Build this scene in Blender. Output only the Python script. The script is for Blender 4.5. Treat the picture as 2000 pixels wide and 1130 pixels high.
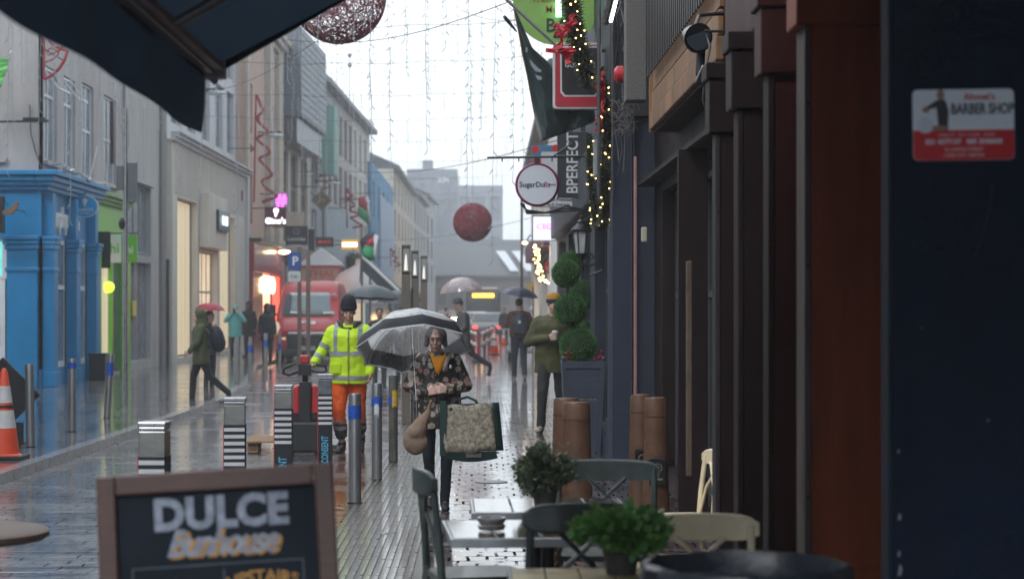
import bpy, bmesh, math, random
from math import sin, cos, pi, radians, atan2, sqrt
from mathutils import Vector, Matrix, Euler, noise
R = random.Random(7)
S = bpy.context.scene
for o in list(bpy.data.objects): bpy.data.objects.remove(o)

# ---------------------------------------------------------------- camera
F = 3900.0; HC = 1.72; VX = 940.0; VY = 600.0      # lens in photo pixels, eye height, vanishing point
cd = bpy.data.cameras.new('camera'); cam = bpy.data.objects.new('camera', cd); S.collection.objects.link(cam)
cam.location = (0, 0, HC); cam.rotation_euler = (radians(90), 0, 0)
cd.sensor_width = 36; cd.lens = 36 * F / 2000
cd.shift_x = (1000 - VX) / 2000; cd.shift_y = (VY - 565) / 2000
cd.clip_start = .1; cd.clip_end = 2000
cd.dof.use_dof = True; cd.dof.focus_distance = 17; cd.dof.aperture_fstop = 2.9
S.camera = cam

# ---------------------------------------------------------------- overcast sky and a very soft sun
w = bpy.data.worlds.new('World'); S.world = w; w.use_nodes = True
nt = w.node_tree; nt.nodes.clear()
sky = nt.nodes.new('ShaderNodeTexSky'); sky.sky_type = 'NISHITA'; sky.sun_disc = False
sky.sun_elevation = radians(42); sky.sun_rotation = radians(-30); sky.air_density = 1.5; sky.dust_density = 6
hsv = nt.nodes.new('ShaderNodeHueSaturation'); hsv.inputs['Saturation'].default_value = .4
mx = nt.nodes.new('ShaderNodeMix'); mx.data_type = 'RGBA'; mx.inputs[0].default_value = .72
nz = nt.nodes.new('ShaderNodeTexNoise'); nz.inputs['Scale'].default_value = 5; nz.inputs['Detail'].default_value = 5
tcw = nt.nodes.new('ShaderNodeTexCoord')
crw = nt.nodes.new('ShaderNodeValToRGB')
crw.color_ramp.elements[0].position = .3; crw.color_ramp.elements[0].color = (.64, .76, .88, 1)
crw.color_ramp.elements[1].position = .7; crw.color_ramp.elements[1].color = (.84, .94, 1, 1)
ml = nt.nodes.new('ShaderNodeMix'); ml.data_type = 'RGBA'; ml.blend_type = 'MULTIPLY'; ml.inputs[0].default_value = 1
ml.inputs[7].default_value = (8.5, 8.6, 8.8, 1)
bg = nt.nodes.new('ShaderNodeBackground'); bg.inputs[1].default_value = .132
wo = nt.nodes.new('ShaderNodeOutputWorld')
L = nt.links.new
L(sky.outputs[0], hsv.inputs['Color']); L(hsv.outputs[0], mx.inputs[6])
L(tcw.outputs['Generated'], nz.inputs['Vector']); L(nz.outputs[0], crw.inputs[0]); L(crw.outputs[0], ml.inputs[6])
L(ml.outputs[2], mx.inputs[7]); L(mx.outputs[2], bg.inputs[0]); L(bg.outputs[0], wo.inputs[0])
sl = bpy.data.lights.new('sun', 'SUN'); sl.energy = 1.1; sl.angle = radians(25); sl.color = (.97, .98, 1)
so = bpy.data.objects.new('sun', sl); S.collection.objects.link(so)
so.rotation_euler = (radians(48), 0, radians(-30))
S.view_settings.view_transform = 'Standard'; S.view_settings.look = 'None'; S.view_settings.exposure = .56
S.view_settings.gamma = 1
c = S.cycles
S.render.engine = 'CYCLES'
c.use_denoising = True
try: c.denoiser = 'OPENIMAGEDENOISE'
except Exception: pass
c.max_bounces = 6; c.diffuse_bounces = 2; c.glossy_bounces = 3; c.transmission_bounces = 4; c.transparent_max_bounces = 16
c.volume_bounces = 2; c.caustics_reflective = False; c.caustics_refractive = False
c.sample_clamp_indirect = 4; c.use_adaptive_sampling = True; c.adaptive_threshold = .02

# ---------------------------------------------------------------- helpers
def W(px, py, Y): return Vector(((px - VX) / F * Y, Y, HC - (py - VY) / F * Y))
def GY(py, z=0): return (HC - z) * F / (py - VY)
def G(px, py, z=0):
    Y = GY(py, z); return Vector(((px - VX) / F * Y, Y, z))

def T(name, label, cat, loc=(0, 0, 0), rz=0, group=None):
    o = bpy.data.objects.new(name, None); S.collection.objects.link(o)
    o.location = loc; o.rotation_euler = (0, 0, rz); o['label'] = label; o['category'] = cat
    o.empty_display_size = .1
    if group: o['group'] = group
    return o

class MB:
    def __init__(s, root=None):
        s.v = []; s.f = []; s.o = Vector(root.location) if root else Vector((0, 0, 0)); s.m = []; s.cm = 0
    def add(s, vs, fs):
        n = len(s.v); s.v += [Vector(a) - s.o for a in vs]; s.f += [tuple(n + i for i in f) for f in fs]; s.m += [s.cm] * len(fs); return s
    def box(s, c, d, rot=None):
        c = Vector(c); h = [x / 2 for x in d]
        vs = [Vector((x * h[0], y * h[1], z * h[2])) for x in (-1, 1) for y in (-1, 1) for z in (-1, 1)]
        if rot is not None:
            M = Euler(rot).to_matrix() if not isinstance(rot, Matrix) else rot
            vs = [M @ q for q in vs]
        return s.add([c + q for q in vs], [(0, 1, 3, 2), (4, 6, 7, 5), (0, 4, 5, 1), (2, 3, 7, 6), (0, 2, 6, 4), (1, 5, 7, 3)])
    def bb(s, x0, x1, y0, y1, z0, z1): return s.box(((x0 + x1) / 2, (y0 + y1) / 2, (z0 + z1) / 2), (abs(x1 - x0), abs(y1 - y0), abs(z1 - z0)))
    def cyl(s, p, q, r0, r1=None, n=12, cap=True, hemi=False):
        p = Vector(p); q = Vector(q); r1 = r0 if r1 is None else r1
        d = (q - p)
        if d.length < 1e-6: return s
        d.normalize(); a = d.orthogonal().normalized(); b = d.cross(a)
        rings = []
        if hemi:
            for k in (-85, -60, -30): rings.append((p + d * (r0 * sin(radians(k))), r0 * cos(radians(k))))
        rings += [(p, r0), (q, r1)]
        if hemi:
            for k in (30, 60, 85): rings.append((q + d * (r1 * sin(radians(k))), r1 * cos(radians(k))))
        vs = []; fs = []
        for c_, r in rings:
            vs += [c_ + a * (r * cos(2 * pi * i / n)) + b * (r * sin(2 * pi * i / n)) for i in range(n)]
        for k in range(len(rings) - 1):
            for i in range(n):
                j = (i + 1) % n; fs.append((k * n + i, k * n + j, k * n + n + j, k * n + n + i))
        if cap: fs += [tuple(range(n))[::-1], tuple(range(len(vs) - n, len(vs)))]
        return s.add(vs, fs)
    def cap(s, p, q, r0, r1=None, n=12): return s.cyl(p, q, r0, r1, n, True, True)
    def tube(s, pts, r, n=6, close=False):
        pts = [Vector(p) for p in pts]; N = len(pts); vs = []; fs = []; a = None
        for i, p in enumerate(pts):
            if close: d = pts[(i + 1) % N] - pts[i - 1]
            else: d = pts[min(i + 1, N - 1)] - pts[max(i - 1, 0)]
            if d.length < 1e-9: d = Vector((0, 0, 1))
            d.normalize()
            a = d.orthogonal().normalized() if a is None else (a - d * a.dot(d)).normalized()
            b = d.cross(a); rr = r[i] if isinstance(r, (list, tuple)) else r
            vs += [p + a * (rr * cos(2 * pi * k / n)) + b * (rr * sin(2 * pi * k / n)) for k in range(n)]
        for i in range(N if close else N - 1):
            i2 = (i + 1) % N
            for k in range(n):
                k2 = (k + 1) % n; fs.append((i * n + k, i * n + k2, i2 * n + k2, i2 * n + k))
        if not close: fs += [tuple(range(n))[::-1], tuple(range(len(vs) - n, len(vs)))]
        return s.add(vs, fs)
    def ball(s, c_, r, n=12, m=8, rot=None):
        c_ = Vector(c_); r = (r, r, r) if not isinstance(r, (tuple, list)) else r
        vs = []; fs = []
        M = Euler(rot).to_matrix() if rot else None
        for j in range(m + 1):
            t = pi * j / m
            for i in range(n):
                q = Vector((r[0] * sin(t) * cos(2 * pi * i / n), r[1] * sin(t) * sin(2 * pi * i / n), r[2] * cos(t)))
                vs.append(c_ + (M @ q if M else q))
        for j in range(m):
            for i in range(n):
                k = (i + 1) % n
                if j == 0: fs.append((i, n + i, n + k))
                elif j == m - 1: fs.append((j * n + i, j * n + n + i, j * n + k))
                else: fs.append((j * n + i, j * n + n + i, j * n + n + k, j * n + k))
        return s.add(vs, fs)
    def lathe(s, prof, c_=(0, 0, 0), n=24, cap=True, sx=1, sy=1):
        c_ = Vector(c_); vs = []; fs = []
        for r, z in prof: vs += [c_ + Vector((sx * r * cos(2 * pi * i / n), sy * r * sin(2 * pi * i / n), z)) for i in range(n)]
        for k in range(len(prof) - 1):
            for i in range(n):
                j = (i + 1) % n; fs.append((k * n + i, k * n + j, k * n + n + j, k * n + n + i))
        if cap: fs += [tuple(range(n))[::-1], tuple(range(len(vs) - n, len(vs)))]
        return s.add(vs, fs)
    def loft(s, rings, n=16):
        """rings: (centre, rx, ry) horizontal ellipses"""
        vs = []; fs = []
        for c_, rx, ry in rings:
            c_ = Vector(c_); vs += [c_ + Vector((rx * cos(2 * pi * i / n), ry * sin(2 * pi * i / n), 0)) for i in range(n)]
        for k in range(len(rings) - 1):
            for i in range(n):
                j = (i + 1) % n; fs.append((k * n + i, k * n + j, k * n + n + j, k * n + n + i))
        fs += [tuple(range(n))[::-1], tuple(range(len(vs) - n, len(vs)))]
        return s.add(vs, fs)
    def prism(s, poly, y0, y1):
        """poly in (x,z), extruded in y"""
        n = len(poly)
        vs = [(x, y0, z) for x, z in poly] + [(x, y1, z) for x, z in poly]
        fs = [tuple(range(n)), tuple(range(2 * n - 1, n - 1, -1))] + [(i, n + i, n + (i + 1) % n, (i + 1) % n) for i in range(n)]
        return s.add(vs, fs)
    def prismx(s, poly, x0, x1):
        """poly in (y,z), extruded in x"""
        n = len(poly)
        vs = [(x0, y, z) for y, z in poly] + [(x1, y, z) for y, z in poly]
        fs = [tuple(range(n))[::-1], tuple(range(n, 2 * n))] + [(i, (i + 1) % n, n + (i + 1) % n, n + i) for i in range(n)]
        return s.add(vs, fs)
    def quad(s, a, b, c_, d): return s.add([a, b, c_, d], [(0, 1, 2, 3)])
    def grid(s, P, close=False):
        """P: rows of points"""
        n = len(P[0]); vs = [p for r in P for p in r]; fs = []
        for j in range(len(P) - 1):
            for i in range(n - (0 if close else 1)):
                k = (i + 1) % n; fs.append((j * n + i, j * n + k, j * n + n + k, j * n + n + i))
        return s.add(vs, fs)

def part(mb, name, mat, parent=None, smooth=False, bevel=0, solid=0, sub=0, fix=True):
    me = bpy.data.meshes.new(name); me.from_pydata([tuple(v) for v in mb.v], [], mb.f)
    if fix:
        b = bmesh.new(); b.from_mesh(me); bmesh.ops.recalc_face_normals(b, faces=b.faces); b.to_mesh(me); b.free()
    for m in (mat if isinstance(mat, (list, tuple)) else [mat]): me.materials.append(m)
    if isinstance(mat, (list, tuple)):
        for p, k in zip(me.polygons, mb.m): p.material_index = k
    o = bpy.data.objects.new(name, me); S.collection.objects.link(o)
    if parent: o.parent = parent
    if smooth:
        for p in me.polygons: p.use_smooth = True
        try:
            me.set_sharp_from_angle(angle=radians(smooth if smooth is not True else 50))
        except Exception: pass
    if solid:
        m = o.modifiers.new('t', 'SOLIDIFY'); m.thickness = solid; m.offset = 0
    if sub:
        m = o.modifiers.new('s', 'SUBSURF'); m.levels = m.render_levels = sub
    if bevel:
        m = o.modifiers.new('b', 'BEVEL'); m.width = bevel; m.segments = 2; m.limit_method = 'ANGLE'
    return o

def thing(o, label, cat, group=None):
    o['label'] = label; o['category'] = cat
    if group: o['group'] = group
    return o
def struct(mb, name, mat, **k):
    o = part(mb, name, mat, **k); o['kind'] = 'structure'; return o
def stuff(o): o['kind'] = 'stuff'; return o

def baked(o):
    dg = bpy.context.evaluated_depsgraph_get(); dg.update()
    me = bpy.data.meshes.new_from_object(o.evaluated_get(dg))
    o.modifiers.clear(); o.data = me
    return o

def blob(mb, name, mat, parent, vox=.012, it=4, fold=0, fs=.12):
    o = part(mb, name, mat, None, fix=True)
    m = o.modifiers.new('r', 'REMESH'); m.mode = 'VOXEL'; m.voxel_size = vox
    m = o.modifiers.new('s', 'SMOOTH'); m.factor = .5; m.iterations = it
    if fold:
        tx = bpy.data.textures.new('folds', 'CLOUDS'); tx.noise_scale = fs; tx.noise_depth = 2
        m = o.modifiers.new('d', 'DISPLACE'); m.texture = tx; m.strength = fold; m.mid_level = .5
    baked(o)
    for p in o.data.polygons: p.use_smooth = True
    if parent: o.parent = parent
    return o

def text(s, size, mat, parent, loc, name='lettering', rot=(90, 0, 0), bold=0, ext=.004, shear=0, sx=1, align='CENTER', space=1, curve=0):
    cu = bpy.data.curves.new(name, 'FONT'); cu.body = s; cu.size = size; cu.align_x = align; cu.align_y = 'CENTER'
    cu.extrude = ext; cu.offset = bold * size; cu.shear = shear; cu.space_character = space; cu.resolution_u = 3
    o = bpy.data.objects.new(name, cu); S.collection.objects.link(o)
    dg = bpy.context.evaluated_depsgraph_get(); me = bpy.data.meshes.new_from_object(o.evaluated_get(dg))
    bpy.data.objects.remove(o); bpy.data.curves.remove(cu)
    for v in me.vertices:
        v.co.x *= sx
        if curve: v.co.y -= v.co.x * v.co.x * curve
    me.name = name; me.materials.clear(); me.materials.append(mat)
    o = bpy.data.objects.new(name, me); S.collection.objects.link(o)
    o.parent = parent; o.location = loc; o.rotation_euler = [radians(a) for a in rot]
    return o

def copy(o, parent=None):
    c_ = o.copy(); S.collection.objects.link(c_); c_.parent = parent
    for ch in list(o.children): copy(ch, c_)
    return c_
def dup(o, loc, rz, label):
    c_ = copy(o); c_.location = loc; c_.rotation_euler = (0, 0, rz); c_['label'] = label; return c_

# ---------------------------------------------------------------- materials
MC = {}
def mat(name, col, rough=.5, var=.15, scale=6, bump=0, bs=60, metal=0, coat=0, emit=None, es=0, drip=0, spec=.5, sheen=0, dist=.01):
    if name in MC: return MC[name]
    m = bpy.data.materials.new(name); m.use_nodes = True; t = m.node_tree; n = t.nodes; l = t.links.new
    b = n['Principled BSDF']; b.inputs['Roughness'].default_value = rough; b.inputs['Metallic'].default_value = metal
    b.inputs['Specular IOR Level'].default_value = spec
    if coat: b.inputs['Coat Weight'].default_value = coat; b.inputs['Coat Roughness'].default_value = .08
    if sheen: b.inputs['Sheen Weight'].default_value = sheen
    tc = n.new('ShaderNodeTexCoord')
    nz = n.new('ShaderNodeTexNoise'); nz.inputs['Scale'].default_value = scale; nz.inputs['Detail'].default_value = 7; nz.inputs['Roughness'].default_value = .65
    if drip:
        mp = n.new('ShaderNodeMapping'); mp.inputs['Scale'].default_value = (1, 1, drip); l(tc.outputs['Object'], mp.inputs[0]); l(mp.outputs[0], nz.inputs['Vector'])
    else: l(tc.outputs['Object'], nz.inputs['Vector'])
    cr = n.new('ShaderNodeValToRGB'); e = cr.color_ramp.elements
    e[0].position = .3; e[1].position = .7
    e[0].color = (*[max(0, x * (1 - var)) for x in col], 1); e[1].color = (*[min(1, x * (1 + var)) for x in col], 1)
    l(nz.outputs[0], cr.inputs[0]); l(cr.outputs[0], b.inputs['Base Color'])
    mr = n.new('ShaderNodeMapRange'); mr.inputs[3].default_value = max(.02, rough * .75); mr.inputs[4].default_value = min(1, rough * 1.25)
    l(nz.outputs[0], mr.inputs[0]); l(mr.outputs[0], b.inputs['Roughness'])
    if bump:
        n2 = n.new('ShaderNodeTexNoise'); n2.inputs['Scale'].default_value = bs; n2.inputs['Detail'].default_value = 4
        l(tc.outputs['Object'], n2.inputs['Vector'])
        bp = n.new('ShaderNodeBump'); bp.inputs['Strength'].default_value = bump; bp.inputs['Distance'].default_value = dist
        l(n2.outputs[0], bp.inputs['Height']); l(bp.outputs[0], b.inputs['Normal'])
    if emit:
        b.inputs['Emission Color'].default_value = (*emit, 1); b.inputs['Emission Strength'].default_value = es
    MC[name] = m; return m

def glassy(name, col, alpha, rough=.05):
    """thin clear sheet: mostly transparent with a glossy skin"""
    if name in MC: return MC[name]
    m = bpy.data.materials.new(name); m.use_nodes = True; t = m.node_tree; n = t.nodes; l = t.links.new
    n.remove(n['Principled BSDF']); df = n.new('ShaderNodeBsdfDiffuse'); df.inputs[0].default_value = (*col, 1); tl_ = n.new('ShaderNodeBsdfTranslucent'); tl_.inputs[0].default_value = (*col, 1)
    gs_ = n.new('ShaderNodeBsdfGlossy'); gs_.inputs['Roughness'].default_value = rough; m1 = n.new('ShaderNodeMixShader'); l(df.outputs[0], m1.inputs[1]); l(tl_.outputs[0], m1.inputs[2]); m1.inputs[0].default_value = .55
    b = n.new('ShaderNodeMixShader'); b.inputs[0].default_value = .3; l(m1.outputs[0], b.inputs[1]); l(gs_.outputs[0], b.inputs[2])
    tr = n.new('ShaderNodeBsdfTransparent'); tr.inputs[0].default_value = (.96, .97, .98, 1)
    fr = n.new('ShaderNodeFresnel'); fr.inputs[0].default_value = 1.45
    ma = n.new('ShaderNodeMath'); ma.operation = 'ADD'; ma.use_clamp = True
    tc = n.new('ShaderNodeTexCoord'); nz = n.new('ShaderNodeTexNoise'); nz.inputs['Scale'].default_value = 160; nz.inputs['Detail'].default_value = 2
    l(tc.outputs['Object'], nz.inputs['Vector'])
    cr = n.new('ShaderNodeMapRange'); cr.inputs[1].default_value = .56; cr.inputs[2].default_value = .66; cr.inputs[3].default_value = alpha; cr.inputs[4].default_value = min(1, alpha + .3)
    l(nz.outputs[0], cr.inputs[0]); l(fr.outputs[0], ma.inputs[0]); l(cr.outputs[0], ma.inputs[1])
    mxs = n.new('ShaderNodeMixShader'); l(ma.outputs[0], mxs.inputs[0]); l(tr.outputs[0], mxs.inputs[1]); l(b.outputs[0], mxs.inputs[2])
    l(mxs.outputs[0], n['Material Output'].inputs[0]); MC[name] = m; return m

def brickmat(name, c1, c2, mortar, bw, bh, rough=.12, mort=.01, bump=.5, wet=.5, rot=0, offs=.5, undul=.25, base=1, ripple=2.0):
    """wet paving: bricks laid in world xy, puddled gloss between rough parts"""
    m = bpy.data.materials.new(name); m.use_nodes = True; t = m.node_tree; n = t.nodes; l = t.links.new
    b = n['Principled BSDF']; tc = n.new('ShaderNodeTexCoord'); mp = n.new('ShaderNodeMapping')
    mp.inputs['Rotation'].default_value = (0, 0, rot); l(tc.outputs['Object'], mp.inputs[0])
    br = n.new('ShaderNodeTexBrick'); br.inputs['Scale'].default_value = 1; br.inputs['Brick Width'].default_value = bw; br.inputs['Row Height'].default_value = bh
    br.inputs['Mortar Size'].default_value = mort; br.inputs['Mortar Smooth'].default_value = .3; br.offset = offs
    br.inputs['Color1'].default_value = (*c1, 1); br.inputs['Color2'].default_value = (*c2, 1); br.inputs['Mortar'].default_value = (*mortar, 1); br.inputs['Bias'].default_value = -.1
    nw = n.new('ShaderNodeTexNoise'); nw.inputs['Scale'].default_value = 3.5; nw.inputs['Detail'].default_value = 2; l(tc.outputs['Object'], nw.inputs['Vector'])
    wv = n.new('ShaderNodeVectorMath'); wv.operation = 'MULTIPLY_ADD'; wv.inputs[1].default_value = (.05, .05, 0); l(nw.outputs['Color'], wv.inputs[0]); l(mp.outputs[0], wv.inputs[2]); l(wv.outputs[0], br.inputs['Vector'])
    nz = n.new('ShaderNodeTexNoise'); nz.inputs['Scale'].default_value = .9; nz.inputs['Detail'].default_value = 6; l(tc.outputs['Object'], nz.inputs['Vector'])
    mx_ = n.new('ShaderNodeMix'); mx_.data_type = 'RGBA'; mx_.blend_type = 'MULTIPLY'; mx_.inputs[0].default_value = .7
    cr = n.new('ShaderNodeValToRGB'); cr.color_ramp.elements[0].position = .3; cr.color_ramp.elements[1].position = .7
    cr.color_ramp.elements[0].color = (.45, .45, .47, 1); cr.color_ramp.elements[1].color = (1.25, 1.2, 1.2, 1)
    l(nz.outputs[0], cr.inputs[0]); l(br.outputs['Color'], mx_.inputs[6]); l(cr.outputs[0], mx_.inputs[7]); l(mx_.outputs[2], b.inputs['Base Color'])
    n2 = n.new('ShaderNodeTexNoise'); n2.inputs['Scale'].default_value = 1.3; n2.inputs['Detail'].default_value = 5; l(tc.outputs['Object'], n2.inputs['Vector'])
    mr = n.new('ShaderNodeMapRange'); mr.inputs[1].default_value = .38; mr.inputs[2].default_value = .62; mr.inputs[3].default_value = rough * .5; mr.inputs[4].default_value = rough * 2.0
    l(n2.outputs[0], mr.inputs[0]); l(mr.outputs[0], b.inputs['Roughness'])
    # height: joints down, per-brick tilt, ripples
    inv = n.new('ShaderNodeMath'); inv.operation = 'MULTIPLY'; inv.inputs[1].default_value = -1; l(br.outputs['Fac'], inv.inputs[0])
    n3 = n.new('ShaderNodeTexNoise'); n3.inputs['Scale'].default_value = 9; n3.inputs['Detail'].default_value = 3; l(tc.outputs['Object'], n3.inputs['Vector'])
    ad = n.new('ShaderNodeMath'); ad.operation = 'MULTIPLY_ADD'; ad.inputs[1].default_value = undul; l(n3.outputs[0], ad.inputs[0]); l(inv.outputs[0], ad.inputs[2])
    mp4 = n.new('ShaderNodeMapping'); mp4.inputs['Scale'].default_value = (.7, 5, 1); l(tc.outputs['Object'], mp4.inputs[0])
    n4 = n.new('ShaderNodeTexNoise'); n4.inputs['Scale'].default_value = 1.0; n4.inputs['Detail'].default_value = 5; n4.inputs['Roughness'].default_value = .6; l(mp4.outputs[0], n4.inputs['Vector'])
    ad4 = n.new('ShaderNodeMath'); ad4.operation = 'MULTIPLY_ADD'; ad4.inputs[1].default_value = ripple; l(n4.outputs[0], ad4.inputs[0]); l(ad.outputs[0], ad4.inputs[2]); ad = ad4
    # joints: part of them drowned by the water film, the rest matt and dark
    n5 = n.new('ShaderNodeTexNoise'); n5.inputs['Scale'].default_value = 3.1; n5.inputs['Detail'].default_value = 2; l(tc.outputs['Object'], n5.inputs['Vector'])
    g5 = n.new('ShaderNodeMapRange'); g5.inputs[1].default_value = .42; g5.inputs[2].default_value = .56; l(n5.outputs[0], g5.inputs[0])
    j5 = n.new('ShaderNodeMath'); j5.operation = 'MULTIPLY'; l(g5.outputs[0], j5.inputs[0]); l(br.outputs['Fac'], j5.inputs[1])
    cw = n.new('ShaderNodeMapRange'); cw.inputs[3].default_value = wet; cw.inputs[4].default_value = 0; l(j5.outputs[0], cw.inputs[0]); l(cw.outputs[0], b.inputs['Coat Weight'])
    sp5 = n.new('ShaderNodeMapRange'); sp5.inputs[3].default_value = .5; sp5.inputs[4].default_value = .0; l(j5.outputs[0], sp5.inputs[0]); l(sp5.outputs[0], b.inputs['Specular IOR Level'])
    bp = n.new('ShaderNodeBump'); bp.inputs['Strength'].default_value = bump; bp.inputs['Distance'].default_value = .004
    l(ad.outputs[0], bp.inputs['Height']); l(bp.outputs[0], b.inputs['Normal'])
    b.inputs['Coat Roughness'].default_value = .08
    return m

black = mat('black_paint', (.012, .012, .014), .35, .2, 10)
rubber = mat('rubber', (.02, .02, .02), .6, .2, 20)
steel = mat('brushed_steel', (.42, .42, .43), .28, .2, 14, metal=.9, drip=.15)
steeld = mat('dark_steel', (.12, .12, .12), .35, .2, 14, metal=.7)
white = mat('white_paint', (.75, .75, .74), .4, .06, 5)
wire_m = mat('cable', (.03, .03, .035), .6, .1)
led_m = mat('clear_wire', (.30, .31, .34), .4, .1)
ledtip = mat('clear_led', (.85, .87, .9), .15, .05)
glass = mat('window_glass', (.05, .06, .075), .06, .3, 1.2, spec=.9)
glassg = mat('pale_glass', (.15, .18, .21), .22, .35, .8, spec=.8)
glow_w = mat('warm_light', (1, .85, .6), .5, .02, emit=(1, .72, .38), es=9)
glow_c = mat('cool_light', (1, 1, 1), .5, .02, emit=(.9, .95, 1), es=4)
bulb_m = mat('fairy_bulb', (1, .8, .4), .5, .02, emit=(1, .62, .16), es=14)
# ================================================================ GROUND
m_road = brickmat('wet_setts_road', (.12, .13, .15), (.075, .085, .10), (.03, .03, .035), .24, .16, rough=.15, mort=.007, bump=.9, wet=.35, undul=1.6, ripple=9)
m_red = brickmat('wet_red_brick', (.14, .055, .045), (.09, .04, .035), (.03, .02, .02), .2, .1, rough=.17, mort=.008, bump=.6, wet=.5, undul=1, ripple=5)
m_pav = brickmat('wet_brown_brick', (.17, .13, .13), (.11, .085, .085), (.014, .012, .012), .13, .26, rough=.22, mort=.013, bump=1, wet=1, undul=1.2, ripple=12)
m_flag = brickmat('wet_flagstones', (.17, .165, .165), (.12, .12, .12), (.05, .05, .05), .6, .4, rough=.13, mort=.012, bump=.6, wet=.6, undul=1.2, ripple=5)
m_kerb = mat('granite_kerb', (.24, .24, .25), .25, .35, 9, .4, 50, coat=.4)
m_tact = mat('tactile_rib', (.13, .10, .095), .28, .6, 5, .5, 30, coat=.5)
m_tactb = mat('tactile_bed', (.05, .045, .035), .35, .7, 5, .8, 25, coat=.3)
m_gr = mat('wet_asphalt', (.05, .052, .058), .25, .25, 2, .4, 30, coat=.3)
struct(MB().quad((-300, -40, -.04), (300, -40, -.04), (300, 700, -.04), (-300, 700, -.04)), 'ground', m_gr)
KL = [(-4.75, 2), (-4.7, 18), (-4.62, 26), (-4.6, 35), (-5.0, 43), (-6.3, 56), (-6.6, 75), (-6.2, 110), (-5.6, 160), (-4.8, 300)]
mb = MB(); mb.grid([[(x + .02, y, 0), (-1.85 if y < 60 else -1.5, y, 0)] for x, y in KL]); struct(mb, 'road', m_road)
mb = MB(); mb.grid([[(-19, y, .1), (x - .15, y, .1)] for x, y in KL]); struct(mb, 'left_pavement', m_flag)
mb = MB()
for (x, y), (x2, y2) in zip(KL, KL[1:]):
    n = max(1, int((y2 - y) / 1.0)) if y < 60 else 4
    for i in range(n):
        a = (x + (x2 - x) * i / n, y + (y2 - y) * i / n); b = (x + (x2 - x) * (i + 1) / n, y + (y2 - y) * (i + 1) / n - .012)
        vs = [(a[0] - .15, a[1], -.03), (a[0] + .02, a[1], -.03), (a[0] + .01, a[1], .104), (a[0] - .15, a[1], .104),
              (b[0] - .15, b[1], -.03), (b[0] + .02, b[1], -.03), (b[0] + .01, b[1], .104), (b[0] - .15, b[1], .104)]
        mb.add(vs, [(0, 1, 2, 3), (4, 7, 6, 5), (1, 5, 6, 2), (3, 2, 6, 7), (0, 3, 7, 4)])
struct(mb, 'kerb', m_kerb)
mb = MB(); mb.quad((-1.85, 2, .004), (-1.12, 2, .004), (-1.12, 60, .004), (-1.85, 60, .004)); struct(mb, 'red_brick_strip', m_red)
mb = MB(); mb.quad((-1.12, 2, .002), (-.38, 2, .002), (-.38, 60, .002), (-1.12, 60, .002)); struct(mb, 'tactile_strip_bed', m_tactb)
mb = MB()
for i in range(13):
    x = -1.09 + i * .052; y = 4
    while y < 60:
        l_ = .398 if y < 30 else 1.6
        mb.bb(x, x + .021, y, y + l_ - .014, .002, .013 + R.uniform(-.002, .002)); y += l_
struct(mb, 'tactile_paving', m_tact)
mb = MB(); mb.quad((-.38, 2, .008), (9, 2, .008), (9, 60, .008), (-.38, 60, .008)); mb.quad((-1.5, 60, .008), (9, 60, .008), (9, 300, .008), (-1.5, 300, .008)); struct(mb, 'right_pavement', m_pav)
# small round grate lids
for i, (px, py, r) in enumerate([(960, 942, .16), (860, 1066, .10)]):
    p = G(px, py); mb = MB(); mb.cyl((p.x, p.y, .008), (p.x, p.y, .014), r, n=20)
    struct(mb, 'drain_cover', steeld)

# haze of drizzle
hz = bpy.data.materials.new('drizzle_haze'); hz.use_nodes = True; t_ = hz.node_tree; t_.nodes.clear()
pv = t_.nodes.new('ShaderNodeVolumePrincipled'); pv.inputs['Density'].default_value = .0014; pv.inputs['Color'].default_value = (.97, .985, 1, 1); pv.inputs['Anisotropy'].default_value = .1
oo = t_.nodes.new('ShaderNodeOutputMaterial'); t_.links.new(pv.outputs[0], oo.inputs['Volume'])
hb = MB(); hb.bb(-120, 120, -45, 420, -1.1, 30); stuff(part(hb, 'haze', hz))

# ================================================================ BUILDINGS
def building(name, label, A, B, H, wall, holes=(), back=9, rec=.22, z0=0, roof=None, cat='building', group=None):
    A = Vector((*A, 0)); B = Vector((*B, 0)); d = B - A; Lg = d.length; th = atan2(d.y, d.x)
    r = T(name, label, cat, A, th, group)
    xs = sorted({0, Lg} | {h[0] for h in holes} | {h[1] for h in holes}); zs = sorted({z0, H} | {h[2] for h in holes} | {h[3] for h in holes})
    mb = MB()
    for i in range(len(xs) - 1):
        for j in range(len(zs) - 1):
            cx = (xs[i] + xs[i + 1]) / 2; cz = (zs[j] + zs[j + 1]) / 2
            if any(h[0] < cx < h[1] and h[2] < cz < h[3] for h in holes): continue
            mb.quad((xs[i], 0, zs[j]), (xs[i + 1], 0, zs[j]), (xs[i + 1], 0, zs[j + 1]), (xs[i], 0, zs[j + 1]))
    for a, b, c_, e in [h[:4] for h in holes]:
        mb.quad((a, 0, c_), (a, rec, c_), (a, rec, e), (a, 0, e)); mb.quad((b, 0, c_), (b, rec, c_), (b, rec, e), (b, 0, e))
        mb.quad((a, 0, e), (b, 0, e), (b, rec, e), (a, rec, e)); mb.quad((a, 0, c_), (b, 0, c_), (b, rec, c_), (a, rec, c_))
    mb.quad((0, 0, z0), (0, back, z0), (0, back, H), (0, 0, H)); mb.quad((Lg, 0, z0), (Lg, back, z0), (Lg, back, H), (Lg, 0, H))
    mb.quad((0, 0, H), (Lg, 0, H), (Lg, back, H), (0, back, H)); mb.quad((0, back, z0), (Lg, back, z0), (Lg, back, H), (0, back, H))
    part(mb, 'wall', wall, r)
    for h in holes:
        st = h[4] if len(h) > 4 else 'sash'
        window(r, h[0], h[1], h[2], h[3], rec, st)
    return r, Lg

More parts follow.
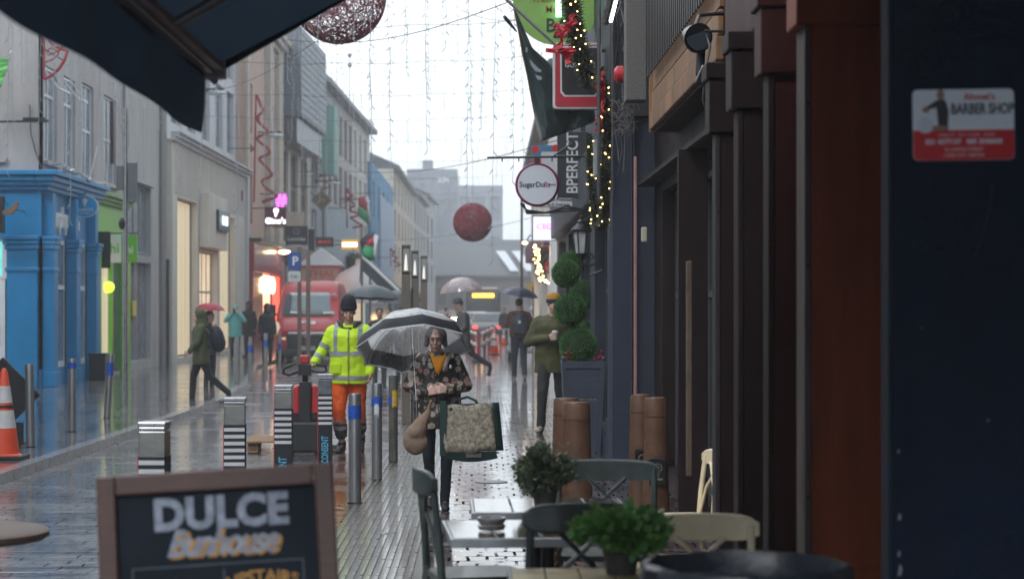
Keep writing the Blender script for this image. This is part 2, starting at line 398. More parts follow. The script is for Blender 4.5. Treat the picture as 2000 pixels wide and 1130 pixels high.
wframe = mat('white_window_frame', (.62, .63, .64), .35, .1, 5)
dframe = mat('dark_window_frame', (.05, .055, .06), .35, .2, 5)
gframe = mat('grey_window_frame', (.25, .27, .29), .4, .15, 5)
shoplit = mat('lit_interior', (.75, .62, .42), .6, .35, 1.3, emit=(1, .75, .5), es=.45)
curtain_m = mat('lit_curtain', (.52, .46, .34), .7, .55, 5, drip=.03, emit=(1, .80, .50), es=.30)  # stripes paint the shading of folds; the glow stands in for shop light
def window(r, a, b, c_, e, rec, st):
    fr = {'sash': wframe, 'casement': wframe, 'dark': dframe, 'grey': gframe, 'lit': gframe, 'shop': dframe, 'open': wframe, 'plain': wframe, 'curtain': dframe}[st]
    t = .05; y = rec - .06; f = MB()
    f.bb(a, a + t, y - .03, y + .03, c_, e); f.bb(b - t, b, y - .03, y + .03, c_, e)
    f.bb(a + t, b - t, y - .03, y + .03, c_, c_ + t); f.bb(a + t, b - t, y - .03, y + .03, e - t, e)
    if st in ('sash', 'open'):
        zm = c_ + (e - c_) * (.5 if st == 'sash' else .7); f.bb(a + t, b - t, y - .025, y + .025, zm - .03, zm + .03)
        if b - a > .8: f.bb((a + b) / 2 - .02, (a + b) / 2 + .02, y - .02, y + .02, c_ + t, e - t)
    if st in ('dark', 'grey', 'shop', 'lit'):
        k = max(1, round((b - a) / 1.1))
        for i in range(1, k): x = a + (b - a) * i / k; f.bb(x - .02, x + .02, y - .025, y + .025, c_ + t, e - t)
        if e - c_ > 2.2: zm = c_ + (e - c_) * .62; f.bb(a + t, b - t, y - .022, y + .022, zm - .03, zm + .03)
    fo = part(f, 'window', fr, r)
    g = MB(); g.bb(a + .01, b - .01, y + .0, y + .012, c_ + .01, e - .01)
    part(g, 'pane', shoplit if st == 'lit' else curtain_m if st == 'curtain' else glassg if st in ('grey', 'sash', 'open', 'plain') else glass, fo)
    if st in ('sash', 'open', 'plain'):
        s_ = MB(); s_.bb(a - .08, b + .08, -.09, .04, c_ - .09, c_ - .003); part(s_, 'sill', r.children[0].data.materials[0], fo)
    if st == 'open':
        v = MB(); h = (e - c_) * .27; zt = e - .05
        for x0, x1 in ((a + .06, b - .06),):
            for p, q in (((x0, 0, 0), (x1, 0, 0)), ((x0, -h * .62, -h * .8), (x1, -h * .62, -h * .8)), ((x0, 0, 0), (x0, -h * .62, -h * .8)), ((x1, 0, 0), (x1, -h * .62, -h * .8))):
                v.cyl((p[0], p[1] + y - .04, zt + p[2]), (q[0], q[1] + y - .04, zt + q[2]), .028, n=4)
        part(v, 'open_vent', wframe, fo)

def cornice(r, x0, x1, z, mat_, steps=((.10, .10), (.16, .08), (.22, .07)), name='cornice', y0=0, ends=.0):
    mb = MB(); zz = z
    for i, (p, h) in enumerate(steps):
        mb.bb(x0 - p * ends, x1 + p * ends, y0 - p, y0 + .02, zz, zz + h - .001); zz += h
    return part(mb, name, mat_, r, bevel=.01)

wall_grey = mat('grey_render', (.36, .335, .325), .8, .24, 1.3, .3, 30, drip=.3)
wall_conc = mat('weathered_render', (.36, .35, .34), .8, .28, 2.2, .3, 30, drip=.15)
wall_tan = mat('tan_pier', (.36, .33, .30), .75, .2, 2, .3, 30, drip=.3)
wall_cream = mat('cream_cladding', (.56, .52, .47), .7, .14, 2, .1, 30, drip=.2)
wall_white = mat('offwhite_render', (.52, .52, .53), .7, .1, 2, .1, 30, drip=.2)
wall_pink = mat('terracotta_render', (.46, .31, .24), .8, .14, 2, .2, 30, drip=.3)
wall_buff = mat('buff_stone', (.46, .40, .33), .8, .15, 3, .3, 30)
blue_m = mat('blue_gloss_paint', (.002, .19, .42), .4, .10, 3, coat=.15, drip=.4)
blue_p = mat('pale_blue_paint', (.05, .20, .38), .4, .08, 3, coat=.2)
green_m = mat('green_gloss_paint', (.15, .48, .03), .35, .1, 3, coat=.3)
red_m = mat('red_shopfront_paint', (.30, .02, .025), .35, .15, 3, coat=.3)
slate = mat('slate_cladding', (.10, .115, .135), .45, .25, 8, .4, 20)
roof_m = mat('roof_slate', (.06, .065, .075), .5, .3, 5, .5, 12)
navy = mat('navy_panel', (.018, .024, .042), .5, .2, 4, .2, 60)
teal_glow = mat('teal_window_light', (.2, .7, .65), .5, .3, 4, emit=(.15, .8, .7), es=.35)
door_w = mat('white_door', (.68, .69, .70), .35, .06, 4)

XL = -9.0
def lu(px, X=XL): return X * F / (px - VX)          # depth where a left wall plane meets a photo column
def lz(px, py, X=XL): return HC - (py - VY) / F * lu(px, X)

# ---- corner building: two fronts, blue ice cream shop below
Yc = 40.6
side, Ls = building('corner_building', 'grey rendered corner building with white windows above the blue shop', (-18, Yc), (XL, Yc), 11.5, wall_grey,
    [(18 - 11.3, 18 - 9.72, 4.75, 6.98, 'plain'), (18 - 14.8, 18 - 13.2, 4.75, 6.98, 'plain')], back=.4)
Y0 = Yc; U = lambda px, X=XL: lu(px, X) - Y0
hs = []
fr = building('corner_building', 'grey rendered upper floors with tall narrow windows over blue and green shops', (XL, Yc + .002), (XL, 50.2), 11.4, wall_grey,
    [(.55, 1.75, 4.75, 6.72, 'open'), (2.45, 3.65, 4.75, 6.72, 'open'), (4.45, 5.75, 4.7, 6.8, 'sash'), (.55, 1.75, 8, 10.2, 'sash'), (2.45, 3.65, 8, 10.2, 'sash'), (4.45, 5.75, 8, 10.2, 'sash'),
     (7.0, 8.6, 4.7, 6.8, 'sash'), (6.2, 8.9, .15, 2.9, 'lit')], back=8.9, rec=.15)[0]
fr.name = 'corner_building_front'
# make the two fronts one thing
for ch in list(fr.children):
    mw = Matrix.Translation(fr.location) @ Euler(fr.rotation_euler).to_matrix().to_4x4()
    mi = (Matrix.Translation(side.location)).inverted()
    ch.parent = side; ch.matrix_basis = mi @ mw
bpy.data.objects.remove(fr)
side['label'] = 'grey rendered corner building with tall white windows above the blue and green shops'

# blue shopfront (root at corner, local x along street)
bs = T('ice_cream_shopfront', 'bright blue shopfront with heavy cornice and fluted pilasters on the corner', 'shopfront', (XL, Yc, .1), pi / 2)
L1 = 5.35
part(MB().bb(0, L1, -.06, -.003, 3.05, 4.0), 'fascia', blue_p, bs); part(MB().bb(0, L1, -.06, -.003, .0, .35), 'plinth', blue_p, bs)
mb = MB(); mb.bb(-.06, -.003, -.06, 9, 3.05, 4.0); part(mb, 'fascia', blue_m, bs)      # camera-facing side fascia
def pilaster(x, w_, y1=.0):
    mb = MB(); mb.bb(x, x + w_, -.30, -.065, 0, 3.0); mb.bb(x - .03, x + w_ + .03, -.34, -.065, -.0, .3)
    for z, p in ((2.35, .02), (2.8, .03), (2.9, .05), (2.99, .07)): mb.bb(x - p, x + w_ + p, -.30 - p, -.065, z, z + .08)
    mb.bb(x + .06, x + w_ - .06, -.27, -.065, 3.09, 3.95)
    part(mb, 'pilaster', blue_m, bs, bevel=.012)
for x in (.05, 2.35, 4.55): pilaster(x, .42)
mb = MB()
for z, p in ((4.0, .16), (4.09, .24), (4.18, .32), (4.29, .40)): mb.bb(-p, L1 + .05, -.06 - p, .0, z, z + .1)
for z, p in ((4.0, .16), (4.09, .24), (4.18, .32), (4.29, .40)): mb.bb(-.0 - p, -.002, .003, 9, z, z + .1)
part(mb, 'cornice', blue_m, bs, bevel=.012)
# camera-facing pilaster, door, lit window
mb = MB(); mb.bb(-.14, -.003, .0, .62, 0, 3.0)
for z, p in ((2.35, .03), (2.8, .04), (2.9, .07), (2.99, .1)): mb.bb(-.14 - p, -.003, -.03 - p * 0, .62 + p, z, z + .08)
part(mb, 'corner_pilaster', blue_m, bs, bevel=.012)
mb = MB(); mb.bb(-.08, -.003, .66, 1.9, 0, 2.2); dd = part(mb, 'door', door_w, bs, bevel=.01)
mb = MB(); mb.bb(-.10, -.082, .78, .84, .85, 1.25); part(mb, 'handle', steeld, dd)
mb = MB(); mb.bb(-.05, -.003, .72, 1.9, 2.25, 2.95); part(mb, 'fanlight', teal_glow, bs)
mb = MB(); mb.bb(-.09, -.003, .63, .72, 2.2, 3.0); mb.bb(-.09, -.003, .72, 1.9, 2.2, 2.26); part(mb, 'door_frame', door_w, bs)
for x0, x1 in ((.62, 2.25), (2.9, 4.45)):
    mb = MB(); mb.bb(x0, x1, -.055, -.004, .36, 3.04); f_ = part(mb, 'shop_window', wframe, bs)
    mb = MB(); mb.bb(x0 + .1, x1 - .1, -.062, -.056, .5, 2.0); mb.bb(x0 + .1, x1 - .1, -.062, -.056, 2.1, 2.95); part(mb, 'pane', glassg, f_)
    mb = MB(); mb.bb((x0 + x1) / 2 - .04, (x0 + x1) / 2 + .04, -.08, -.063, .4, 3.0); mb.bb(x0 + .08, x1 - .08, -.078, -.063, 2.0, 2.08); part(mb, 'glazing_bar', wframe, f_)
text('Murphys', .62, white, bs, (1.55, -.08, 3.5), sx=1.0, bold=.02, ext=.03)
text('Ice', .4, white, bs, (3.4, -.08, 3.45), bold=.02, ext=.03)

gs = T('green_shopfront', 'lime green shopfront beside the blue one with yellow lit window', 'shopfront', (XL, 46.0, .1), pi / 2)
mb = MB(); mb.bb(0, 4.1, -.07, -.003, 3.0, 4.05); mb.bb(0, .3, -.2, -.003, 0, 3.0); mb.bb(3.7, 4.1, -.2, -.003, 0, 3.0); mb.bb(2.0, 2.2, -.12, -.003, 0, 3.0); part(mb, 'surround', green_m, gs, bevel=.01)
mb = MB()
for z, p in ((4.05, .10), (4.13, .17), (4.22, .25)): mb.bb(0, 4.15, -p - .07, 0, z, z + .08)
part(mb, 'cornice', mat('green_cornice', (.14, .28, .09), .45, .2, 4, drip=.3), gs, bevel=.01)
mb = MB(); mb.bb(.32, 1.98, -.03, -.004, .1, 2.95); part(mb, 'display_window', curtain_m, gs)
mb = MB(); mb.bb(2.22, 3.68, -.03, -.004, .1, 2.95); part(mb, 'doorway', glass, gs)
mb = MB(); mb.ball((1.6, -.12, 2.1), .14); part(mb, 'lamp', mat('lime_lamp', (.8, 1, .1), .5, .02, emit=(.7, 1, .05), es=.9), gs, smooth=True)
p = W(205, 492, 47.6); t = T('hanging_sign', 'white and green projecting banner sign on the green shop', 'sign', (XL, 47.6, p.z))
mb = MB(); mb.bb(.1, .42, -.03, .03, -.25, .42); part(mb, 'white_panel', white, t)
mb = MB(); mb.bb(.422, .80, -.03, .03, -.25, .40); part(mb, 'green_panel', green_m, t)
mb = MB(); mb.bb(.0, .85, -.012, .012, .43, .46); part(mb, 'bracket', steeld, t)
text('hi', .34, green_m, t, (.26, -.032, .08), bold=.02, ext=.002); text('hi', .26, white, t, (.62, -.032, .05), bold=.02, ext=.002)
mb = MB(); p = W(184, 490, 46.6); mb.bb(XL, XL + .35, 46.55, 46.6, p.z - .4, p.z + .45); thing(part(mb, 'blade_sign', black), 'narrow black panel hanging at the start of the green shop', 'sign')
# oval sign
p = W(166, 403, 43.8); t = T('oval_sign', 'oval blue projecting sign with a white ice cream cone', 'sign', p)
mb = MB(); mb.lathe([(.0, -.03), (.99, -.03), (1, 0), (.99, .03), (0, .03)], n=40); mb.v = [Vector((v.x * .285, v.z, v.y * .235)) for v in mb.v]; part(mb, 'panel', mat('bright_sign_blue', (.02, .30, .62), .4, .05, 4), t)
mb = MB(); mb.tube([(.285 * cos(a * pi / 20), -.02, .235 * sin(a * pi / 20)) for a in range(40)], .012, 5, True); part(mb, 'rim', white, t)
mb = MB(); mb.ball((0, -.035, .12), (.055, .012, .055)); mb.prism([(-.035, .08), (.035, .08), (0, -.02)], -.045, -.032); part(mb, 'cone_emblem', white, t)
text('MURPHYS', .085, white, t, (0, -.034, -.08), bold=.01, ext=.002); text('ICE CREAM', .04, white, t, (0, -.034, -.15), bold=.01, ext=.002)
mb = MB(); mb.bb(-.55, -.2, -.02, .02, -.05, .2); part(mb, 'backing_panel', mat('pale_sign', (.5, .55, .62), .5), t)
mb = MB(); mb.cyl((0, 0, .235), (0, 0, .32), .012); mb.cyl((.02, 0, .31), (XL - p.x, 0, .31), .014); part(mb, 'bracket', blue_m, t)
# fish-like sign, black menu box
p = W(24, 408, 39.5); t = T('wooden_sign', 'small brown wooden bird-shaped sign sticking out of the blue wall', 'sign', p)
mb = MB(); mb.prism([(-.16, -.13), (.02, -.1), (.11, .02), (.13, .13), (.07, .14), (.0, .06), (-.12, -.02), (-.2, -.05)], -.03, .03)
part(mb, 'panel', mat('brown_wood', (.16, .09, .05), .5, .3, 12), t, bevel=.01); mb = MB(); mb.cyl((.0, .03, 0), (.0, Yc - 39.5, 0), .015); part(mb, 'bracket', steeld, t)
p = W(-6, 420, 39.8); t = T('menu_box', 'black framed projecting box at the left edge beside the blue wall', 'sign', p)
mb = MB(); mb.bb(-.3, .15, -.06, .06, -.36, .38); part(mb, 'box', black, t, bevel=.01); mb = MB(); mb.cyl((0, .06, .3), (0, .8, .3), .015); part(mb, 'bracket', steeld, t)
# green banner + bracket arm
p = W(4, 150, 39.6); t = T('green_banner', 'lime green banner slanting across the leftmost upper window', 'banner', p)
mb = MB(); mb.grid([[(-.35 + .03 * sin(j), .02 * sin(j * 2), -.45 + j * .1), (-.02 + j * .022, .03 * cos(j * 2), -.2 + j * .07)] for j in range(9)]); part(mb, 'cloth', mat('lime_cloth', (.14, .5, .12), .7), t, solid=.01)
mb = MB(); mb.cyl((.18, .0, .5), (-.5, .8, -.8), .018); part(mb, 'pole', white, t)
t = T('bracket_arm', 'black horizontal light bracket above the blue cornice at the left edge', 'bracket', W(-10, 239, 38.6))
mb = MB(); mb.cyl((-.6, 0, 0), (1.05, 0, .03), .022); mb.bb(.55, .98, -.05, .05, .0, .09); mb.cyl((-.6, 0, 0), (-.6, 2, 0), .02); part(mb, 'arm', black, t)
# cables and cameras on the wall
mb = MB(); mb.tube([W(58, 205, 40.55), W(60, 260, 40.5), W(70, 300, 40.55), W(82, 330, 40.5)], .012, 5); thing(part(mb, 'wall_cable', wire_m), 'thin black cable drooping down the grey corner wall', 'cable')
mb = MB()
for k in range(3): mb.tube([(XL + .04, 50.1 + .04 * k, 0.2), (XL + .05, 50.1 + .04 * k, 9)], .02, 5)
thing(part(mb, 'downpipe', mat('grey_pipe', (.2, .19, .19), .5)), 'grey drainpipe bundle down the end of the grey corner wall', 'pipe')
def cctv(px, py, Y, label, wx):
    p = W(px, py, Y); t = T('security_camera', label, 'camera', p)
    mb = MB(); mb.cyl((wx - p.x, 0, .05), (0, 0, .08), .015); mb.cyl((0, 0, .08), (0, 0, 0), .012); part(mb, 'bracket', white, t)
    mb = MB(); mb.cap((-.1, -.1, -.02), (.1, .02, .0), .06); part(mb, 'body', white, t, smooth=True)
    mb = MB(); mb.cyl((-.12, -.16, -.025), (-.1, -.11, -.022), .05); part(mb, 'lens', black, t)
cctv(190, 372, 46.3, 'small white bullet camera above the blue cornice', XL)
for px, py, Y in ((92, 330, 41.2), (129, 348, 43)):
    p = W(px, py, Y); mb = MB(); mb.tube([Vector((XL + .05, Y, p.z + .05)), Vector((XL + .35, Y, p.z + .12)), Vector((XL + .55, Y, p.z - .03))], .016, 6); mb.ball((XL + .55, Y, p.z - .04), .06)
    thing(part(mb, 'fascia_spotlight', steel, smooth=True), 'small curved steel spotlight above the blue fascia, %s' % ('nearer the corner' if px < 100 else 'between two windows'), 'lamp')
mb = MB(); mb.bb(XL + .03, XL + .12, 41.2, 41.3, 3.45, 3.9); thing(part(mb, 'alarm_box', white, bevel=.02), 'small white box on the blue fascia beside the lettering', 'alarm box')
t = T('rail_bracket', 'white looped tubular rack over the blue and green shops', 'bracket', W(182, 360, 45.4))
mb = MB()
for dz in (0, .09): mb.tube([(.0, -.2, dz), (-.25, -.2, dz), (-.3, .2, dz + .0), (.1, 1.2, dz)], .014, 5)
mb.tube([(-.1, 0, 0), (.02, .4, .9)], .012, 5); part(mb, 'tubes', white, t)
mb = MB(); mb.bb(XL + .02, XL + .1, 48.3, 48.5, 5.2, 6.7); thing(part(mb, 'dark_plaque', mat('rust', (.06, .03, .03), .6)), 'narrow dark rusty strip fixed high on the grey wall', 'plaque')

# ---- grey-glazed building and tan pier
b2, _ = building('grey_glazed_building', 'weathered pale render building with tall grey glazed shopfront', (XL, 50.2), (XL, 55.6), 8.2, wall_conc, [(.35, 4.2, .3, 4.95, 'grey')], back=9)
mb = MB(); mb.bb(.3, 4.3, -.1, -.003, 4.97, 5.1); mb.bb(.4, 4.15, -.04, .13, 2.9, 3.1); part(mb, 'shopfront_beam', gframe, b2)
text('III', .3, white, b2, (1.2, .1, 3.5), bold=.01)
t = b2
mb = MB(); mb.bb(2.0, 2.5, .10, .14, 1.5, 1.9); part(mb, 'poster', mat('yellow_poster', (.6, .5, .1), .5, .3, 30), b2)
b3, _ = building('tan_pier_building', 'narrow tan and grey rendered front between the grey glazing and cream shop', (XL, 55.6), (XL, 57.2), 9, wall_tan, [], back=9)
mb = MB(); mb.bb(.2, .9, -.08, -.003, .1, 8.9); part(mb, 'dark_strip', mat('dark_grey_strip', (.17, .17, .165), .7, .2, 3, drip=.3), b3)
mb = MB(); mb.bb(1.35, 1.58, -.08, -.003, 0, 3.1); part(mb, 'plinth_panel', dframe, b3)
# ---- cream clothing shop
b4, L4 = building('cream_clothes_shop', 'cream ribbed shop with two tall glowing windows and a lit doorway', (XL + .15, 57.2), (XL + .3, 74), 6.55, wall_cream,
    [(.9, 4.8, .25, 4.95, 'curtain'), (5.2, 9.1, .12, 3.5, 'lit'), (9.7, 13.6, .25, 4.85, 'curtain')], back=5, rec=.3)
mb = MB()
for i in range(int(16.4 / .22)):
    x = .3 + i * .22
    if x < 16.4: mb.bb(x, x + .09, -.02, -.002, 5.02, 6.5)
part(mb, 'ribbing', wall_cream, b4)
cornice(b4, -.1, L4, 6.5, wall_white, ((.1, .1), (.2, .1), (.3, .06)))
mb = MB(); mb.bb(5.1, 9.3, -.32, -.003, 3.6, 5.3); part(mb, 'canopy_box', wall_cream, b4, bevel=.02)
for i in range(16):
    pass
mb = MB(); mb.bb(6.6, 9.1, -.42, -.325, 4.2, 4.85); sg = part(mb, 'shop_sign', mat('teal_sign', (.01, .05, .06), .2), b4)
text('OASIS', .42, mat('lit_white_letters', (1, 1, 1), .5, emit=(.8, .95, 1), es=1.6), b4, (7.85, -.44, 4.52), bold=.01, sx=1.1)
cctv(371, 326, 61.5, 'white dome camera on the ribbed cream shop wall', XL + .2)
mb = MB(); mb.bb(15.2, 15.6, -.06, -.003, 5.6, 5.95); part(mb, 'grille', dframe, b4)
mb = MB(); mb.bb(16.3, 16.6, -.12, -.003, 0, 6.45); part(mb, 'pier', wall_white, b4)
b5, L5 = building('white_upper_building', 'off-white upper storeys with tall pale bay windows behind the cream shop', (XL - .35, 59), (XL - .1, 74), 12.5, wall_white,
    [(x, x + 1.7, z, z + 2.2, 'grey') for x in (1, 4, 7, 10, 12.7) for z in (7.3, 10)], back=4.5, z0=6.3)
b5.location.z = 0
# ---- terracotta building and red shop
b6, L6 = building('terracotta_building', 'peach rendered building with buff quoins and stone cornice', (XL + .25, 74), (XL + .35, 85.5), 13.0, wall_pink,
    [(1.0, 2.2, 4.9, 6.8, 'dark'), (1.0, 2.2, 8.3, 10.2, 'dark'), (8.2, 9.6, 5, 6.9, 'dark'), (8.2, 9.6, 8.3, 10.2, 'dark')], back=8)
for a_, c_, p_ in ((6.2, 7.2, .25), (9.9, 11.4, .2), (0, .5, .12)): part(MB().bb(a_, c_, -p_, -.003, 4.2, 12.4), 'quoin', wall_buff, b6, bevel=.02)
cornice(b6, -.1, L6 + .1, 12.4, wall_buff, ((.2, .2), (.4, .2), (.55, .2)))
cornice(b6, -.1, L6, 4.2, wall_buff, ((.1, .1), (.2, .1)))
rs = T('red_shopfront', 'deep red shopfront with glowing windows between cream shop and gift signs', 'shopfront', (XL + .28, 74.1, .1), pi / 2)
mb = MB(); mb.bb(0, 11.2, -.3, -.003, 2.95, 4.05); mb.bb(0, 3.4, -.25, -.003, 0, 2.95); mb.bb(10.3, 11.2, -.3, -.003, 0, 2.95); mb.bb(6.4, 6.9, -.25, -.003, 0, 2.95); mb.bb(3.4, 11, -.2, -.003, 0, .9); part(mb, 'surround', red_m, rs, bevel=.01)
mb = MB(); mb.bb(3.5, 6.35, -.2, -.01, .92, 2.9); part(mb, 'lit_window', mat('orange_light', (1, .6, .4), .5, .2, 2, emit=(1, .45, .25), es=1.6), rs)
mb = MB(); mb.bb(6.95, 10.2, -.2, -.01, .92, 2.9); part(mb, 'lit_window', mat('red_light', (1, .2, .15), .5, .2, 2, emit=(1, .10, .06), es=1.1), rs)
mb = MB(); mb.bb(0, 11.2, -.55, -.003, 4.06, 4.2); part(mb, 'canopy', black, rs)
for i in (4.2, 5.5):
    mb = MB(); mb.ball((i, -.4, 2.5), (.16, .1, .34)); part(mb, 'lantern', glow_w, rs, smooth=True)
mb = MB(); mb.ball((8.2, -.6, 3.9), (.3, .25, .08)); part(mb, 'downlight', glow_w, rs, smooth=True)
t = T('yellow_window_sign', 'small yellow counter sign with bright light by the cream shop', 'sign', W(466, 590, 74.5))
mb = MB(); mb.bb(-.25, .25, -.03, .03, -.2, .25); part(mb, 'panel', mat('amber_panel', (.8, .4, .05), .5, emit=(1, .5, .05), es=.6), t); mb = MB(); mb.bb(-.22, .22, -.05, .0, .28, .5); part(mb, 'lit_panel', glow_c, t)
# ---- slate-clad bay building
b7, L7 = building('slate_bay_building', 'dark building with tall slate-hung box projecting at roof level', (XL + .4, 85.5), (XL + .75, 96), 12.6, wall_buff,
    [(.8, 2.6, 4.6, 8.6, 'dark'), (3.4, 6.0, 4.6, 8.6, 'dark'), (7, 9.6, 4.6, 8.6, 'dark'), (.6, 9.8, .2, 3.6, 'shop')], back=8)
mb = MB(); mb.bb(.0, 9.5, -.9, -.003, 9.9, 13.75); part(mb, 'slate_box', slate, b7, bevel=.02)
mb = MB()
for i in range(12): mb.bb(0 - .01, 9.51, -.93, -.905, 10.0 + i * .31, 10.02 + i * .31)
part(mb, 'slate_courses', roof_m, b7)
mb = MB(); mb.bb(.1, 9.4, -.7, -.003, 8.8, 9.88); part(mb, 'dark_glazing', dframe, b7)
mb = MB(); mb.bb(.0, 10.4, -.35, -.003, 3.7, 4.4); part(mb, 'fascia', dframe, b7)
# ---- curving terrace: three houses under one dark roof
def lb(px, Xn):
    return (Xn, Xn * F / (px - VX))
T1 = (XL + .75, 96.0); T2 = (-7.95, -7.95 * F / (628 - VX)); T3 = (-7.55, -7.55 * F / (688 - VX)); T4 = (-7.2, -7.2 * F / (722 - VX))
wallA = mat('grey_green_render', (.27, .29, .30), .8, .15, 1.5, drip=.3); wallB = mat('dusky_render', (.36, .33, .32), .8, .15, 1.5, drip=.3)
def roofslab(r, Lg, z, rise=1.4, dep=4, over=.5, x0=0):
    mb = MB(); mb.prismx([(-over, z - .05), (-over, z + .22), (dep, z + .22 + rise), (dep, z)], x0, Lg); return part(mb, 'roof', roof_m, r)
def ll(a, b): return sqrt((a[0] - b[0]) ** 2 + (a[1] - b[1]) ** 2)
q = ll(T1, T2)
c1, _ = building('terrace_house', 'grey terrace house nearest the slate box, with mint green bay', T1, T2, 12.9, wallA,
    [(x, x + 1.5, z, z + 1.9, 'sash') for x in (.5, 2.8, 5.2, 8.2, 11) for z in (4.6, 7.3, 10.2) if x + 1.8 < q] + [(.4, q - .4, .2, 3.3, 'shop')], back=8)
roofslab(c1, q, 12.9)
mb = MB(); mb.bb(q * .55, q * .85, -.9, -.003, 8.2, 11.6); part(mb, 'bay', mat('mint_bay', (.16, .33, .28), .6, .2, 3, drip=.2), c1, bevel=.03)
mb = MB(); mb.bb(.2, q - .2, -.4, -.003, 3.4, 4.3); part(mb, 'fascia', mat('teal_fascia', (.05, .14, .14), .5, .3, 3), c1)
q = ll(T2, T3)
c2, _ = building('terrace_house', 'dusky terrace house with dark windows and white-barred lower front', T2, T3, 12.9, wallB,
    [(x, x + 1.8, z, z + 2.2, 'dark') for x in (.6, 3.4, 6.4, 9.4, 12.4, 15.4) for z in (7.2, 10) if x + 2 < q] + [(.4, q - .4, .2, 3.0, 'shop')], back=8)
roofslab(c2, q, 12.9)
mb = MB()
for i in range(14): mb.bb(.3 + i * q / 14.5, .3 + i * q / 14.5 + .5, -.25, -.003, 3.9, 6.8)
part(mb, 'white_bars', mat('pale_bars', (.45, .5, .53), .5), c2)
mb = MB(); mb.bb(.2, q - .2, -.12, -.003, 3.2, 7); part(mb, 'panel', mat('bluegrey_panel', (.14, .19, .23), .5), c2)
q = ll(T3, T4)
c3, _ = building('terrace_house', 'cream end terrace house under the tip of the dark curving roof', T3, T4, 12.9, mat('cream_render', (.48, .45, .40), .8, .12, 1.5, drip=.3),
    [(x, x + 1.7, z, z + 2.0, 'sash') for x in (1, 4.4, 7.8, 11) for z in (4.8, 7.5, 10.2) if x + 2 < q] + [(.4, q - .4, .2, 3.3, 'lit')], back=8)
roofslab(c3, q + .3, 12.9); c3['group'] = c2['group'] = c1['group'] = 'terrace houses along the left side'
mb = MB(); mb.bb(.2, q - .2, -.3, -.003, 3.4, 4.2); part(mb, 'fascia', mat('mustard', (.45, .28, .06), .5), c3)
# ---- blue house and the far row
U1 = (-7.0, 127.0); U2 = (-6.9, -6.9 * F / (768 - VX)); U3 = (-6.6, -6.6 * F / (808 - VX)); U4 = (-6.2, -6.2 * F / (832 - VX)); U5 = (-5.6, -5.6 * F / (850 - VX))
q = ll(U1, U2)
d1, _ = building('blue_house', 'blue painted house with a chimney beyond the curving terrace', U1, U2, 11.0, mat('sky_blue_render', (.07, .22, .36), .8, .2, 1, drip=.2),
    [(x, x + 1.8, z, z + 2.1, 'sash') for x in (2, 8, 14, 20) for z in (4.6, 7.8) if x + 2 < q] + [(.5, q - .5, .2, 3.3, 'grey')], back=8)
mb = MB(); mb.bb(q * .3, q * .95, -.14, -.003, 3.6, 9.4); part(mb, 'pale_panel', mat('pale_blue_wall', (.30, .38, .47), .8, .15, 1, drip=.2), d1)
mb = MB(); mb.bb(8, 13, 2, 4, 10.9, 13.4); mb.bb(7.8, 13.2, 1.8, 4.2, 13.4, 13.7)
for i in range(5): mb.cyl((8.5 + i, 3, 13.7), (8.5 + i, 3, 14.2), .22, .17, 8)
part(mb, 'chimney', wall_buff, d1)
q = ll(U2, U3)
d2, _ = building('far_house', 'buff three-storey house just beyond the blue house', U2, U3, 12.6, wall_buff,
    [(x, x + 2.2, z, z + 2.1, 'dark') for x in range(2, int(q) - 3, 6) for z in (4.6, 7.4, 10.1)] + [(.5, q - .5, .2, 3.3, 'shop')], back=8, group='far houses along the left side')
roofslab(d2, q, 12.6, 2)
q = ll(U3, U4)
d3, _ = building('far_house', 'grey house with steep dark roof further down the left side', U3, U4, 13.0, wall_grey,
    [(x, x + 2.6, z, z + 2.1, 'dark') for x in range(2, int(q) - 3, 7) for z in (4.6, 7.4, 10.1)] + [(.5, q - .5, .2, 3.3, 'shop')], back=8, group='far houses along the left side')
roofslab(d3, q, 13, 2)
q = ll(U4, U5)
d4, _ = building('far_house', 'dark narrow house front at the far end of the left side', U4, U5, 14.2, wall_conc,
    [(x, x + 3.4, z, z + 2.1, 'dark') for x in range(2, int(q) - 4, 8) for z in (4.6, 7.4, 10.1)], back=8, group='far houses along the left side')
roofslab(d4, q, 14.2, 2)

# ---- distant blocks closing the street
far1 = mat('far_hazed_concrete', (.16, .18, .21), .8, .15, .3); far2 = mat('far_hazed_cladding', (.24, .26, .29), .7, .1, .3)  # far greys lightened moderately, some haze put into the colour
def fb(name, label, px0, px1, pyt, Y, m, rows, cols, st='grey', back=20):
    x0 = (px0 - VX) / F * Y; x1 = (px1 - VX) / F * Y; H = HC + (VY - pyt) / F * Y; hs = []
    for i in range(cols):
        for j in range(rows):
            w_ = (x1 - x0) / cols; h_ = (H - 2) / rows
            hs.append((i * w_ + w_ * .15, i * w_ + w_ * .85, 1.2 + j * h_ + h_ * .25, 1.2 + j * h_ + h_ * .85, st))
    return building(name, label, (x0, Y), (x1, Y), H, m, hs, back=back, rec=.4)[0], H, x1 - x0
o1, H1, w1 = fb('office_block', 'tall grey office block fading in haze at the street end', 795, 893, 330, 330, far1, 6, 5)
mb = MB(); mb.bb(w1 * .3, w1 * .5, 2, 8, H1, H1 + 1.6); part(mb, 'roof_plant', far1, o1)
text('XM', 1.3, mat('pale_letters', (.75, .75, .75), .6), o1, (w1 * .72, -.1, H1 - 1.9), bold=.02)
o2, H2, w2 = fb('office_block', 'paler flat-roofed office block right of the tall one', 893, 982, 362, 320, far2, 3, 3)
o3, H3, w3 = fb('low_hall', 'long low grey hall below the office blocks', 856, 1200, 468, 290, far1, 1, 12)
o4, H4, w4 = fb('gabled_hall', 'dark brown brick hall with pitched roof at the street end', 850, 1200, 542, 250, mat('far_brick', (.12, .09, .09), .8, .2, .3), 1, 14, 'dark', 10)
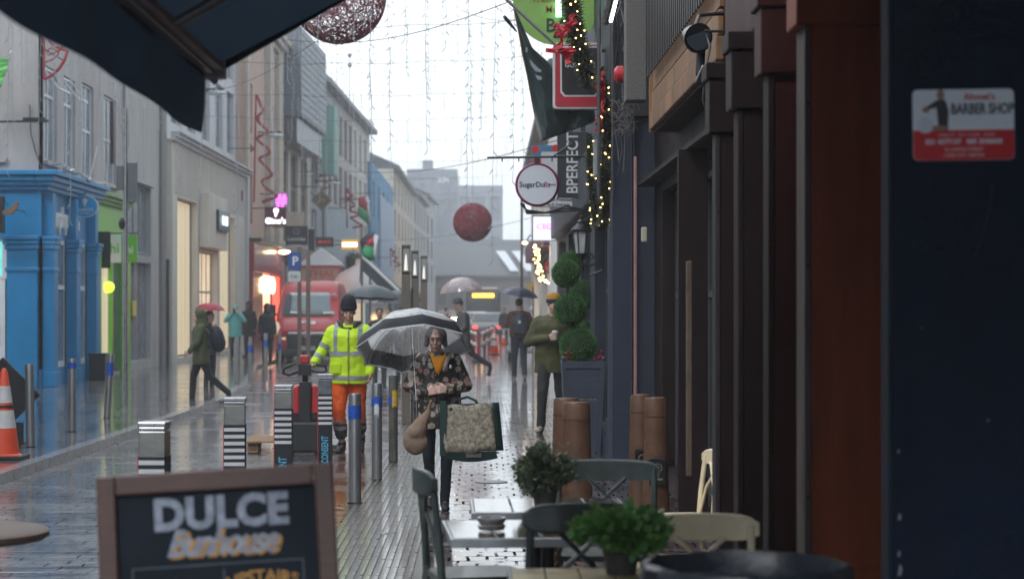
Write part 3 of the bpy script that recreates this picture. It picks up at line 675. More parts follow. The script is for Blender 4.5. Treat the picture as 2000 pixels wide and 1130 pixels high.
mb = MB(); mb.prismx([(-.6, H4), (-.6, H4 + .3), (7, H4 + 4.2), (14, H4)], 0, w4); part(mb, 'roof', roof_m, o4)
for i in range(3):
    x = w4 * (.42 + i * .09); mb = MB(); mb.add([(x, -.3, H4 + .8), (x + 1.0, -.3, H4 + .8), (x - .6, 4.6, H4 + 3.4), (x - 1.8, 4.6, H4 + 3.4)], [(0, 1, 2, 3)]); part(mb, 'rooflight', mat('rooflight', (.6, .62, .65), .3), o4, solid=.2)

# ---- the street goes on behind the camera: unseen fronts added to block sky light
nbl, _ = building('left_unseen_front', 'unseen pale rendered street front left of the camera, added to block sky light', (-9.3, -12), (-9.3, 33), 8.0, wall_grey, [(x, x + 1.4, z, z + 2, 'sash') for x in range(2, 42, 5) for z in (4.6,)] + [(x, x + 3.6, .3, 3, 'shop') for x in range(2, 40, 5)], back=6)
nbr, _ = building('right_unseen_front', 'unseen dark shop front running on behind the camera, added to block sky light', (1.95, 6.6), (1.95, -4), 8.5, wall_conc, [(x, x + 1.4, z, z + 2, 'sash') for x in (2, 7) for z in (4.6,)] + [(x, x + 3.6, .3, 3, 'shop') for x in (1, 6)], back=6)

# wet leaves and litter
lfm = mat('wet_brown_leaf', (.10, .055, .02), .35, .5, 30, coat=.4); rl_ = random.Random(4)
for i in range(26):
    px, py = (rl_.uniform(640, 1000), rl_.uniform(905, 1120)) if i % 3 else (rl_.uniform(60, 560), rl_.uniform(800, 930)); p = G(px, py, .016); a = rl_.uniform(0, 6); s_ = rl_.uniform(.025, .06)
    mb = MB(); mb.add([(s_ * cos(a + k * 1.05) * (1 if k % 3 == 0 else .55), s_ * sin(a + k * 1.05) * (1 if k % 3 == 0 else .55), .004 * (k % 2)) for k in range(6)], [(0, 1, 2, 3, 4, 5)])
    o = part(mb, 'fallen_leaf', lfm, None, solid=.001); o.location = p; thing(o, 'small wet brown leaf stuck to the paving', 'leaf', 'wet leaves on the ground')
# ================================================================ RIGHT SIDE
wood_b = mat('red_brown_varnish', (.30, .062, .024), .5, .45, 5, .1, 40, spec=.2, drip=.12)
wood_d = mat('shaded_red_wood', (.040, .009, .008), .5, .3, 5, .1, 40, spec=.2, drip=.12)
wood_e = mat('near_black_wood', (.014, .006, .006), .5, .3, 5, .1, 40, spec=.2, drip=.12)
navy_w = mat('navy_wall_paint', (.002, .009, .026), .6, .4, 2.5, .25, 50, spec=.2)
slate_p = mat('slate_blue_paint', (.026, .034, .056), .6, .12, 6, .3, 120, spec=.25)
edge_m = mat('street_lit_edge', (.10, .075, .07), .6, .5, 9, drip=.2, spec=.2)  # nearest pilaster edge: reflected street light put into its paler colour
edge_k = mat('dark_edge', (.022, .014, .014), .6, .5, 9, drip=.2, spec=.12); edge_g = mat('mid_edge', (.035, .028, .03), .6, .4, 9, drip=.2, spec=.15)  # the other pilaster edges, painted with less of that light
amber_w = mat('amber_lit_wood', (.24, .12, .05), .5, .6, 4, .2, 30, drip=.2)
XR = 1.40
# nearest navy wall with sticker
nb, _ = building('navy_shop', 'navy painted shop wall end filling the right edge of the view', (XR, 6.8), (6, 6.8), 6.5, navy_w, [], back=.14)
mb = MB(); mb.bb(-.012, .012, .01, .13, 0, 6.4); part(mb, 'edge_strip', mat('blue_grey_edge', (.018, .026, .045), .7, .4, 5, spec=.15), nb)
mb = MB()
for (px, py, a_, b_) in ((1757, 1008, .005, .012), (1756, 1080, .004, .010), (1758, 1112, .007, .02), (1755, 880, .003, .006), (1800, 640, .002, .003), (1930, 820, .003, .004)):
    q_ = W(px, py, 6.797); mb.prism([(q_.x - a_, q_.z - b_), (q_.x + a_ * .6, q_.z - b_ * .8), (q_.x + a_, q_.z + b_ * .4), (q_.x - a_ * .2, q_.z + b_)], 6.796, 6.799)
addw2 = mb
mb2 = MB(); mb2.tube([W(1938, 362, 6.797), W(1935, 400, 6.797), W(1925, 440, 6.797), W(1905, 500, 6.797)], .0011, 4)
for m3, nm_, mm in ((addw2, 'chipped_paint', mat('chip_pale', (.30, .32, .36), .7, .3, 90)), (mb2, 'scratch', mat('scratch_blue', (.03, .06, .11), .6))):
    o_ = part(m3, nm_, mm, None); o_.data.transform((Matrix.Translation(nb.location) @ Euler(nb.rotation_euler).to_matrix().to_4x4()).inverted()); o_.parent = nb
# sticker
red_s = mat('sticker_red', (.62, .01, .02), .4, .06); wht_s = mat('sticker_white', (.80, .84, .90), .4, .05)
x0 = (1782 - VX) / F * 6.8; x1 = (1980 - VX) / F * 6.8; z0 = HC + (600 - 313) / F * 6.8; z1 = HC + (600 - 175) / F * 6.8
t = T('barber_sticker', 'red and white BARBER SHOP sticker on the navy wall', 'sticker', ((x0 + x1) / 2, 6.797, (z0 + z1) / 2)); t.rotation_euler = (0, radians(-.8), 0)
def rrect(w_, h, r, n=5):
    pts = []
    for cx, cz, a0 in ((w_ / 2 - r, h / 2 - r, 0), (-w_ / 2 + r, h / 2 - r, 90), (-w_ / 2 + r, -h / 2 + r, 180), (w_ / 2 - r, -h / 2 + r, 270)):
        for k in range(n + 1): a = radians(a0 + 90 * k / n); pts.append((cx + r * cos(a), cz + r * sin(a)))
    return pts
w_ = x1 - x0; h_ = z1 - z0
mb = MB(); mb.prism(rrect(w_, h_, .018), -.003, 0); part(mb, 'backing', wht_s, t)
pl = [(x, min(z, -.018)) for x, z in rrect(w_ - .002, h_ - .002, .018)]
mb = MB(); mb.prism(pl, -.0045, -.003); part(mb, 'red_half', red_s, t)
k = mat('sticker_black', (.02, .02, .025), .5); sk = mat('sticker_skin', (.35, .2, .15), .6); pk = mat('sticker_pale', (.8, .55, .55), .5)
mb = MB(); mb.prism([(-.085, -.015), (-.055, -.018), (-.05, .05), (-.062, .085), (-.09, .085), (-.125, .062), (-.122, .052), (-.092, .06)], -.006, -.0045); part(mb, 'barber_figure', k, t)
for c_, r_, nm_ in (((-.077, -.005, .102), (.013, .002, .019), 'barber_head'), ((-.128, -.005, .052), (.012, .002, .010), 'barber_hand'), ((-.08, -.005, -.01), (.03, .002, .010), 'barber_arm')): part(MB().ball(c_, r_), nm_, sk, t)
mb = MB(); mb.ball((-.13, -.005, .0), (.028, .002, .028)); part(mb, 'towel', mat('sticker_towel', (.7, .75, .85), .6), t)
text("Ahmet's", .032, red_s, t, (.055, -.005, .094), bold=.02, ext=.001)
text('BARBER SHOP', .050, k, t, (.064, -.005, .052), bold=.025, ext=.001, sx=.68)
text('HAIRCUT   HOT TOWEL   SHAVE', .013, pk, t, (.01, -.006, -.035), ext=.001, bold=.01)
text('021 4277137   085 2048600', .023, wht_s, t, (0, -.006, -.058), ext=.001, bold=.03)
text('26 CASTLE STREET', .016, pk, t, (0, -.006, -.084), ext=.001, bold=.02); text('CORK CITY CENTRE', .015, pk, t, (0, -.006, -.104), ext=.001, bold=.02)

# brown shopfront with four pilasters
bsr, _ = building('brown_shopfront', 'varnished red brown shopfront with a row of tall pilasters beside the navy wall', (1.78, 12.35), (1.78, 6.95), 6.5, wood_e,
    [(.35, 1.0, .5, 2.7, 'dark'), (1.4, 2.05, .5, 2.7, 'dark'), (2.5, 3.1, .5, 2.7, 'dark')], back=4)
def rp(name, Y, w_, ztop, m, cap=.05, edge=.028, z_cap=None, depth=.34, em=None, parent=None):
    r = parent
    o = Vector((XR, Y, 0)) ; mb = MB(r)
    # built in world then moved into the shopfront's own frame
    return o
def addw(mb, name, m, root, **kw):
    """mesh in world coordinates put under a rotated root"""
    o = part(mb, name, m, None, **kw); M = Matrix.Translation(root.location) @ Euler(root.rotation_euler).to_matrix().to_4x4()
    me = o.data; me.transform(M.inverted()); o.parent = root; return o
for i, (Y, zc, m, wd) in enumerate([(8.66, 2.94, wood_b, .20), (9.75, 2.86, wood_d, .16), (10.9, 2.80, wood_e, .17), (11.95, 2.76, wood_e, .15)]):  # one varnish stepped darker along the row, shade put into the colour
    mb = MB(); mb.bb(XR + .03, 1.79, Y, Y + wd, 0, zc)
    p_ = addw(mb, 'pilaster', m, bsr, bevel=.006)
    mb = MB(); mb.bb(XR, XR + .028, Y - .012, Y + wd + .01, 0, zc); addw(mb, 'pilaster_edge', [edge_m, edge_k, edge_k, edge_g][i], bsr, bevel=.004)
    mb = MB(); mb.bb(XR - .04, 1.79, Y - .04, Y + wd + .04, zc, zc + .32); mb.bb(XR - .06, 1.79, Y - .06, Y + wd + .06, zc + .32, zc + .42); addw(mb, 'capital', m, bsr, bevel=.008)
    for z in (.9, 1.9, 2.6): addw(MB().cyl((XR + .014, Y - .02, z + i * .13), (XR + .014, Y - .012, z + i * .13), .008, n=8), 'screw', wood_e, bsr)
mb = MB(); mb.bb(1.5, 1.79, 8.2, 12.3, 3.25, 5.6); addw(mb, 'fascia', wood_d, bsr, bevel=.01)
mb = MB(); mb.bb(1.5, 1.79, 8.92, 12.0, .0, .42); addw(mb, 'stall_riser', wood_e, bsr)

# glazed bar front: recessed, dark, with amber fascia
br_, _ = building('bar_front', 'dark recessed bar front with glazed folding doors and warm lit timber fascia', (1.85, 21.3), (1.85, 12.45), 7.5, wood_e,
    [(.9, 2.9, .1, 2.9, 'shop'), (3.4, 5.6, .1, 2.9, 'dark'), (6.1, 8.4, .1, 2.9, 'dark')], back=4)
mb = MB(); mb.prismx([(13.4, 3.36), (18.6, 3.36), (18.6, 5.2), (13.4, 5.2)], 1.63, 1.85); addw(mb, 'fascia', wood_e, br_)
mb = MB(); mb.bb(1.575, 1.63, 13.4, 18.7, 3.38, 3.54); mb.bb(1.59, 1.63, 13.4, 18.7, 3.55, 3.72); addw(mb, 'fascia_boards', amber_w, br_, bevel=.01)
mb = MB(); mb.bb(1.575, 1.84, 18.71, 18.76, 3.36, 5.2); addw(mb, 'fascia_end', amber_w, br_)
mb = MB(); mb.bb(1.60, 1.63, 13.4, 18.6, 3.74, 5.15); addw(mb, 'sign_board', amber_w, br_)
mb = MB()
for i in range(30): y = 13.7 + i * .16; mb.bb(1.53, 1.55, y, y + .07, 3.84, 4.75 + .1 * sin(i * 1.7))
addw(mb, 'raised_letters', black, br_)
mb = MB(); mb.bb(1.56, 1.585, 13.6, 18.5, 4.9, 4.95); addw(mb, 'strip_light', glow_w, br_)
for x, y0, y1, z1, m_, nm in ((1.76, 13.0, 13.05, 2.95, steeld, 'door_stile'), (1.78, 14.35, 14.39, 3.0, mat('grey_metal', (.2, .2, .21), .4, metal=.5), 'door_stile'),
                              (1.6, 16.2, 16.3, 3.0, wood_e, 'door_stile'), (1.72, 12.8, 12.84, 3.0, dframe, 'door_stile')):
    mb = MB(); mb.bb(x, 1.84, y0, y1, .05, z1); addw(mb, nm, m_, br_, bevel=.004)
mb = MB(); mb.bb(1.46, 1.50, 14.2, 14.26, .52, 2.05); addw(mb, 'door_pull', mat('pale_timber', (.12, .085, .06), .5, .3, 9, spec=.2), br_, bevel=.008)
mb = MB(); mb.bb(1.66, 1.86, 12.5, 21.2, 3.0, 3.04); addw(mb, 'soffit', wood_e, br_)
mb = MB(); mb.bb(1.5, 1.53, 19.6, 19.66, 0, 3.2); addw(mb, 'pink_pipe', mat('pink_pipe', (.32, .16, .16), .4, .2, 6), br_, bevel=.01)

# slate blue shop whose end post stands out
sb, _ = building('slate_blue_shop', 'slate blue painted shop with a flat post standing out to the pavement', (1.42, 37.5), (1.42, 21.75), 7.0, navy,
    [(1, 4, .5, 2.9, 'lit'), (5, 8, .5, 2.9, 'shop'), (9, 11.5, .5, 2.9, 'shop'), (12.5, 15, .3, 2.9, 'shop'), (1.5, 2.8, 4, 5.8, 'sash'), (5, 6.3, 4, 5.8, 'sash'), (9, 10.3, 4, 5.8, 'sash')], back=6)
mb = MB(); mb.bb(1.395, 1.64, 21.3, 21.72, .01, 3.75); addw(mb, 'end_post', slate_p, sb, bevel=.008)
mb = MB(); mb.bb(1.645, 1.86, 21.4, 21.72, .01, 3.75); addw(mb, 'inner_post', navy, sb, bevel=.006)
mb = MB(); mb.bb(1.60, 1.606, 21.27, 21.3, .01, 3.7); mb.bb(1.625, 1.63, 21.27, 21.3, .01, 3.7); addw(mb, 'conduit', steeld, sb)
mb = MB(); mb.bb(1.25, 1.415, 23.5, 36.5, 2.95, 3.6); addw(mb, 'fascia', navy, sb, bevel=.02)
mb = MB(); mb.bb(1.395, 1.86, 21.3, 21.7, 3.76, 7.5); addw(mb, 'upper_pier', mat('black_render', (.02, .02, .026), .8, .4, 8, .5, 30), sb)
# second house beyond: pale, low
rb2, _ = building('cream_house', 'low cream and blue trimmed house beyond the slate blue shop', (1.42, 54), (1.42, 37.5), 5.2, wall_cream,
    [(1, 5, .4, 2.8, 'lit'), (7, 11, .4, 2.8, 'shop'), (13, 15, .4, 2.8, 'shop'), (2, 3.4, 3.4, 4.7, 'sash'), (7, 8.4, 3.4, 4.7, 'sash')], back=6)
mb = MB(); mb.bb(1.18, 1.43, 38, 53.5, 2.9, 3.3); addw(mb, 'fascia', mat('plum_fascia', (.12, .05, .09), .5), rb2)
mb = MB(); mb.bb(1.30, 1.45, 37.55, 38.1, 0, 5.1); addw(mb, 'white_pier', white, rb2); 
rb3, _ = building('far_right_house', 'tall buff house far along the right pavement', (2.5, 100), (2.3, 54), 8.2, wall_buff,
    [(x, x + 2.2, z, z + 1.8, 'dark') for x in range(2, 42, 6) for z in (4, 6.2)] + [(x, x + 4, .3, 2.9, 'shop') for x in range(1, 40, 6)], back=8)
roofslab(rb3, 46, 8.2, 1.5)
rb4, _ = building('far_right_house', 'hazy grey terrace at the far end of the right side', (4.6, 180), (2.6, 100), 9, wall_grey,
    [(x, x + 3, z, z + 1.8, 'dark') for x in range(2, 74, 7) for z in (1, 4, 6.5)], back=8)

# grey hoist box, red bell, tube lights, flood lamps
t = T('grey_hoist_box', 'grey speckled box beam hanging beside the warm timber fascia', 'box', (1.40, 19.3, 3.72))
mb = MB(); mb.bb(0, .2, 0, .3, 0, 2.2); part(mb, 'box', mat('speckled_grey', (.11, .105, .10), .7, .4, 60, .3, 80), t, bevel=.01)
t = T('red_alarm_bell', 'round red alarm bell on a dark wall beside the grey box', 'alarm bell', (1.36, 20.0, 4.05))
mb = MB(); mb.cyl((.06, 0, 0), (-.0, 0, 0), .085, .085, 20); mb.cyl((0, 0, 0), (-.03, 0, 0), .085, .05, 20); part(mb, 'bell', mat('bell_red', (.45, .02, .03), .4, .1), t, smooth=40)
mb = MB(); mb.bb(.06, .5, -.02, .02, -.02, .02); part(mb, 'mount', black, t)
def tube_light(px, py, Y, label, le=.55):
    p = W(px, py, Y); t = T('tube_light', label, 'lamp', p)
    mb = MB(); mb.cap((-.02, 0, 0), (.05, -.5, .35), .045); part(mb, 'housing', steel, t, smooth=True)
    mb = MB(); mb.cyl((.035, -.01, 0), (.105, -.48, .33), .02); part(mb, 'tube', glow_c, t)
    mb = MB(); mb.cyl((0, 0, .1), (1.45 - p.x, 0, .3), .02); part(mb, 'bracket', black, t)
tube_light(1186, 42, 21.0, 'silver tube light glowing at the top over the garland')
t = T('flood_lamp', 'black flood lamp with round visor at the top above the door pull', 'lamp', W(1352, 70, 13.2))
mb = MB(); mb.cyl((0, 0, 0), (.03, -.1, -.03), .07, .10, 20); mb.ball((0, .03, 0), (.07, .07, .07)); part(mb, 'head', black, t, smooth=40)
mb = MB(); mb.cyl((.03, -.098, -.03), (.0315, -.104, -.031), .08, n=20); part(mb, 'glass', glass, t)
mb = MB(); mb.tube([(0, 0, 0), (.05, .05, .14), (.2, .1, .16), (.46, .12, .14)], .014, 6); mb.cap((.05, .0, -.25), (.06, .02, -.1), .03); part(mb, 'bracket', black, t)
t = T('flood_lamp', 'small black flood lamp hanging below the first with a trailing cable', 'lamp', W(1378, 150, 12.9))
mb = MB(); mb.box((0, 0, 0), (.1, .08, .13), (.3, .4, 0)); part(mb, 'head', black, t, bevel=.015)
mb = MB(); mb.tube([(0, 0, .05), (.03, .02, .2), (.0, .05, .3), (.3, .05, .3)], .010, 6); mb.tube([(0, 0, 0), (-.02, 0, -.15), (.02, 0, -.25)], .006, 5); part(mb, 'cable', black, t)
mb = MB()
for k in range(5):
    pts = [Vector((1.42 + .02 * k, 21 - .1 * k, 5.2 - .15 * k))]
    for i in range(8): pts.append(pts[-1] + Vector((R.uniform(-.05, .05), R.uniform(-.1, .1), -R.uniform(.08, .3))))
    mb.tube(pts, .010, 5)
thing(part(mb, 'wall_cables', wire_m), 'tangle of black cables down the dark wall behind the garland', 'cable')
# twiggy vine
mb = MB()
for k in range(110):
    s0 = W(R.uniform(1205, 1235), R.uniform(195, 262), 20.4); s1 = s0 + Vector((R.uniform(-.1, .1), R.uniform(-.1, .1), R.uniform(-.08, .08)))
    mb.tube([s0, (s0 + s1) / 2 + Vector((.015, 0, .02)), s1], .0035, 4)
thing(part(mb, 'dry_vine', mat('dry_twigs', (.16, .14, .13), .8, .3)), 'tangle of dry grey twigs under the grey box', 'plant')
# grey conduit pipes up the pier
for px, r_, lb_ in ((1197, .014, 'thin grey conduit running up the left corner of the dark pier'), (1170, .02, 'thicker grey conduit left of the dark pier behind the garland')):
    x = (px - VX) / F * 21.2; thing(part(MB().cyl((x, 21.22, 2.9), (x, 21.22, 6), r_), 'conduit_pipe', steeld), lb_, 'pipe')
mb = MB(); mb.bb(1.4, 1.52, 22.6, 22.9, 3.2, 3.62); t = thing(part(mb, 'junction_box', mat('box_grey', (.25, .28, .28), .5), bevel=.01), 'pale grey junction box over the lantern', 'box'); t.location.x -= .12
mb = MB(); p = W(1258, 458, 17.6); mb.box(p, (.05, .06, .13)); thing(part(mb, 'cream_box', mat('aged_cream', (.4, .35, .27), .6), bevel=.01), 'small cream sounder box on the pink pipe', 'box')

# ---- lantern
lw = Vector((1.17, 23.3, 2.45)); t = T('carriage_lantern', 'black carriage lantern on scrolled bracket above the topiary', 'lamp', lw)
mb = MB(); mb.lathe([(.10, .16), (.07, -.10), (.03, -.14)], n=6, cap=False); part(mb, 'glass', mat('lantern_glass', (.35, .36, .36), .15, .3, 6), t)
mb = MB()
for i in range(6): a = i * pi / 3; mb.cyl((.102 * cos(a), .102 * sin(a), .16), (.07 * cos(a), .07 * sin(a), -.1), .009, n=5)
mb.lathe([(.12, .155), (.125, .175), (.05, .25), (.055, .27), (.015, .30), (.02, .33), (.0, .36)], n=12); mb.lathe([(.075, -.1), (.04, -.16), (.0, -.2)], n=12); part(mb, 'frame', black, t, smooth=35)
mb = MB(); mb.tube([(0, 0, -.2), (.06, 0, -.26), (.16, 0, -.22), (.24, 0, -.12)], .012); mb.tube([(.05, 0, -.14), (.1, 0, -.18), (.14, 0, -.14), (.1, 0, -.1), (.07, 0, -.13)], .009); mb.tube([(0, 0, -.2), (.0, 0, -.3), (.08, 0, -.36), (.24, 0, -.3)], .01); part(mb, 'bracket', black, t)

# ================================================================ SIGNS ON THE RIGHT
def board(name, label, cx, cy, cz, w_, h, m, th_=.08, bev=.01, frame=None, fr_w=.02, shape=None):
    t = T(name, label, 'sign', (cx, cy, cz))
    mb = MB(); mb.bb(-w_ / 2, w_ / 2, -th_ / 2, th_ / 2, -h / 2, h / 2); part(mb, 'panel', m, t, bevel=bev)
    if frame:
        mb = MB(); f = fr_w; e = th_ / 2 + .004
        mb.bb(-w_ / 2, w_ / 2, -e, -th_ / 2 + .01, -h / 2, -h / 2 + f); mb.bb(-w_ / 2, w_ / 2, -e, -th_ / 2 + .01, h / 2 - f, h / 2)
        mb.bb(-w_ / 2, -w_ / 2 + f, -e, -th_ / 2 + .01, -h / 2 + f, h / 2 - f); mb.bb(w_ / 2 - f, w_ / 2, -e, -th_ / 2 + .01, -h / 2 + f, h / 2 - f); part(mb, 'frame', frame, t)
    return t
# round sugar sign
p = W(1049, 361, 24); t = T('round_sign', 'round white salon sign with magenta rim hanging from a long bracket', 'sign', p)
mb = MB(); mb.cyl((0, -.04, 0), (0, .04, 0), .235, n=48); part(mb, 'face', mat('sign_white', (.62, .64, .68), .35, .04, 3), t, smooth=30)
mb = MB(); mb.tube([(.245 * cos(a * pi / 24), 0, .245 * sin(a * pi / 24)) for a in range(48)], .019, 8, True); mb.lathe([(.25, -.05), (.25, .05)], cap=False, n=48); mb.v[384:] = [Vector((v.x, v.z, v.y)) for v in mb.v[384:]]; part(mb, 'rim', mat('magenta', (.35, .01, .12), .4, .1), t, smooth=True)
ink = mat('ink', (.02, .015, .04), .5)
text('SugarDo', .088, ink, t, (-.06, -.043, .0), bold=.012, ext=.002); text('lls', .088, mat('magenta', (1, 0, 0)), t, (.118, -.043, .0), bold=.012, ext=.002); text('SALON', .028, ink, t, (.18, -.043, -.0), bold=.01, ext=.002)
mb = MB(); mb.bb(-.03, .03, -.015, .015, .25, .34); mb.cyl((-.60, 0, .325), (1.42 - p.x, 0, .345), .014, n=8)
for x in (-.42, -.22, .18): mb.cyl((x, 0, .33), (x, 0, .28), .009, n=6)
mb.cyl((.2, 0, .35), (.42, 0, .50), .010); part(mb, 'bracket', black, t)
mb = MB()
for k in range(3):
    mb.tube([(-.2 + .02 * k, .1, -.22), (-.12, .1, -.30 - .02 * k), (.1, .1, -.33), (.35, .1, -.25 - .03 * k), (.6, .1, -.3)], .012, 5)
part(mb, 'scroll', black, t)
# perfect sign
t = board('vertical_sign', 'tall dark sign with white letters reading upward', 1.19, 26, HC + (600 - 322) / F * 26, .40, .86, mat('charcoal_sign', (.022, .026, .032), .5, .2))
text('BPERFECT', .21, mat('off_white', (.6, .6, .6), .5), t, (0, -.045, .02), rot=(90, -90, 0), bold=.015, sx=.85)
mb = MB(); mb.cyl((.2, 0, .2), (.3, 0, .2), .02); part(mb, 'bracket', black, t)
# pub sign with red frame
g_r = mat('pub_red', (.42, .015, .03), .35, .1); g_w = mat('pub_white', (.6, .6, .6), .4, .05)
t = T('pub_sign', 'rounded pub light box with white edge, red border and black middle', 'sign', W(1127, 150, 23))
mb = MB(); mb.prism(rrect(.56, .76, .04), -.08, .08); part(mb, 'case', g_w, t, bevel=.008)
mb = MB(); mb.prism(rrect(.51, .71, .035), -.088, -.08); part(mb, 'red_border', g_r, t)
mb = MB(); mb.prism([(-.20, .34), (.30 - .05, .34), (.25, -.2), (.20, -.24), (-.15, -.24), (-.195, -.19)], -.092, -.088); part(mb, 'white_line', g_w, t)
mb = MB(); mb.prism([(-.18, .32), (.235, .32), (.235, -.18), (.19, -.22), (-.14, -.22), (-.178, -.175)], -.096, -.092); part(mb, 'black_middle', black, t)
text('GUINNESS', .075, g_w, t, (.03, -.1, .12), bold=.01)
mb = MB(); mb.cyl((.27, 0, .3), (.5, 0, .3), .02); mb.cyl((.27, 0, -.3), (.5, 0, -.3), .02); part(mb, 'bracket', black, t)
# green round music sign
t = T('green_music_sign', 'large round lime sign with Traditional Music and BAR lettering at the top', 'sign', W(1088, 2, 25.2))
mb = MB(); mb.cyl((0, -.03, 0), (0, .03, 0), .555, n=56); gsm = mat('lime_sign', (.20, .36, .07), .5, .15, 3); part(mb, 'panel', gsm, t, smooth=30)
tr_ = mat('rust_letters', (.25, .08, .03), .5)
text('Traditional', .125, tr_, t, (-.33, -.035, .02), bold=.005, align='LEFT'); text('Music', .125, tr_, t, (-.15, -.035, -.115), bold=.005, align='LEFT')
text('BAR', .24, mat('dark_green_letters', (.01, .04, .02), .5), t, (-.15, -.035, -.32), bold=.01, align='LEFT')
mb = MB(); mb.bb(-.05, .3, -.04, -.032, -.47, -.44); part(mb, 'underline', black, t)
mb = MB(); mb.cyl((.3, 0, .3), (.5, 0, .3), .02); part(mb, 'bracket', black, t)
mb = MB(); mb.bb(-.02, .05, -.12, -.10, -.22, .02); part(mb, 'light_strip', mat('green_white_light', (.8, 1, .9), .5, emit=(.45, 1, .75), es=2.2), t)
# to-let board
t = board('agency_board', 'estate agency board with blue and red pattern behind the round sign', W(1066, 0, 29).x, 29, HC + (600 - 338) / F * 29, .42, .80, mat('board_white', (.55, .55, .58), .5))
mb = MB(); mb.bb(-.21, -.07, -.045, -.041, -.1, .4); mb.bb(-.07, .21, -.045, -.041, .31, .4); part(mb, 'blue_blocks', mat('board_blue', (.06, .17, .28), .5, .2, 9), t)
for c_ in ((-.13, .17, .06), (-.15, .34, .05), (.14, .36, .05)): part(MB().cyl((c_[0], -.05, c_[1]), (c_[0], -.046, c_[1]), c_[2], n=20), 'red_disc', red_s, t)
part(MB().box((.0, -.05, .06), (.035, .006, .16), (0, radians(-35), 0)), 'red_bar', red_s, t)
text('Cohalan', .095, ink, t, (.02, -.046, -.03), ext=.002, align='LEFT', sx=.6); text('Downing', .095, ink, t, (.02, -.046, -.13), ext=.002, align='LEFT', sx=.6)
t = board('letting_board', 'narrow pale letting board with small dark print under the round sign', W(1088, 0, 27.5).x, 27.5, HC + (600 - 394) / F * 27.5, .50, .15, mat('board_white', (0, 0, 0)))
text('Retail Premises', .062, ink, t, (.02, -.045, .03), ext=.002, bold=.01); text('sq. ft. Total Area', .045, ink, t, (.02, -.045, -.04), ext=.002, bold=.01)
# lit CBD sign
t = board('lit_sign', 'square white glowing sign with pink letters on the right side', W(1063, 0, 36).x, 36, HC + (600 - 446) / F * 36, .44, .46, mat('lit_white_panel', (.9, .9, .95), .5, .02, emit=(.80, .84, 1), es=.55), frame=mat('grey_metal', (0, 0, 0)), th_=.12)
text('CBD', .14, mat('pink_lit', (.9, .2, .7), .5, emit=(1, .2, .8), es=.7), t, (0, -.075, .03), bold=.01); text('the           store', .05, mat('violet_lit', (.5, .5, .9), .5, emit=(.4, .4, 1), es=.4), t, (0, -.07, .03))
# no-entry, amber round sign, lamp
t = T('no_entry_sign', 'round red-rimmed prohibition sign on a thin post', 'sign', W(1077, 600, 40)); t.location.z = 0
zc = HC + (600 - 522) / F * 40
mb = MB(); mb.tube([(.12 * cos(a * pi / 12), 0, zc + .12 * sin(a * pi / 12)) for a in range(24)], .02, 6, True); mb.cyl((-.08, 0, zc + .08), (.08, 0, zc - .08), .014); part(mb, 'rim', red_s, t)
mb = MB(); mb.cyl((0, .0, zc), (0, .02, zc), .11, n=24); part(mb, 'face', mat('dull_face', (.25, .25, .25), .5), t); mb = MB(); mb.cyl((0, .03, 0), (0, .03, zc + .15), .03); part(mb, 'post', steeld, t)
t = T('amber_round_sign', 'round amber board on a post behind the brown-jacketed man', 'sign', W(1042, 600, 56)); t.location.z = 0
zc = HC + (600 - 567) / F * 56
mb = MB(); mb.cyl((0, 0, zc), (0, .03, zc), .22, n=24); part(mb, 'face', mat('amber_paint', (.45, .28, .09), .5), t); mb = MB(); mb.bb(-.03, .03, -.01, 0, zc - .12, zc + .1); part(mb, 'mark', black, t); mb = MB(); mb.cyl((0, .04, 0), (0, .04, zc), .03); part(mb, 'post', steeld, t)
# yellow fairy light column
t = T('glowing_light_string', 'bright yellow fairy light string hanging below the lit square sign', 'fairy lights', W(1056, 515, 39))
mb = MB(); path = [(-.13, 0, .36), (-.06, 0, .2), (-.09, 0, .05), (.0, 0, -.15), (.0, 0, -.3), (.12, 0, -.38)]; mb.tube(path, .03, 6); part(mb, 'cable', wire_m, t)
bb0 = None
for i in range(80):
    k = R.uniform(0, 4.99); a = Vector(path[int(k)]); b = Vector(path[int(k) + 1]); q = a.lerp(b, k % 1) + Vector((R.gauss(0, .03), R.gauss(0, .03), R.gauss(0, .02)))
    if not bb0: mb = MB(); mb.ball((0, 0, 0), .016, 6, 4); bb0 = part(mb, 'bulb', bulb_m, t); bb0.location = q
    else: c_ = bb0.copy(); S.collection.objects.link(c_); c_.parent = t; c_.location = q
# right lamp post
t = T('lamp_post', 'slim tall grey lamp post on the right pavement far along', 'lamp post', G(1019, 690)); 
mb = MB(); mb.lathe([(.09, 0), (.08, .3), (.055, 1.2), (.045, 5.9)], n=12); part(mb, 'post', steeld, t, smooth=30)
mb = MB(); mb.tube([(0, 0, 3.9), (.3, 0, 4.4), (.6, 0, 4.45)], .03); mb.ball((.3, -.05, 3.6), (.1, .1, .1)); part(mb, 'arm', steeld, t)
mb = MB(); mb.ball((.12, -.1, 4.12), (.10, .1, .05)); part(mb, 'lamp', glow_w, t)

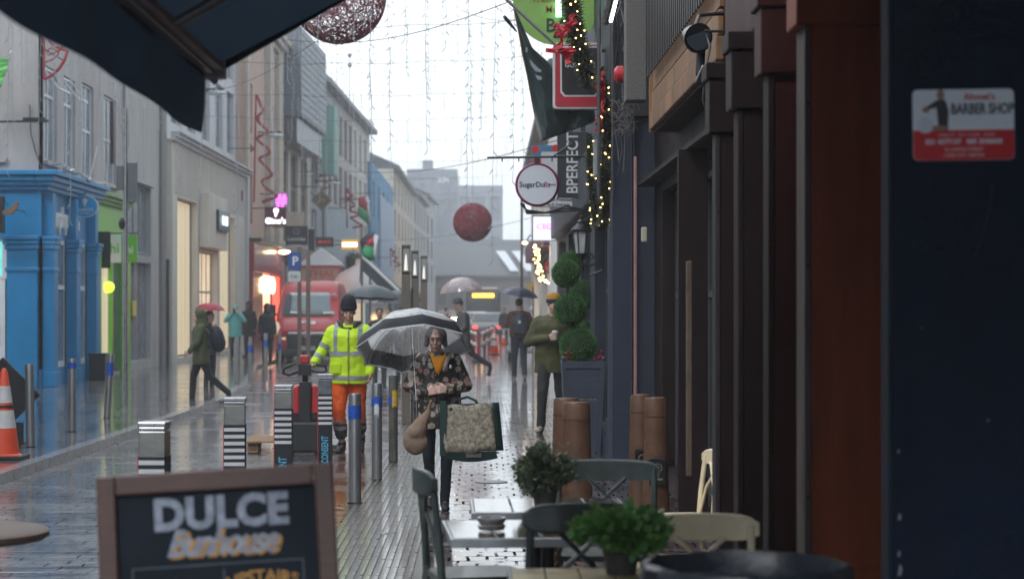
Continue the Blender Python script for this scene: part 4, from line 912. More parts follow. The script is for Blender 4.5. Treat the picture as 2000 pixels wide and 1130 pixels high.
# ================================================================ GARLAND, FLAG
pine = mat('garland_needles', (.040, .044, .024), .7, .5, 20); rib = mat('red_ribbon', (.42, .012, .02), .4, .3, 12)
def garland(label, path, rad, nn, nb_, group=None):
    t = T('christmas_garland', label, 'garland', path[0], 0, group); o = Vector(path[0])
    P = [Vector(p) - o for p in path]; seg = [(P[i + 1] - P[i]).length for i in range(len(P) - 1)]; tot = sum(seg)
    def at(s):
        for i, l_ in enumerate(seg):
            if s <= l_: return P[i].lerp(P[i + 1], s / l_)
            s -= l_
        return P[-1]
    mb = MB(); mb.tube(P, rad * .35, 6)
    for i in range(nn):
        c_ = at(R.uniform(0, tot)); d = Vector((R.gauss(0, 1), R.gauss(0, 1), R.gauss(0, 1))).normalized(); r_ = rad * R.uniform(.5, 1.15)
        e = c_ + d * r_; s_ = d.orthogonal().normalized() * .011; st_ = c_ + d * (rad * .2)
        mb.add([st_ - s_, st_ + s_, e + s_ * .4, e - s_ * .4], [(0, 1, 2, 3)])
    part(mb, 'greenery', pine, t, fix=False)
    mb = MB(); mb.ball((0, 0, 0), .0062, 6, 4); b0 = part(mb, 'bulb', bulb_m, t)
    for i in range(nb_):
        c_ = at(R.uniform(0, tot)); a = R.uniform(-pi, 0); q = c_ + Vector((cos(a) * rad, sin(a) * rad, R.uniform(-.05, .05)))
        if i == 0: b0.location = q
        else: c2_ = b0.copy(); S.collection.objects.link(c2_); c2_.parent = t; c2_.location = q
    return t, at, tot
pth = [W(1090, -120, 22.2), W(1112, -30, 22), W(1122, 60, 22), W(1140, 130, 22), W(1150, 160, 22)]
t, at, tot = garland('thick Christmas garland with warm bulbs crossing in front of the pub sign', pth, .13, 4200, 46)
pth2 = [W(1172, 140, 21.5), W(1182, 200, 21.5), W(1186, 270, 21.5), W(1180, 340, 21.6), W(1186, 400, 21.8), W(1176, 440, 22)]
t2, at2, tot2 = garland('thin hanging garland with warm bulbs running down beside the slate blue post', pth2, .085, 3000, 34)
t3, _, _ = garland('ragged dark garland drooping at the left of the junction box', [W(1150, 265, 23), W(1152, 330, 23), W(1158, 400, 23), W(1165, 440, 23)], .06, 1200, 14)
# ribbons
def bow(label, px, py, Y, w_, h, n=7):
    p = W(px, py, Y); t = T('red_ribbon', label, 'ribbon', p)
    for k in range(n):
        a = R.uniform(0, pi * 2); mb = MB(); rows = []
        L_ = R.uniform(.6, 1.0)
        for i in range(9):
            s_ = i / 8; x = cos(a) * w_ * L_ * s_ + .02 * sin(9 * s_ + k); z = sin(a) * h * L_ * s_ * (1.2 if sin(a) < 0 else .7); y = -.03 * k * .3 + .04 * sin(6 * s_ + a)
            n_ = Vector((-sin(a), 0, cos(a))) * .032 * (1 - .3 * s_)
            rows.append([Vector((x, y, z)) - n_, Vector((x, y + .02, z)), Vector((x, y, z)) + n_])
        mb.grid(rows); part(mb, 'loop' if k < 4 else 'tail', rib, t, smooth=True, solid=.003)
    return t
bow('big red ribbon bow over the corner of the green sign', 1106, 60, 21.8, .16, .30, 9)
bow('red ribbon streaming down the pub sign face', 1100, 100, 21.7, .20, .16, 5)
bow('red ribbon hanging on the thin garland right of the pub sign', 1173, 175, 21.4, .05, .30, 6)
bow('small red ribbon low on the garland under the bell', 1170, 240, 21.4, .04, .16, 4)
# flag
fm = mat('dark_green_flag', (.006, .022, .022), .55, .3, 3, sheen=.2); fp = mat('flag_print', (.25, .27, .30), .6)
t = T('dark_flag', 'dark green flag drooping from a slanting white pole', 'flag', W(1085, 88, 22.8))
mb = MB(); a = W(983, -6, 22.2) - t.location; b = W(1092, 95, 22.9) - t.location; mb.cyl(a, b, .018, .018, 10); part(mb, 'pole', g_w, t, smooth=30)
mb = MB(); mb.cyl(b, b + Vector((.42, .1, -.25)), .014); part(mb, 'bracket', black, t)
Lp = [(1003, 18), (1012, 60), (1020, 105), (1030, 150), (1039, 200), (1048, 245), (1056, 277)]
Rp = [(1008, 22), (1040, 95), (1075, 125), (1130, 190), (1160, 215), (1163, 235), (1158, 240)]
rows = []
for i in range(25):
    k = i / 24 * 6; j = min(int(k), 5); f_ = k - j
    l_ = Vector((*Lp[j], 0)).lerp(Vector((*Lp[j + 1], 0)), f_); r_ = Vector((*Rp[j], 0)).lerp(Vector((*Rp[j + 1], 0)), f_)
    row = []
    for m_ in range(17):
        s_ = m_ / 16; q = l_.lerp(r_, s_); Y = 23.1 + .10 * sin(s_ * 11 + i * .12) * (i / 24) + .04 * sin(s_ * 23 + 2 + i * .3) * i / 24
        row.append(W(q.x, q.y, Y) - t.location)
    rows.append(row)
mb = MB(); mb.grid(rows); fl = part(mb, 'cloth', fm, t, smooth=True, solid=.006)
mb = MB(); mb.tube([r_[0] for r_ in rows], .006, 5); part(mb, 'yellow_hem', mat('hem_gold', (.3, .22, .03), .6), t)
mb = MB()
for pl_ in ([(1027, 92), (1031, 94), (1030, 103), (1026, 102)], [(1034, 115), (1040, 122), (1052, 134), (1058, 137), (1056, 142), (1046, 139), (1037, 128)], [(1045, 146), (1058, 150), (1058, 156), (1050, 156)]):
    mb.add([W(x, y, 22.88) - t.location for x, y in pl_] + [W(x, y, 22.90) - t.location for x, y in pl_],
           [tuple(range(len(pl_))), tuple(range(2 * len(pl_) - 1, len(pl_) - 1, -1))])
part(mb, 'pale_print', fp, t)
mb = MB(); mb.tube([W(985, 33, 22.4), W(994, 44, 22.5), W(1009, 62, 22.9)], [.02, .022, .008], 6); thing(part(mb, 'flag_toggle', black), 'dark rolled end of cloth poking left of the flag', 'cord')

# ================================================================ AWNING OVERHEAD
canvas = mat('navy_canvas', (.035, .048, .070), .9, .25, 3, .4, 220, spec=.15)
_t = canvas.node_tree; _b = _t.nodes['Principled BSDF']; _tr = _t.nodes.new('ShaderNodeBsdfTranslucent'); _tr.inputs[0].default_value = (.014, .023, .036, 1)
_m = _t.nodes.new('ShaderNodeMixShader'); _m.inputs[0].default_value = .45; _t.links.new(_b.outputs[0], _m.inputs[1]); _t.links.new(_tr.outputs[0], _m.inputs[2]); _t.links.new(_m.outputs[0], _t.nodes['Material Output'].inputs[0])
aw = T('awning', 'dark navy canvas awning with hanging valance over the near pavement', 'awning', (-1.155, 8.5, 2.73))
rows = []
for i in range(13):
    y = -i * .37; rows.append([(x * 2.9, y, x * 1.66 - .05 * sin(x * pi) + .012 * sin(i * 2.1)) for x in [k / 8 for k in range(9)]])
mb = MB(); mb.grid(rows); part(mb, 'canopy', canvas, aw, smooth=True)
rows = []
for j in range(6):
    rows.append([(-.02 + .010 * sin(i * .21 + j * .5) - .02 * j / 5, -i * .0465, -j / 5 * (.268 + .008 * sin(i * .11))) for i in range(96)])
mb = MB(); mb.grid(rows); part(mb, 'valance', canvas, aw, smooth=True)
mb = MB(); mb.bb(-.03, .03, -4.44, 0, -.025, .025); part(mb, 'front_bar', mat('awning_bar', (.09, .085, .09), .4, .2, 6, metal=.4), aw, bevel=.006)
mb = MB(); mb.bb(.035, .07, -4.44, -.05, -.015, .012); part(mb, 'inner_rail', mat('awning_rail', (.13, .08, .08), .5, .2, 6), aw)
mb = MB(); mb.bb(-.05, .07, -.06, .03, -.04, .04); mb.cyl((0, -.02, -.03), (.03, 0, -.055), .015); part(mb, 'end_cap', mat('cap_white', (.35, .36, .38), .5), aw, bevel=.01)
mb = MB(); d_ = Vector((2.9, 0, 1.66)); mb.cyl((.03, -.01, 0), tuple(Vector((.03, -.01, 0)) + d_), .018); part(mb, 'side_hem', canvas, aw)
mb = MB(); mb.cyl((.1, -1.6, -.03), (2.5, -1.6, 1.34), .02); part(mb, 'folding_arm', steeld, aw)

# ================================================================ STRING LIGHT CURTAINS over the street
SM = []
for k in range(8):
    mb = MB(); Ld = [.7, 1.0, 1.35, 1.7, 2.1, 1.2, .9, 1.9][k]; n = int(Ld / .11); pts = []; x = 0
    for i in range(n + 1):
        x += R.uniform(-.018, .018); pts.append((x, R.uniform(-.01, .01), -i * .11))
    mb.tube(pts, .0048, 4)
    for i in range(1, n + 1):
        p = Vector(pts[i]); s_ = R.choice((-1, 1)); q = p + Vector((s_ * .045, 0, -.03)); mb.cyl(p, q, .0055, .0055, 4); 
    me = part(mb, 'light_strand', led_m).data; SM.append(me)
for o in [o for o in S.objects if o.name.startswith('light_strand')]: bpy.data.objects.remove(o)
def strand(t, x, z, k, s=1):
    o = bpy.data.objects.new('light_strand', SM[k]); S.collection.objects.link(o); o.parent = t; o.location = (x, 0, z); o.scale = (1, 1, s)
    o.rotation_euler = (0, 0, R.choice((0, pi)))
rowsY = [(26.5, 7.0, 1.8), (33, 7.1, 1.5), (39, 7.35, 1), (46, 7.5, .9), (53, 7.5, .85), (61, 7.6, .8), (70, 7.7, .8), (80, 7.7, .8), (92, 7.8, .8), (108, 8, .8)]
for i, (Y, z, s_) in enumerate(rowsY):
    lab = 'nearest curtain of unlit clear string lights hanging high across the street' if i == 0 else 'curtain of unlit clear string lights across the street, %s from the camera' % ['', 'second', 'third', 'fourth', 'fifth', 'sixth', 'seventh', 'eighth', 'ninth', 'tenth'][i]
    t = T('string_light_curtain', lab, 'string lights', (-3.8, Y, z), 0, 'string light curtains over the street')
    mb = MB(); xw = 5.15; sag = .35
    mb.tube([(x, 0, sag * ((x / xw) ** 2 - 1) * .5 + .02 * sin(x * 3)) for x in [-xw + k * xw / 20 for k in range(41)]], .007, 4); part(mb, 'carrier_wire', wire_m, t)
    x = -xw + .2; nst = 0
    while x < xw - .2:
        strand(t, x, sag * ((x / xw) ** 2 - 1) * .5, R.randrange(8), s_ * R.uniform(.8, 1.25)); x += R.uniform(.10, .27) * (1 + .018 * (Y - 26)) * 1.25; nst += 1
# plain cross wires
for i, (a, b) in enumerate([(W(560, 78, 34), W(1010, -2, 26)), (W(680, 335, 55), W(1110, 268, 36)), (W(400, 180, 60), W(660, 52, 34)), (W(740, 470, 90), W(1095, 410, 60)), (W(900, 20, 40), W(1120, 0, 28))]):
    mb = MB(); mb.tube([a.lerp(b, k / 12) - Vector((0, 0, .25 * sin(pi * k / 12))) for k in range(13)], .007 + .002 * (i in (1, 3)), 4)
    thing(part(mb, 'overhead_wire', wire_m), ['overhead wire sloping up to the top above the flag', 'overhead wire from the terrace to the agency board', 'overhead wire carrying the near red ball', 'far overhead wire below the small red ball', 'short overhead wire at top centre'][i], 'wire')

# ---- red wire spheres
rw = mat('red_wire', (.20, .015, .03), .5, .3, 6)
def wball(label, p, r_, n, wr, scale_up=9):
    t = T('wire_ball', label, 'decoration', p, 0, 'red wire balls over the street'); mb = MB()
    for k in range(n):
        c_ = Vector((R.gauss(0, 1), R.gauss(0, 1), R.gauss(0, 1))).normalized(); a = c_.orthogonal().normalized(); b = c_.cross(a); al = R.uniform(.06, .30) if k > 6 else pi / 2
        seg = 14 if k > 6 else 40
        pts = [(c_ * cos(al) + (a * cos(2 * pi * i / seg) + b * sin(2 * pi * i / seg)) * sin(al)) * r_ * R.uniform(.985, 1.0) for i in range(seg)]
        mb.tube(pts, wr, 4, True)
    part(mb, 'wire_shell', rw, t)
    mb = MB(); mb.cyl((0, 0, r_), (0, 0, r_ + 2.0), .008); part(mb, 'hanging_wire', wire_m, t)
wball('large red wire ball hanging beside the awning at the top', W(662, -6, 30), .71, 700, .0055)
wball('smaller looking red wire ball hanging over mid street', W(923, 434, 72), .70, 850, .010)
t = T('lamp_string', 'two small grey balls hanging on a thin wire in the sky', 'decoration', W(683, 108, 60))
mb = MB(); mb.ball((0, 0, 0), .07); mb.ball((0, 0, -.3), .07); part(mb, 'balls', led_m, t, smooth=True); mb = MB(); mb.cyl((0, 0, 0), (0, 0, -1.8), .012); part(mb, 'wire', led_m, t)

# ---- wall brackets with LED street lamp heads and red tinsel shapes
tin = mat('red_tinsel', (.28, .015, .025), .5, .3, 20, .5, 100)
def wire_shape(t, pts, r_, name='tinsel_outline'):
    mb = MB(); mb.tube(pts, r_, 6); part(mb, name, tin, t, smooth=True)
def arm_lamp(label, px, py, Y, armL, shape=None, sc=1, rr=.05):
    p = W(px, py, Y); t = T('wall_street_lamp', label, 'street lamp', p)
    wx = (-9 if Y < 90 else -8.3) if Y < 110 else -7.2
    wx = p.x - armL
    mb = MB(); mb.cyl((-armL, 0, .12), (.25, 0, .14), .035); mb.tube([(-armL, 0, -.5), (-armL * .7, 0, -.1), (-armL * .3, 0, .1)], .02, 5); part(mb, 'arm', black, t)
    mb = MB(); mb.ball((0, 0, 0), (.33, .16, .085)); mb.cyl((0, 0, .05), (0, 0, .14), .05); part(mb, 'lamp_head', mat('lamp_shell', (.55, .57, .58), .4), t, smooth=True)
    return t
def tree_shape(px0, py0, px1, py1, Y, wpx, label, r_=.05, teeth=4):
    """half Christmas tree outline of tinsel: straight trunk side and a zigzag side"""
    a = W(px0, py0, Y); t = T('tinsel_tree', label, 'decoration', a); o = Vector(a); pts = []
    N = teeth * 12
    for i in range(N + 1):
        s_ = i / N; ph = (s_ * teeth) % 1; wv = (.5 - .5 * cos(pi * min(1, ph / .72))) * wpx * (.3 + .5 * s_) * (1 if ph < .72 else cos((ph - .72) / .28 * pi / 2) ** 2) + (s_ * .45 * wpx) + 2.2 * sin(s_ * 41)
        pts.append(W(px0 + (px1 - px0) * s_ + wv, py0 + (py1 - py0) * s_, Y) - o)
    wire_shape(t, pts, r_)
    wire_shape(t, [W(px0, py0, Y) - o, W(px1, py1, Y) - o], r_ * .6, 'tinsel_stem')
    mb = MB(); q = W(px0, (py0 + py1) / 2, Y) - o; mb.cyl(q, q + Vector((-1.0, .0, 0)), .02); part(mb, 'bracket', black, t)
arm_lamp('wall street lamp with white head just right of the awning tip', 423, 182, 66, .9)
arm_lamp('wall street lamp with white head before the slate box', 538, 265, 78, 1.4)
arm_lamp('wall street lamp with white head on the curving terrace', 652, 358, 98, 2.0)
arm_lamp('wall street lamp with white head beside the hanging flag', 712, 393, 110, 2.0)
tree_shape(464, 160, 464, 300, 75, 26, 'red tinsel half tree on the peach building', .055, 4)
tree_shape(500, 185, 496, 395, 72, 36, 'long red tinsel tree shape dangling before the pink sign', .06, 5)
tree_shape(676, 368, 678, 445, 100, 24, 'red tinsel half tree left of the hanging flag', .055, 4)
tree_shape(612, 300, 612, 370, 92, 30, 'faded red tinsel shape above the gold diamond sign', .035, 3)
tree_shape(762, 485, 764, 520, 125, 16, 'small far red tinsel shape on the blue house', .055, 3)
t = T('tinsel_heart', 'red wire quarter heart hanging beside the grey corner wall', 'decoration', W(87, 76, 39))
q = lambda x, y: W(x, y, 39) - t.location
wire_shape(t, [q(86, 74), q(86, 155)], .022); wire_shape(t, [q(86, 155), q(100, 148), q(115, 135), q(126, 118), q(132, 100), q(120, 96), q(110, 92)], .03)
wire_shape(t, [q(112, 100), q(100, 94), q(90, 100), q(94, 108), q(106, 104), q(118, 98), q(122, 88)], .015, 'tinsel_curl'); wire_shape(t, [q(88, 122), q(104, 116), q(114, 106), q(116, 96), q(104, 90), q(96, 80)], .015, 'tinsel_curl')
mb = MB(); mb.cyl((0, 0, -.2), (0, 1.7, -.2), .02); part(mb, 'bracket', black, t)

# ---- hanging signs on the left side
def lsign(name, label, px0, px1, py0, py1, Y, m, th_=.12, frame=None):
    a = W(px0, py1, Y); b = W(px1, py0, Y); t = board(name, label, (a.x + b.x) / 2, Y, (a.z + b.z) / 2, b.x - a.x, b.z - a.z, m, th_, frame=frame, fr_w=.03)
    mb = MB(); mb.cyl((-(b.x - a.x) / 2, 0, (b.z - a.z) / 2 - .05), (-(b.x - a.x) / 2 - .5, .05, (b.z - a.z) / 2 - .05), .02); part(mb, 'bracket', black, t); return t, b.x - a.x, b.z - a.z
t, w_, h_ = lsign('pink_symbol_sign', 'pale hanging sign with a glowing pink hash symbol', 533, 566, 376, 404, 77, mat('pale_pink_panel', (.5, .42, .48), .5))
text('#', .62, mat('neon_pink', (1, .1, .9), .5, emit=(1, .08, .85), es=3), t, (0, -.08, -.02), bold=.03)
t, w_, h_ = lsign('gelato_sign', 'maroon hanging sign with glowing white ice cream cone and script', 518, 559, 404, 442, 75, mat('maroon_panel', (.10, .012, .03), .4))
lw_ = mat('white_neon', (1, 1, 1), .5, emit=(.95, .95, 1), es=2.4)
text("Gino's", .30, lw_, t, (0, -.075, -.17), bold=.02); mb = MB(); mb.ball((.02, -.08, .22), (.10, .02, .09)); mb.prism([(-.04, .15), (.08, .15), (.0, -.03)], -.09, -.07); part(mb, 'cone_emblem', lw_, t)
t, w_, h_ = lsign('beige_sign', 'beige square sign with faint round emblem beside the maroon sign', 560, 594, 414, 441, 80, mat('beige_panel', (.42, .38, .34), .6))
mb = MB(); mb.tube([(.13 * cos(a * pi / 10), -.065, .13 * sin(a * pi / 10)) for a in range(20)], .012, 4, True); part(mb, 'emblem', mat('taupe', (.25, .22, .2), .6), t)
t, w_, h_ = lsign('black_sign', 'black hanging sign with pale emblem and lettering over the van', 558, 601, 441, 478, 76, mat('black_panel', (.012, .016, .026), .4))
text('Leonidas', .19, g_w, t, (0, -.07, -.14), bold=.015); mb = MB(); mb.tube([(.12 * cos(a * pi / 10), -.065, .15 + .12 * sin(a * pi / 10)) for a in range(20)], .014, 4, True); mb.tube([(-.05, -.07, .1), (.0, -.07, .22), (.05, -.07, .1)], .012, 4); part(mb, 'emblem', mat('silver_print', (.3, .32, .36), .5), t)
t, w_, h_ = lsign('dark_side_sign', 'plain dark sign panel right behind the black lettered sign', 602, 614, 447, 490, 79, mat('black_panel', (0, 0, 0)))
t, w_, h_ = lsign('dark_red_sign', 'small dark sign with dim red letters over the van roof', 617, 652, 463, 482, 84, black); text('RED VELVET', .13, mat('dim_red', (.4, .02, .02), .5, emit=(1, .05, .05), es=.35), t, (0, -.07, 0), bold=.01, sx=.8)
t, w_, h_ = lsign('yellow_lit_sign', 'yellow glowing rectangular sign above the white tent', 667, 699, 468, 487, 92, mat('yellow_panel', (.75, .4, .02), .5, .05, emit=(1, .5, .02), es=.35)); mb = MB(); mb.bb(-.33, .33, -.08, -.06, -.08, .08); part(mb, 'lit_text_band', glow_c, t)
p = W(628, 391, 88); t = T('diamond_sign', 'gold and black diamond-shaped hanging sign', 'sign', p)
mb = MB(); mb.prism([(-.47, 0), (0, -.47), (.47, 0), (0, .47)], -.05, .05); part(mb, 'panel', mat('dull_gold', (.12, .11, .07), .5, .6, 9), t)
mb = MB(); mb.tube([(-.45, -.055, 0), (0, -.055, -.45), (.45, -.055, 0), (0, -.055, .45)], .03, 4, True)
for i in range(-1, 2): mb.tube([(i * .12 - .12, -.055, .1), (i * .12, -.055, -.1), (i * .12 + .1, -.055, .1)], .012, 4)
part(mb, 'gold_border', mat('gold_trim', (.22, .18, .10), .4), t); mb = MB(); mb.cyl((0, 0, .45), (0, 0, .6), .02); mb.cyl((.1, 0, .6), (-1.2, 0, .6), .025); part(mb, 'bracket', black, t)
# sign blades on the tall pole by the grey wall
t = T('tall_signpost', 'tall grey pole with street name blades at the green shop', 'signpost', G(245, 792, .1))
mb = MB(); mb.cyl((0, 0, 0), (0, 0, 4.9), .045, .04, 14); part(mb, 'pole', steel, t, smooth=30)
mb = MB(); mb.bb(-.15, -.04, -.02, .02, 3.55, 3.95); mb.bb(.04, .2, -.02, .02, 3.35, 4.0); part(mb, 'name_blades', mat('grey_blade', (.10, .11, .12), .4), t, bevel=.005); mb = MB(); mb.ball((-.05, -.02, 3.0), (.06, .06, .1)); part(mb, 'sensor', black, t)
t = T('striped_pole', 'black and white banded pole standing against the blue shop', 'pole', G(98, 752, .1))
mb = MB(); mb.cyl((0, 0, 0), (0, 0, 2.3), .045, n=12); part(mb, 'pole', white, t, smooth=30); mb = MB()
for z in (.35, 1.0, 1.62): mb.cyl((0, 0, z), (0, 0, z + .3), .049, n=12)
mb.cyl((0, 0, 2.3), (0, 0, 3.1), .05); part(mb, 'black_bands', black, t, smooth=30)

# flags on the left
def tri_flag(label, p, pole, shape, Y):
    t = T('striped_flag', label, 'flag', p)
    mb = MB(); mb.cyl(pole[0], pole[1], .02); part(mb, 'pole', steeld, t)
    fr_, fg, fw, fk = mat('flag_red', (.5, .03, .04), .7), mat('flag_green', (.02, .28, .10), .7), mat('flag_white', (.6, .6, .62), .7), mat('flag_black', (.02, .02, .025), .7)
    for nm, m_, pts in shape:
        mb = MB(); n = len(pts); c_ = W(sum(x for x, y in pts) / n, sum(y for x, y in pts) / n, Y) - t.location; c_.y = -.06
        vs = [W(x, y, Y) - t.location for x, y in pts] + [c_]; 
        for i in range(n): vs[i].y = .05 * sin(i * 2.4)
        mb.add(vs, [(i, (i + 1) % n, n) for i in range(n)]); part(mb, nm, {'r': fr_, 'g': fg, 'w': fw, 'k': fk}[m_], t, smooth=True, solid=.012)
    return t
tri_flag('red green and white flag hanging high on the cream end house', W(708, 385, 108), ((-.3, 0, .2), (.55, 0, .25)), [('red_band', 'r', [(700, 386), (713, 382), (719, 400), (716, 412), (700, 402)]), ('green_band', 'g', [(699, 403), (716, 413), (721, 440), (708, 428), (698, 420)]), ('white_band', 'w', [(713, 382), (720, 384), (724, 430), (721, 440), (717, 412)])], 108)
tri_flag('red black green and white flag on a pole beside the dark awning', W(720, 455, 64), ((-.28, 0, -1.6), (-.2, 0, .3)), [('black_band', 'k', [(703, 470), (718, 456), (734, 455), (716, 468), (706, 490)]), ('red_triangle', 'r', [(716, 470), (728, 457), (731, 480), (712, 478)]), ('green_band', 'g', [(706, 482), (728, 480), (731, 506), (722, 510), (708, 500)]), ('white_band', 'w', [(730, 455), (740, 460), (736, 478), (734, 512), (730, 500)])], 64)
# ================================================================ BOLLARDS
blue_t = mat('blue_tape', (.01, .08, .42), .5, .35, 30); bol_m = mat('satin_steel', (.33, .335, .34), .33, .22, 8, metal=.75, drip=.2, bump=.05)
def bollard(label, px, py, h, r_, z=.004, tape=(.62, .78), lean=(0, 0), extra=None, m=None):
    p = G(px, py, z); t = T('steel_bollard', label, 'bollard', p, 0, 'round steel bollards'); t.rotation_euler = (radians(lean[0]), radians(lean[1]), 0)
    mb = MB(); mb.lathe([(r_, 0), (r_, h - .012), (r_ * .93, h), (r_ * .88, h - .004), (0, h - .006)], n=28, cap=False); part(mb, 'post', m or bol_m, t, smooth=35)
    mb = MB(); mb.lathe([(r_ + .006, 0), (r_ + .012, .004), (r_ + .012, .01), (r_, .012)], n=28, cap=False); part(mb, 'base_ring', steeld, t)
    if tape:
        mb = MB(); n = 28; vs = []
        for i in range(n + 1):
            a = 2 * pi * i / n; j0 = .006 * sin(i * 1.7); vs.append(((r_ + .0025) * cos(a), (r_ + .0025) * sin(a)))
        rows = [[(x, y, h * tape[0] + .004 * sin(k * 2.1 + e)) if e == 0 else (x, y, h * tape[1] + .006 * sin(k * 1.3)) for k, (x, y) in enumerate(vs)] for e in (0, 1)]
        mb.grid(rows); part(mb, 'blue_tape', blue_t, t, smooth=True)
    if extra == 'torn':
        mb = MB()
        for k in range(3): a = -pi / 2 + .25 * (k - 1); mb.add([((r_ + .005) * cos(a + u), (r_ + .005) * sin(a + u), h * (.72) + v) for u, v in ((-.16, .04), (.02, .075), (.2, .03), (.1, -.05 - .02 * k), (-.04, -.02), (-.14, -.055))], [(0, 1, 2, 3, 4, 5)])
        part(mb, 'torn_sticker', mat('paper_white', (.65, .66, .68), .7), t)
    if extra == 'yellow':
        mb = MB(); mb.grid([[((r_ + .004) * cos(a), (r_ + .004) * sin(a), z_ + .01 * sin(a * 9)) for a in [-pi * .55 + k * pi * .55 / 8 for k in range(9)]] for z_ in (h * .64, h * .83)]); part(mb, 'yellow_sticker', mat('yellow_sticker', (.6, .38, .03), .6, .3, 20), t, smooth=True)
        mb = MB(); mb.grid([[((r_ + .003) * cos(a), (r_ + .003) * sin(a), z_) for a in [-pi + k * pi * .5 / 8 for k in range(9)]] for z_ in (h * .67, h * .75)]); part(mb, 'blue_sticker', blue_t, t, smooth=True)
    return t
bollard('nearest round steel bollard, with wide blue tape, in front of the orange trousers', 693, 981, .96, .056, tape=(.77, .89))
bollard('round steel bollard with torn blue and white sticker, second in the row by the woman', 736, 936, .96, .053, tape=(.76, .86), extra='torn')
bollard('grimy steel bollard with a yellow sticker beside the woman\'s elbow', 768, 901, .96, .051, tape=None, extra='yellow', m=mat('mossy_steel', (.07, .075, .06), .6, .8, 14, drip=.3))
bollard('round steel bollard left of the others behind the traffic cone', 60, 872, .96, .052, .1, None, (0, -1))
bollard('round steel bollard with blue tape in front of the blue shop', 141, 842, .95, .052, .1, (.87, .95))
bollard('leaning round steel bollard with blue tape before the green shop', 209, 816, .95, .05, .1, (.66, .86), (0, 3.5))
bollard('plain slim steel bollard nearest the girl in turquoise', 463, 748, .98, .045, .1, None)
bollard('slim steel bollard with blue tape below the turquoise coat', 489, 746, .98, .045, .1, (.66, .82))
bollard('slim steel bollard with blue tape against the red shop', 519, 744, 1.05, .045, .1, (.72, .86))
bollard('slim steel bollard with blue tape before the van headlight', 546, 726, 1.0, .04, .1, (.55, .72))

wrap = mat('black_vinyl_wrap', (.012, .014, .02), .4, .3, 10); wr_w = mat('vinyl_white', (.62, .63, .64), .5, .08, 10); wr_b = mat('vinyl_sky_blue', (.10, .42, .62), .5, .1); wr_r = mat('vinyl_red', (.55, .04, .03), .5)
def sbol(label, X, Y, w_, h, rz, lens=True, txt='#ASKCONSENT'):
    t = T('striped_bollard', label, 'bollard', (X, Y, .004), rz, 'square wrapped bollards'); hw = w_ / 2
    mb = MB(); mb.box((0, 0, (h - .18) / 2), (w_, w_, h - .18)); part(mb, 'wrapped_shaft', wrap, t, bevel=.006)
    mb = MB(); mb.box((0, 0, h - .012), (w_ + .004, w_ + .004, .026)); mb.box((0, 0, h - .036), (w_ - .004, w_ - .004, .02)); part(mb, 'cap', steel, t, bevel=.006)
    mb = MB(); mb.box((0, 0, h - .12), (w_ - .006, w_ - .006, .14)); part(mb, 'steel_head', mat('brushed_head', (.30, .285, .26), .22, .3, 10, metal=.95, drip=6) if lens else mat('scratched_head', (.22, .23, .24), .4, .5, 10, metal=.8), t, bevel=.004)
    if lens:
        mb = MB(); mb.lathe([(.035, h - .26), (.022, h - .16), (.005, h - .13)], n=12); 
    mb = MB()
    for i in range(6):
        z = h - .205 - i * .047; mb.bb(-hw + .004, hw - .006, -hw - .0025, -hw + .002, z - .024, z)
    part(mb, 'white_stripes', wr_w, t)
    mb = MB(); mb.bb(-hw - .0025, -hw + .002, -hw, hw, 0, h - .18); part(mb, 'red_edge', wr_r, t)
    if txt: text(txt, .088, wr_b, t, (.0, -hw - .003, .34), rot=(90, -90, 0), bold=.02, ext=.001, sx=.62)
    return t
sbol('square striped bollard nearest the left, cut off by the chalkboard', (302 - VX) / F * 10.8, 10.8, .15, 1.10, radians(-3))
sbol('square striped bollard second from the left behind the chalkboard', (459 - VX) / F * 13.7, 13.7, .15, 1.10, radians(4))
sbol('square striped bollard third from the left in front of the wooden pallet', (554 - VX) / F * 15.9, 15.9, .145, 1.10, radians(2))
sbol('square striped bollard beside the bright orange trousers', (635 - VX) / F * 18.5, 18.5, .135, 1.10, radians(5), False)

# ================================================================ CONES, DIAMOND SIGN
cone_o = mat('cone_orange', (.75, .07, .02), .45, .12, 8); cone_w = mat('cone_white', (.62, .60, .58), .4, .15, 10)
def cone(label, p, h=.98):
    t = T('traffic_cone', label, 'traffic cone', p, 0, 'orange and white traffic cones'); s_ = h / .98
    mb = MB(); mb.box((0, 0, .02), (.46, .46, .04)); part(mb, 'base', rubber, t, bevel=.01)
    pr = lambda z: .17 - .135 * z / .95
    mb = MB(); mb.lathe([(.19, .04), (pr(.04), .06), (pr(.93), .93), (.02, .965), (.0, .97)], n=28, cap=False); part(mb, 'cone', cone_o, t, smooth=35)
    for z0_, z1_ in ((.33, .52), (.60, .78)):
        mb = MB(); mb.lathe([(pr(z0_) + .004, z0_), (pr(z1_) + .004, z1_)], n=28, cap=False); part(mb, 'white_band', cone_w, t, smooth=35)
    mb = MB(); mb.lathe([(pr(.555) + .008, .545), (pr(.57) + .008, .575)], n=28, cap=False); part(mb, 'grey_ring', rubber, t)
    t.scale = (s_, s_, s_); return t
cone('traffic cone at the left edge in front of the black diamond board', G(8, 895, .1))
cone('traffic cone with two white bands on the right pavement beyond the grey-coated man', G(965, 692, .008))
cone('farther all orange looking traffic cone behind a barrier', G(984, 672, .008), .85)
t = T('diamond_board', 'black backs of a tilted diamond roadworks board on a stand', 'sign', (W(6, 780, 23.3).x, 23.3, .1))
mb = MB(); c_ = Vector((0, 0, HC + (600 - 770) / F * 23.3 - .1)); hd = .44; mb.prism([(c_.x - hd, c_.z), (c_.x, c_.z - hd), (c_.x + hd, c_.z), (c_.x, c_.z + hd)], -.012, .012); part(mb, 'board', black, t, bevel=.01)
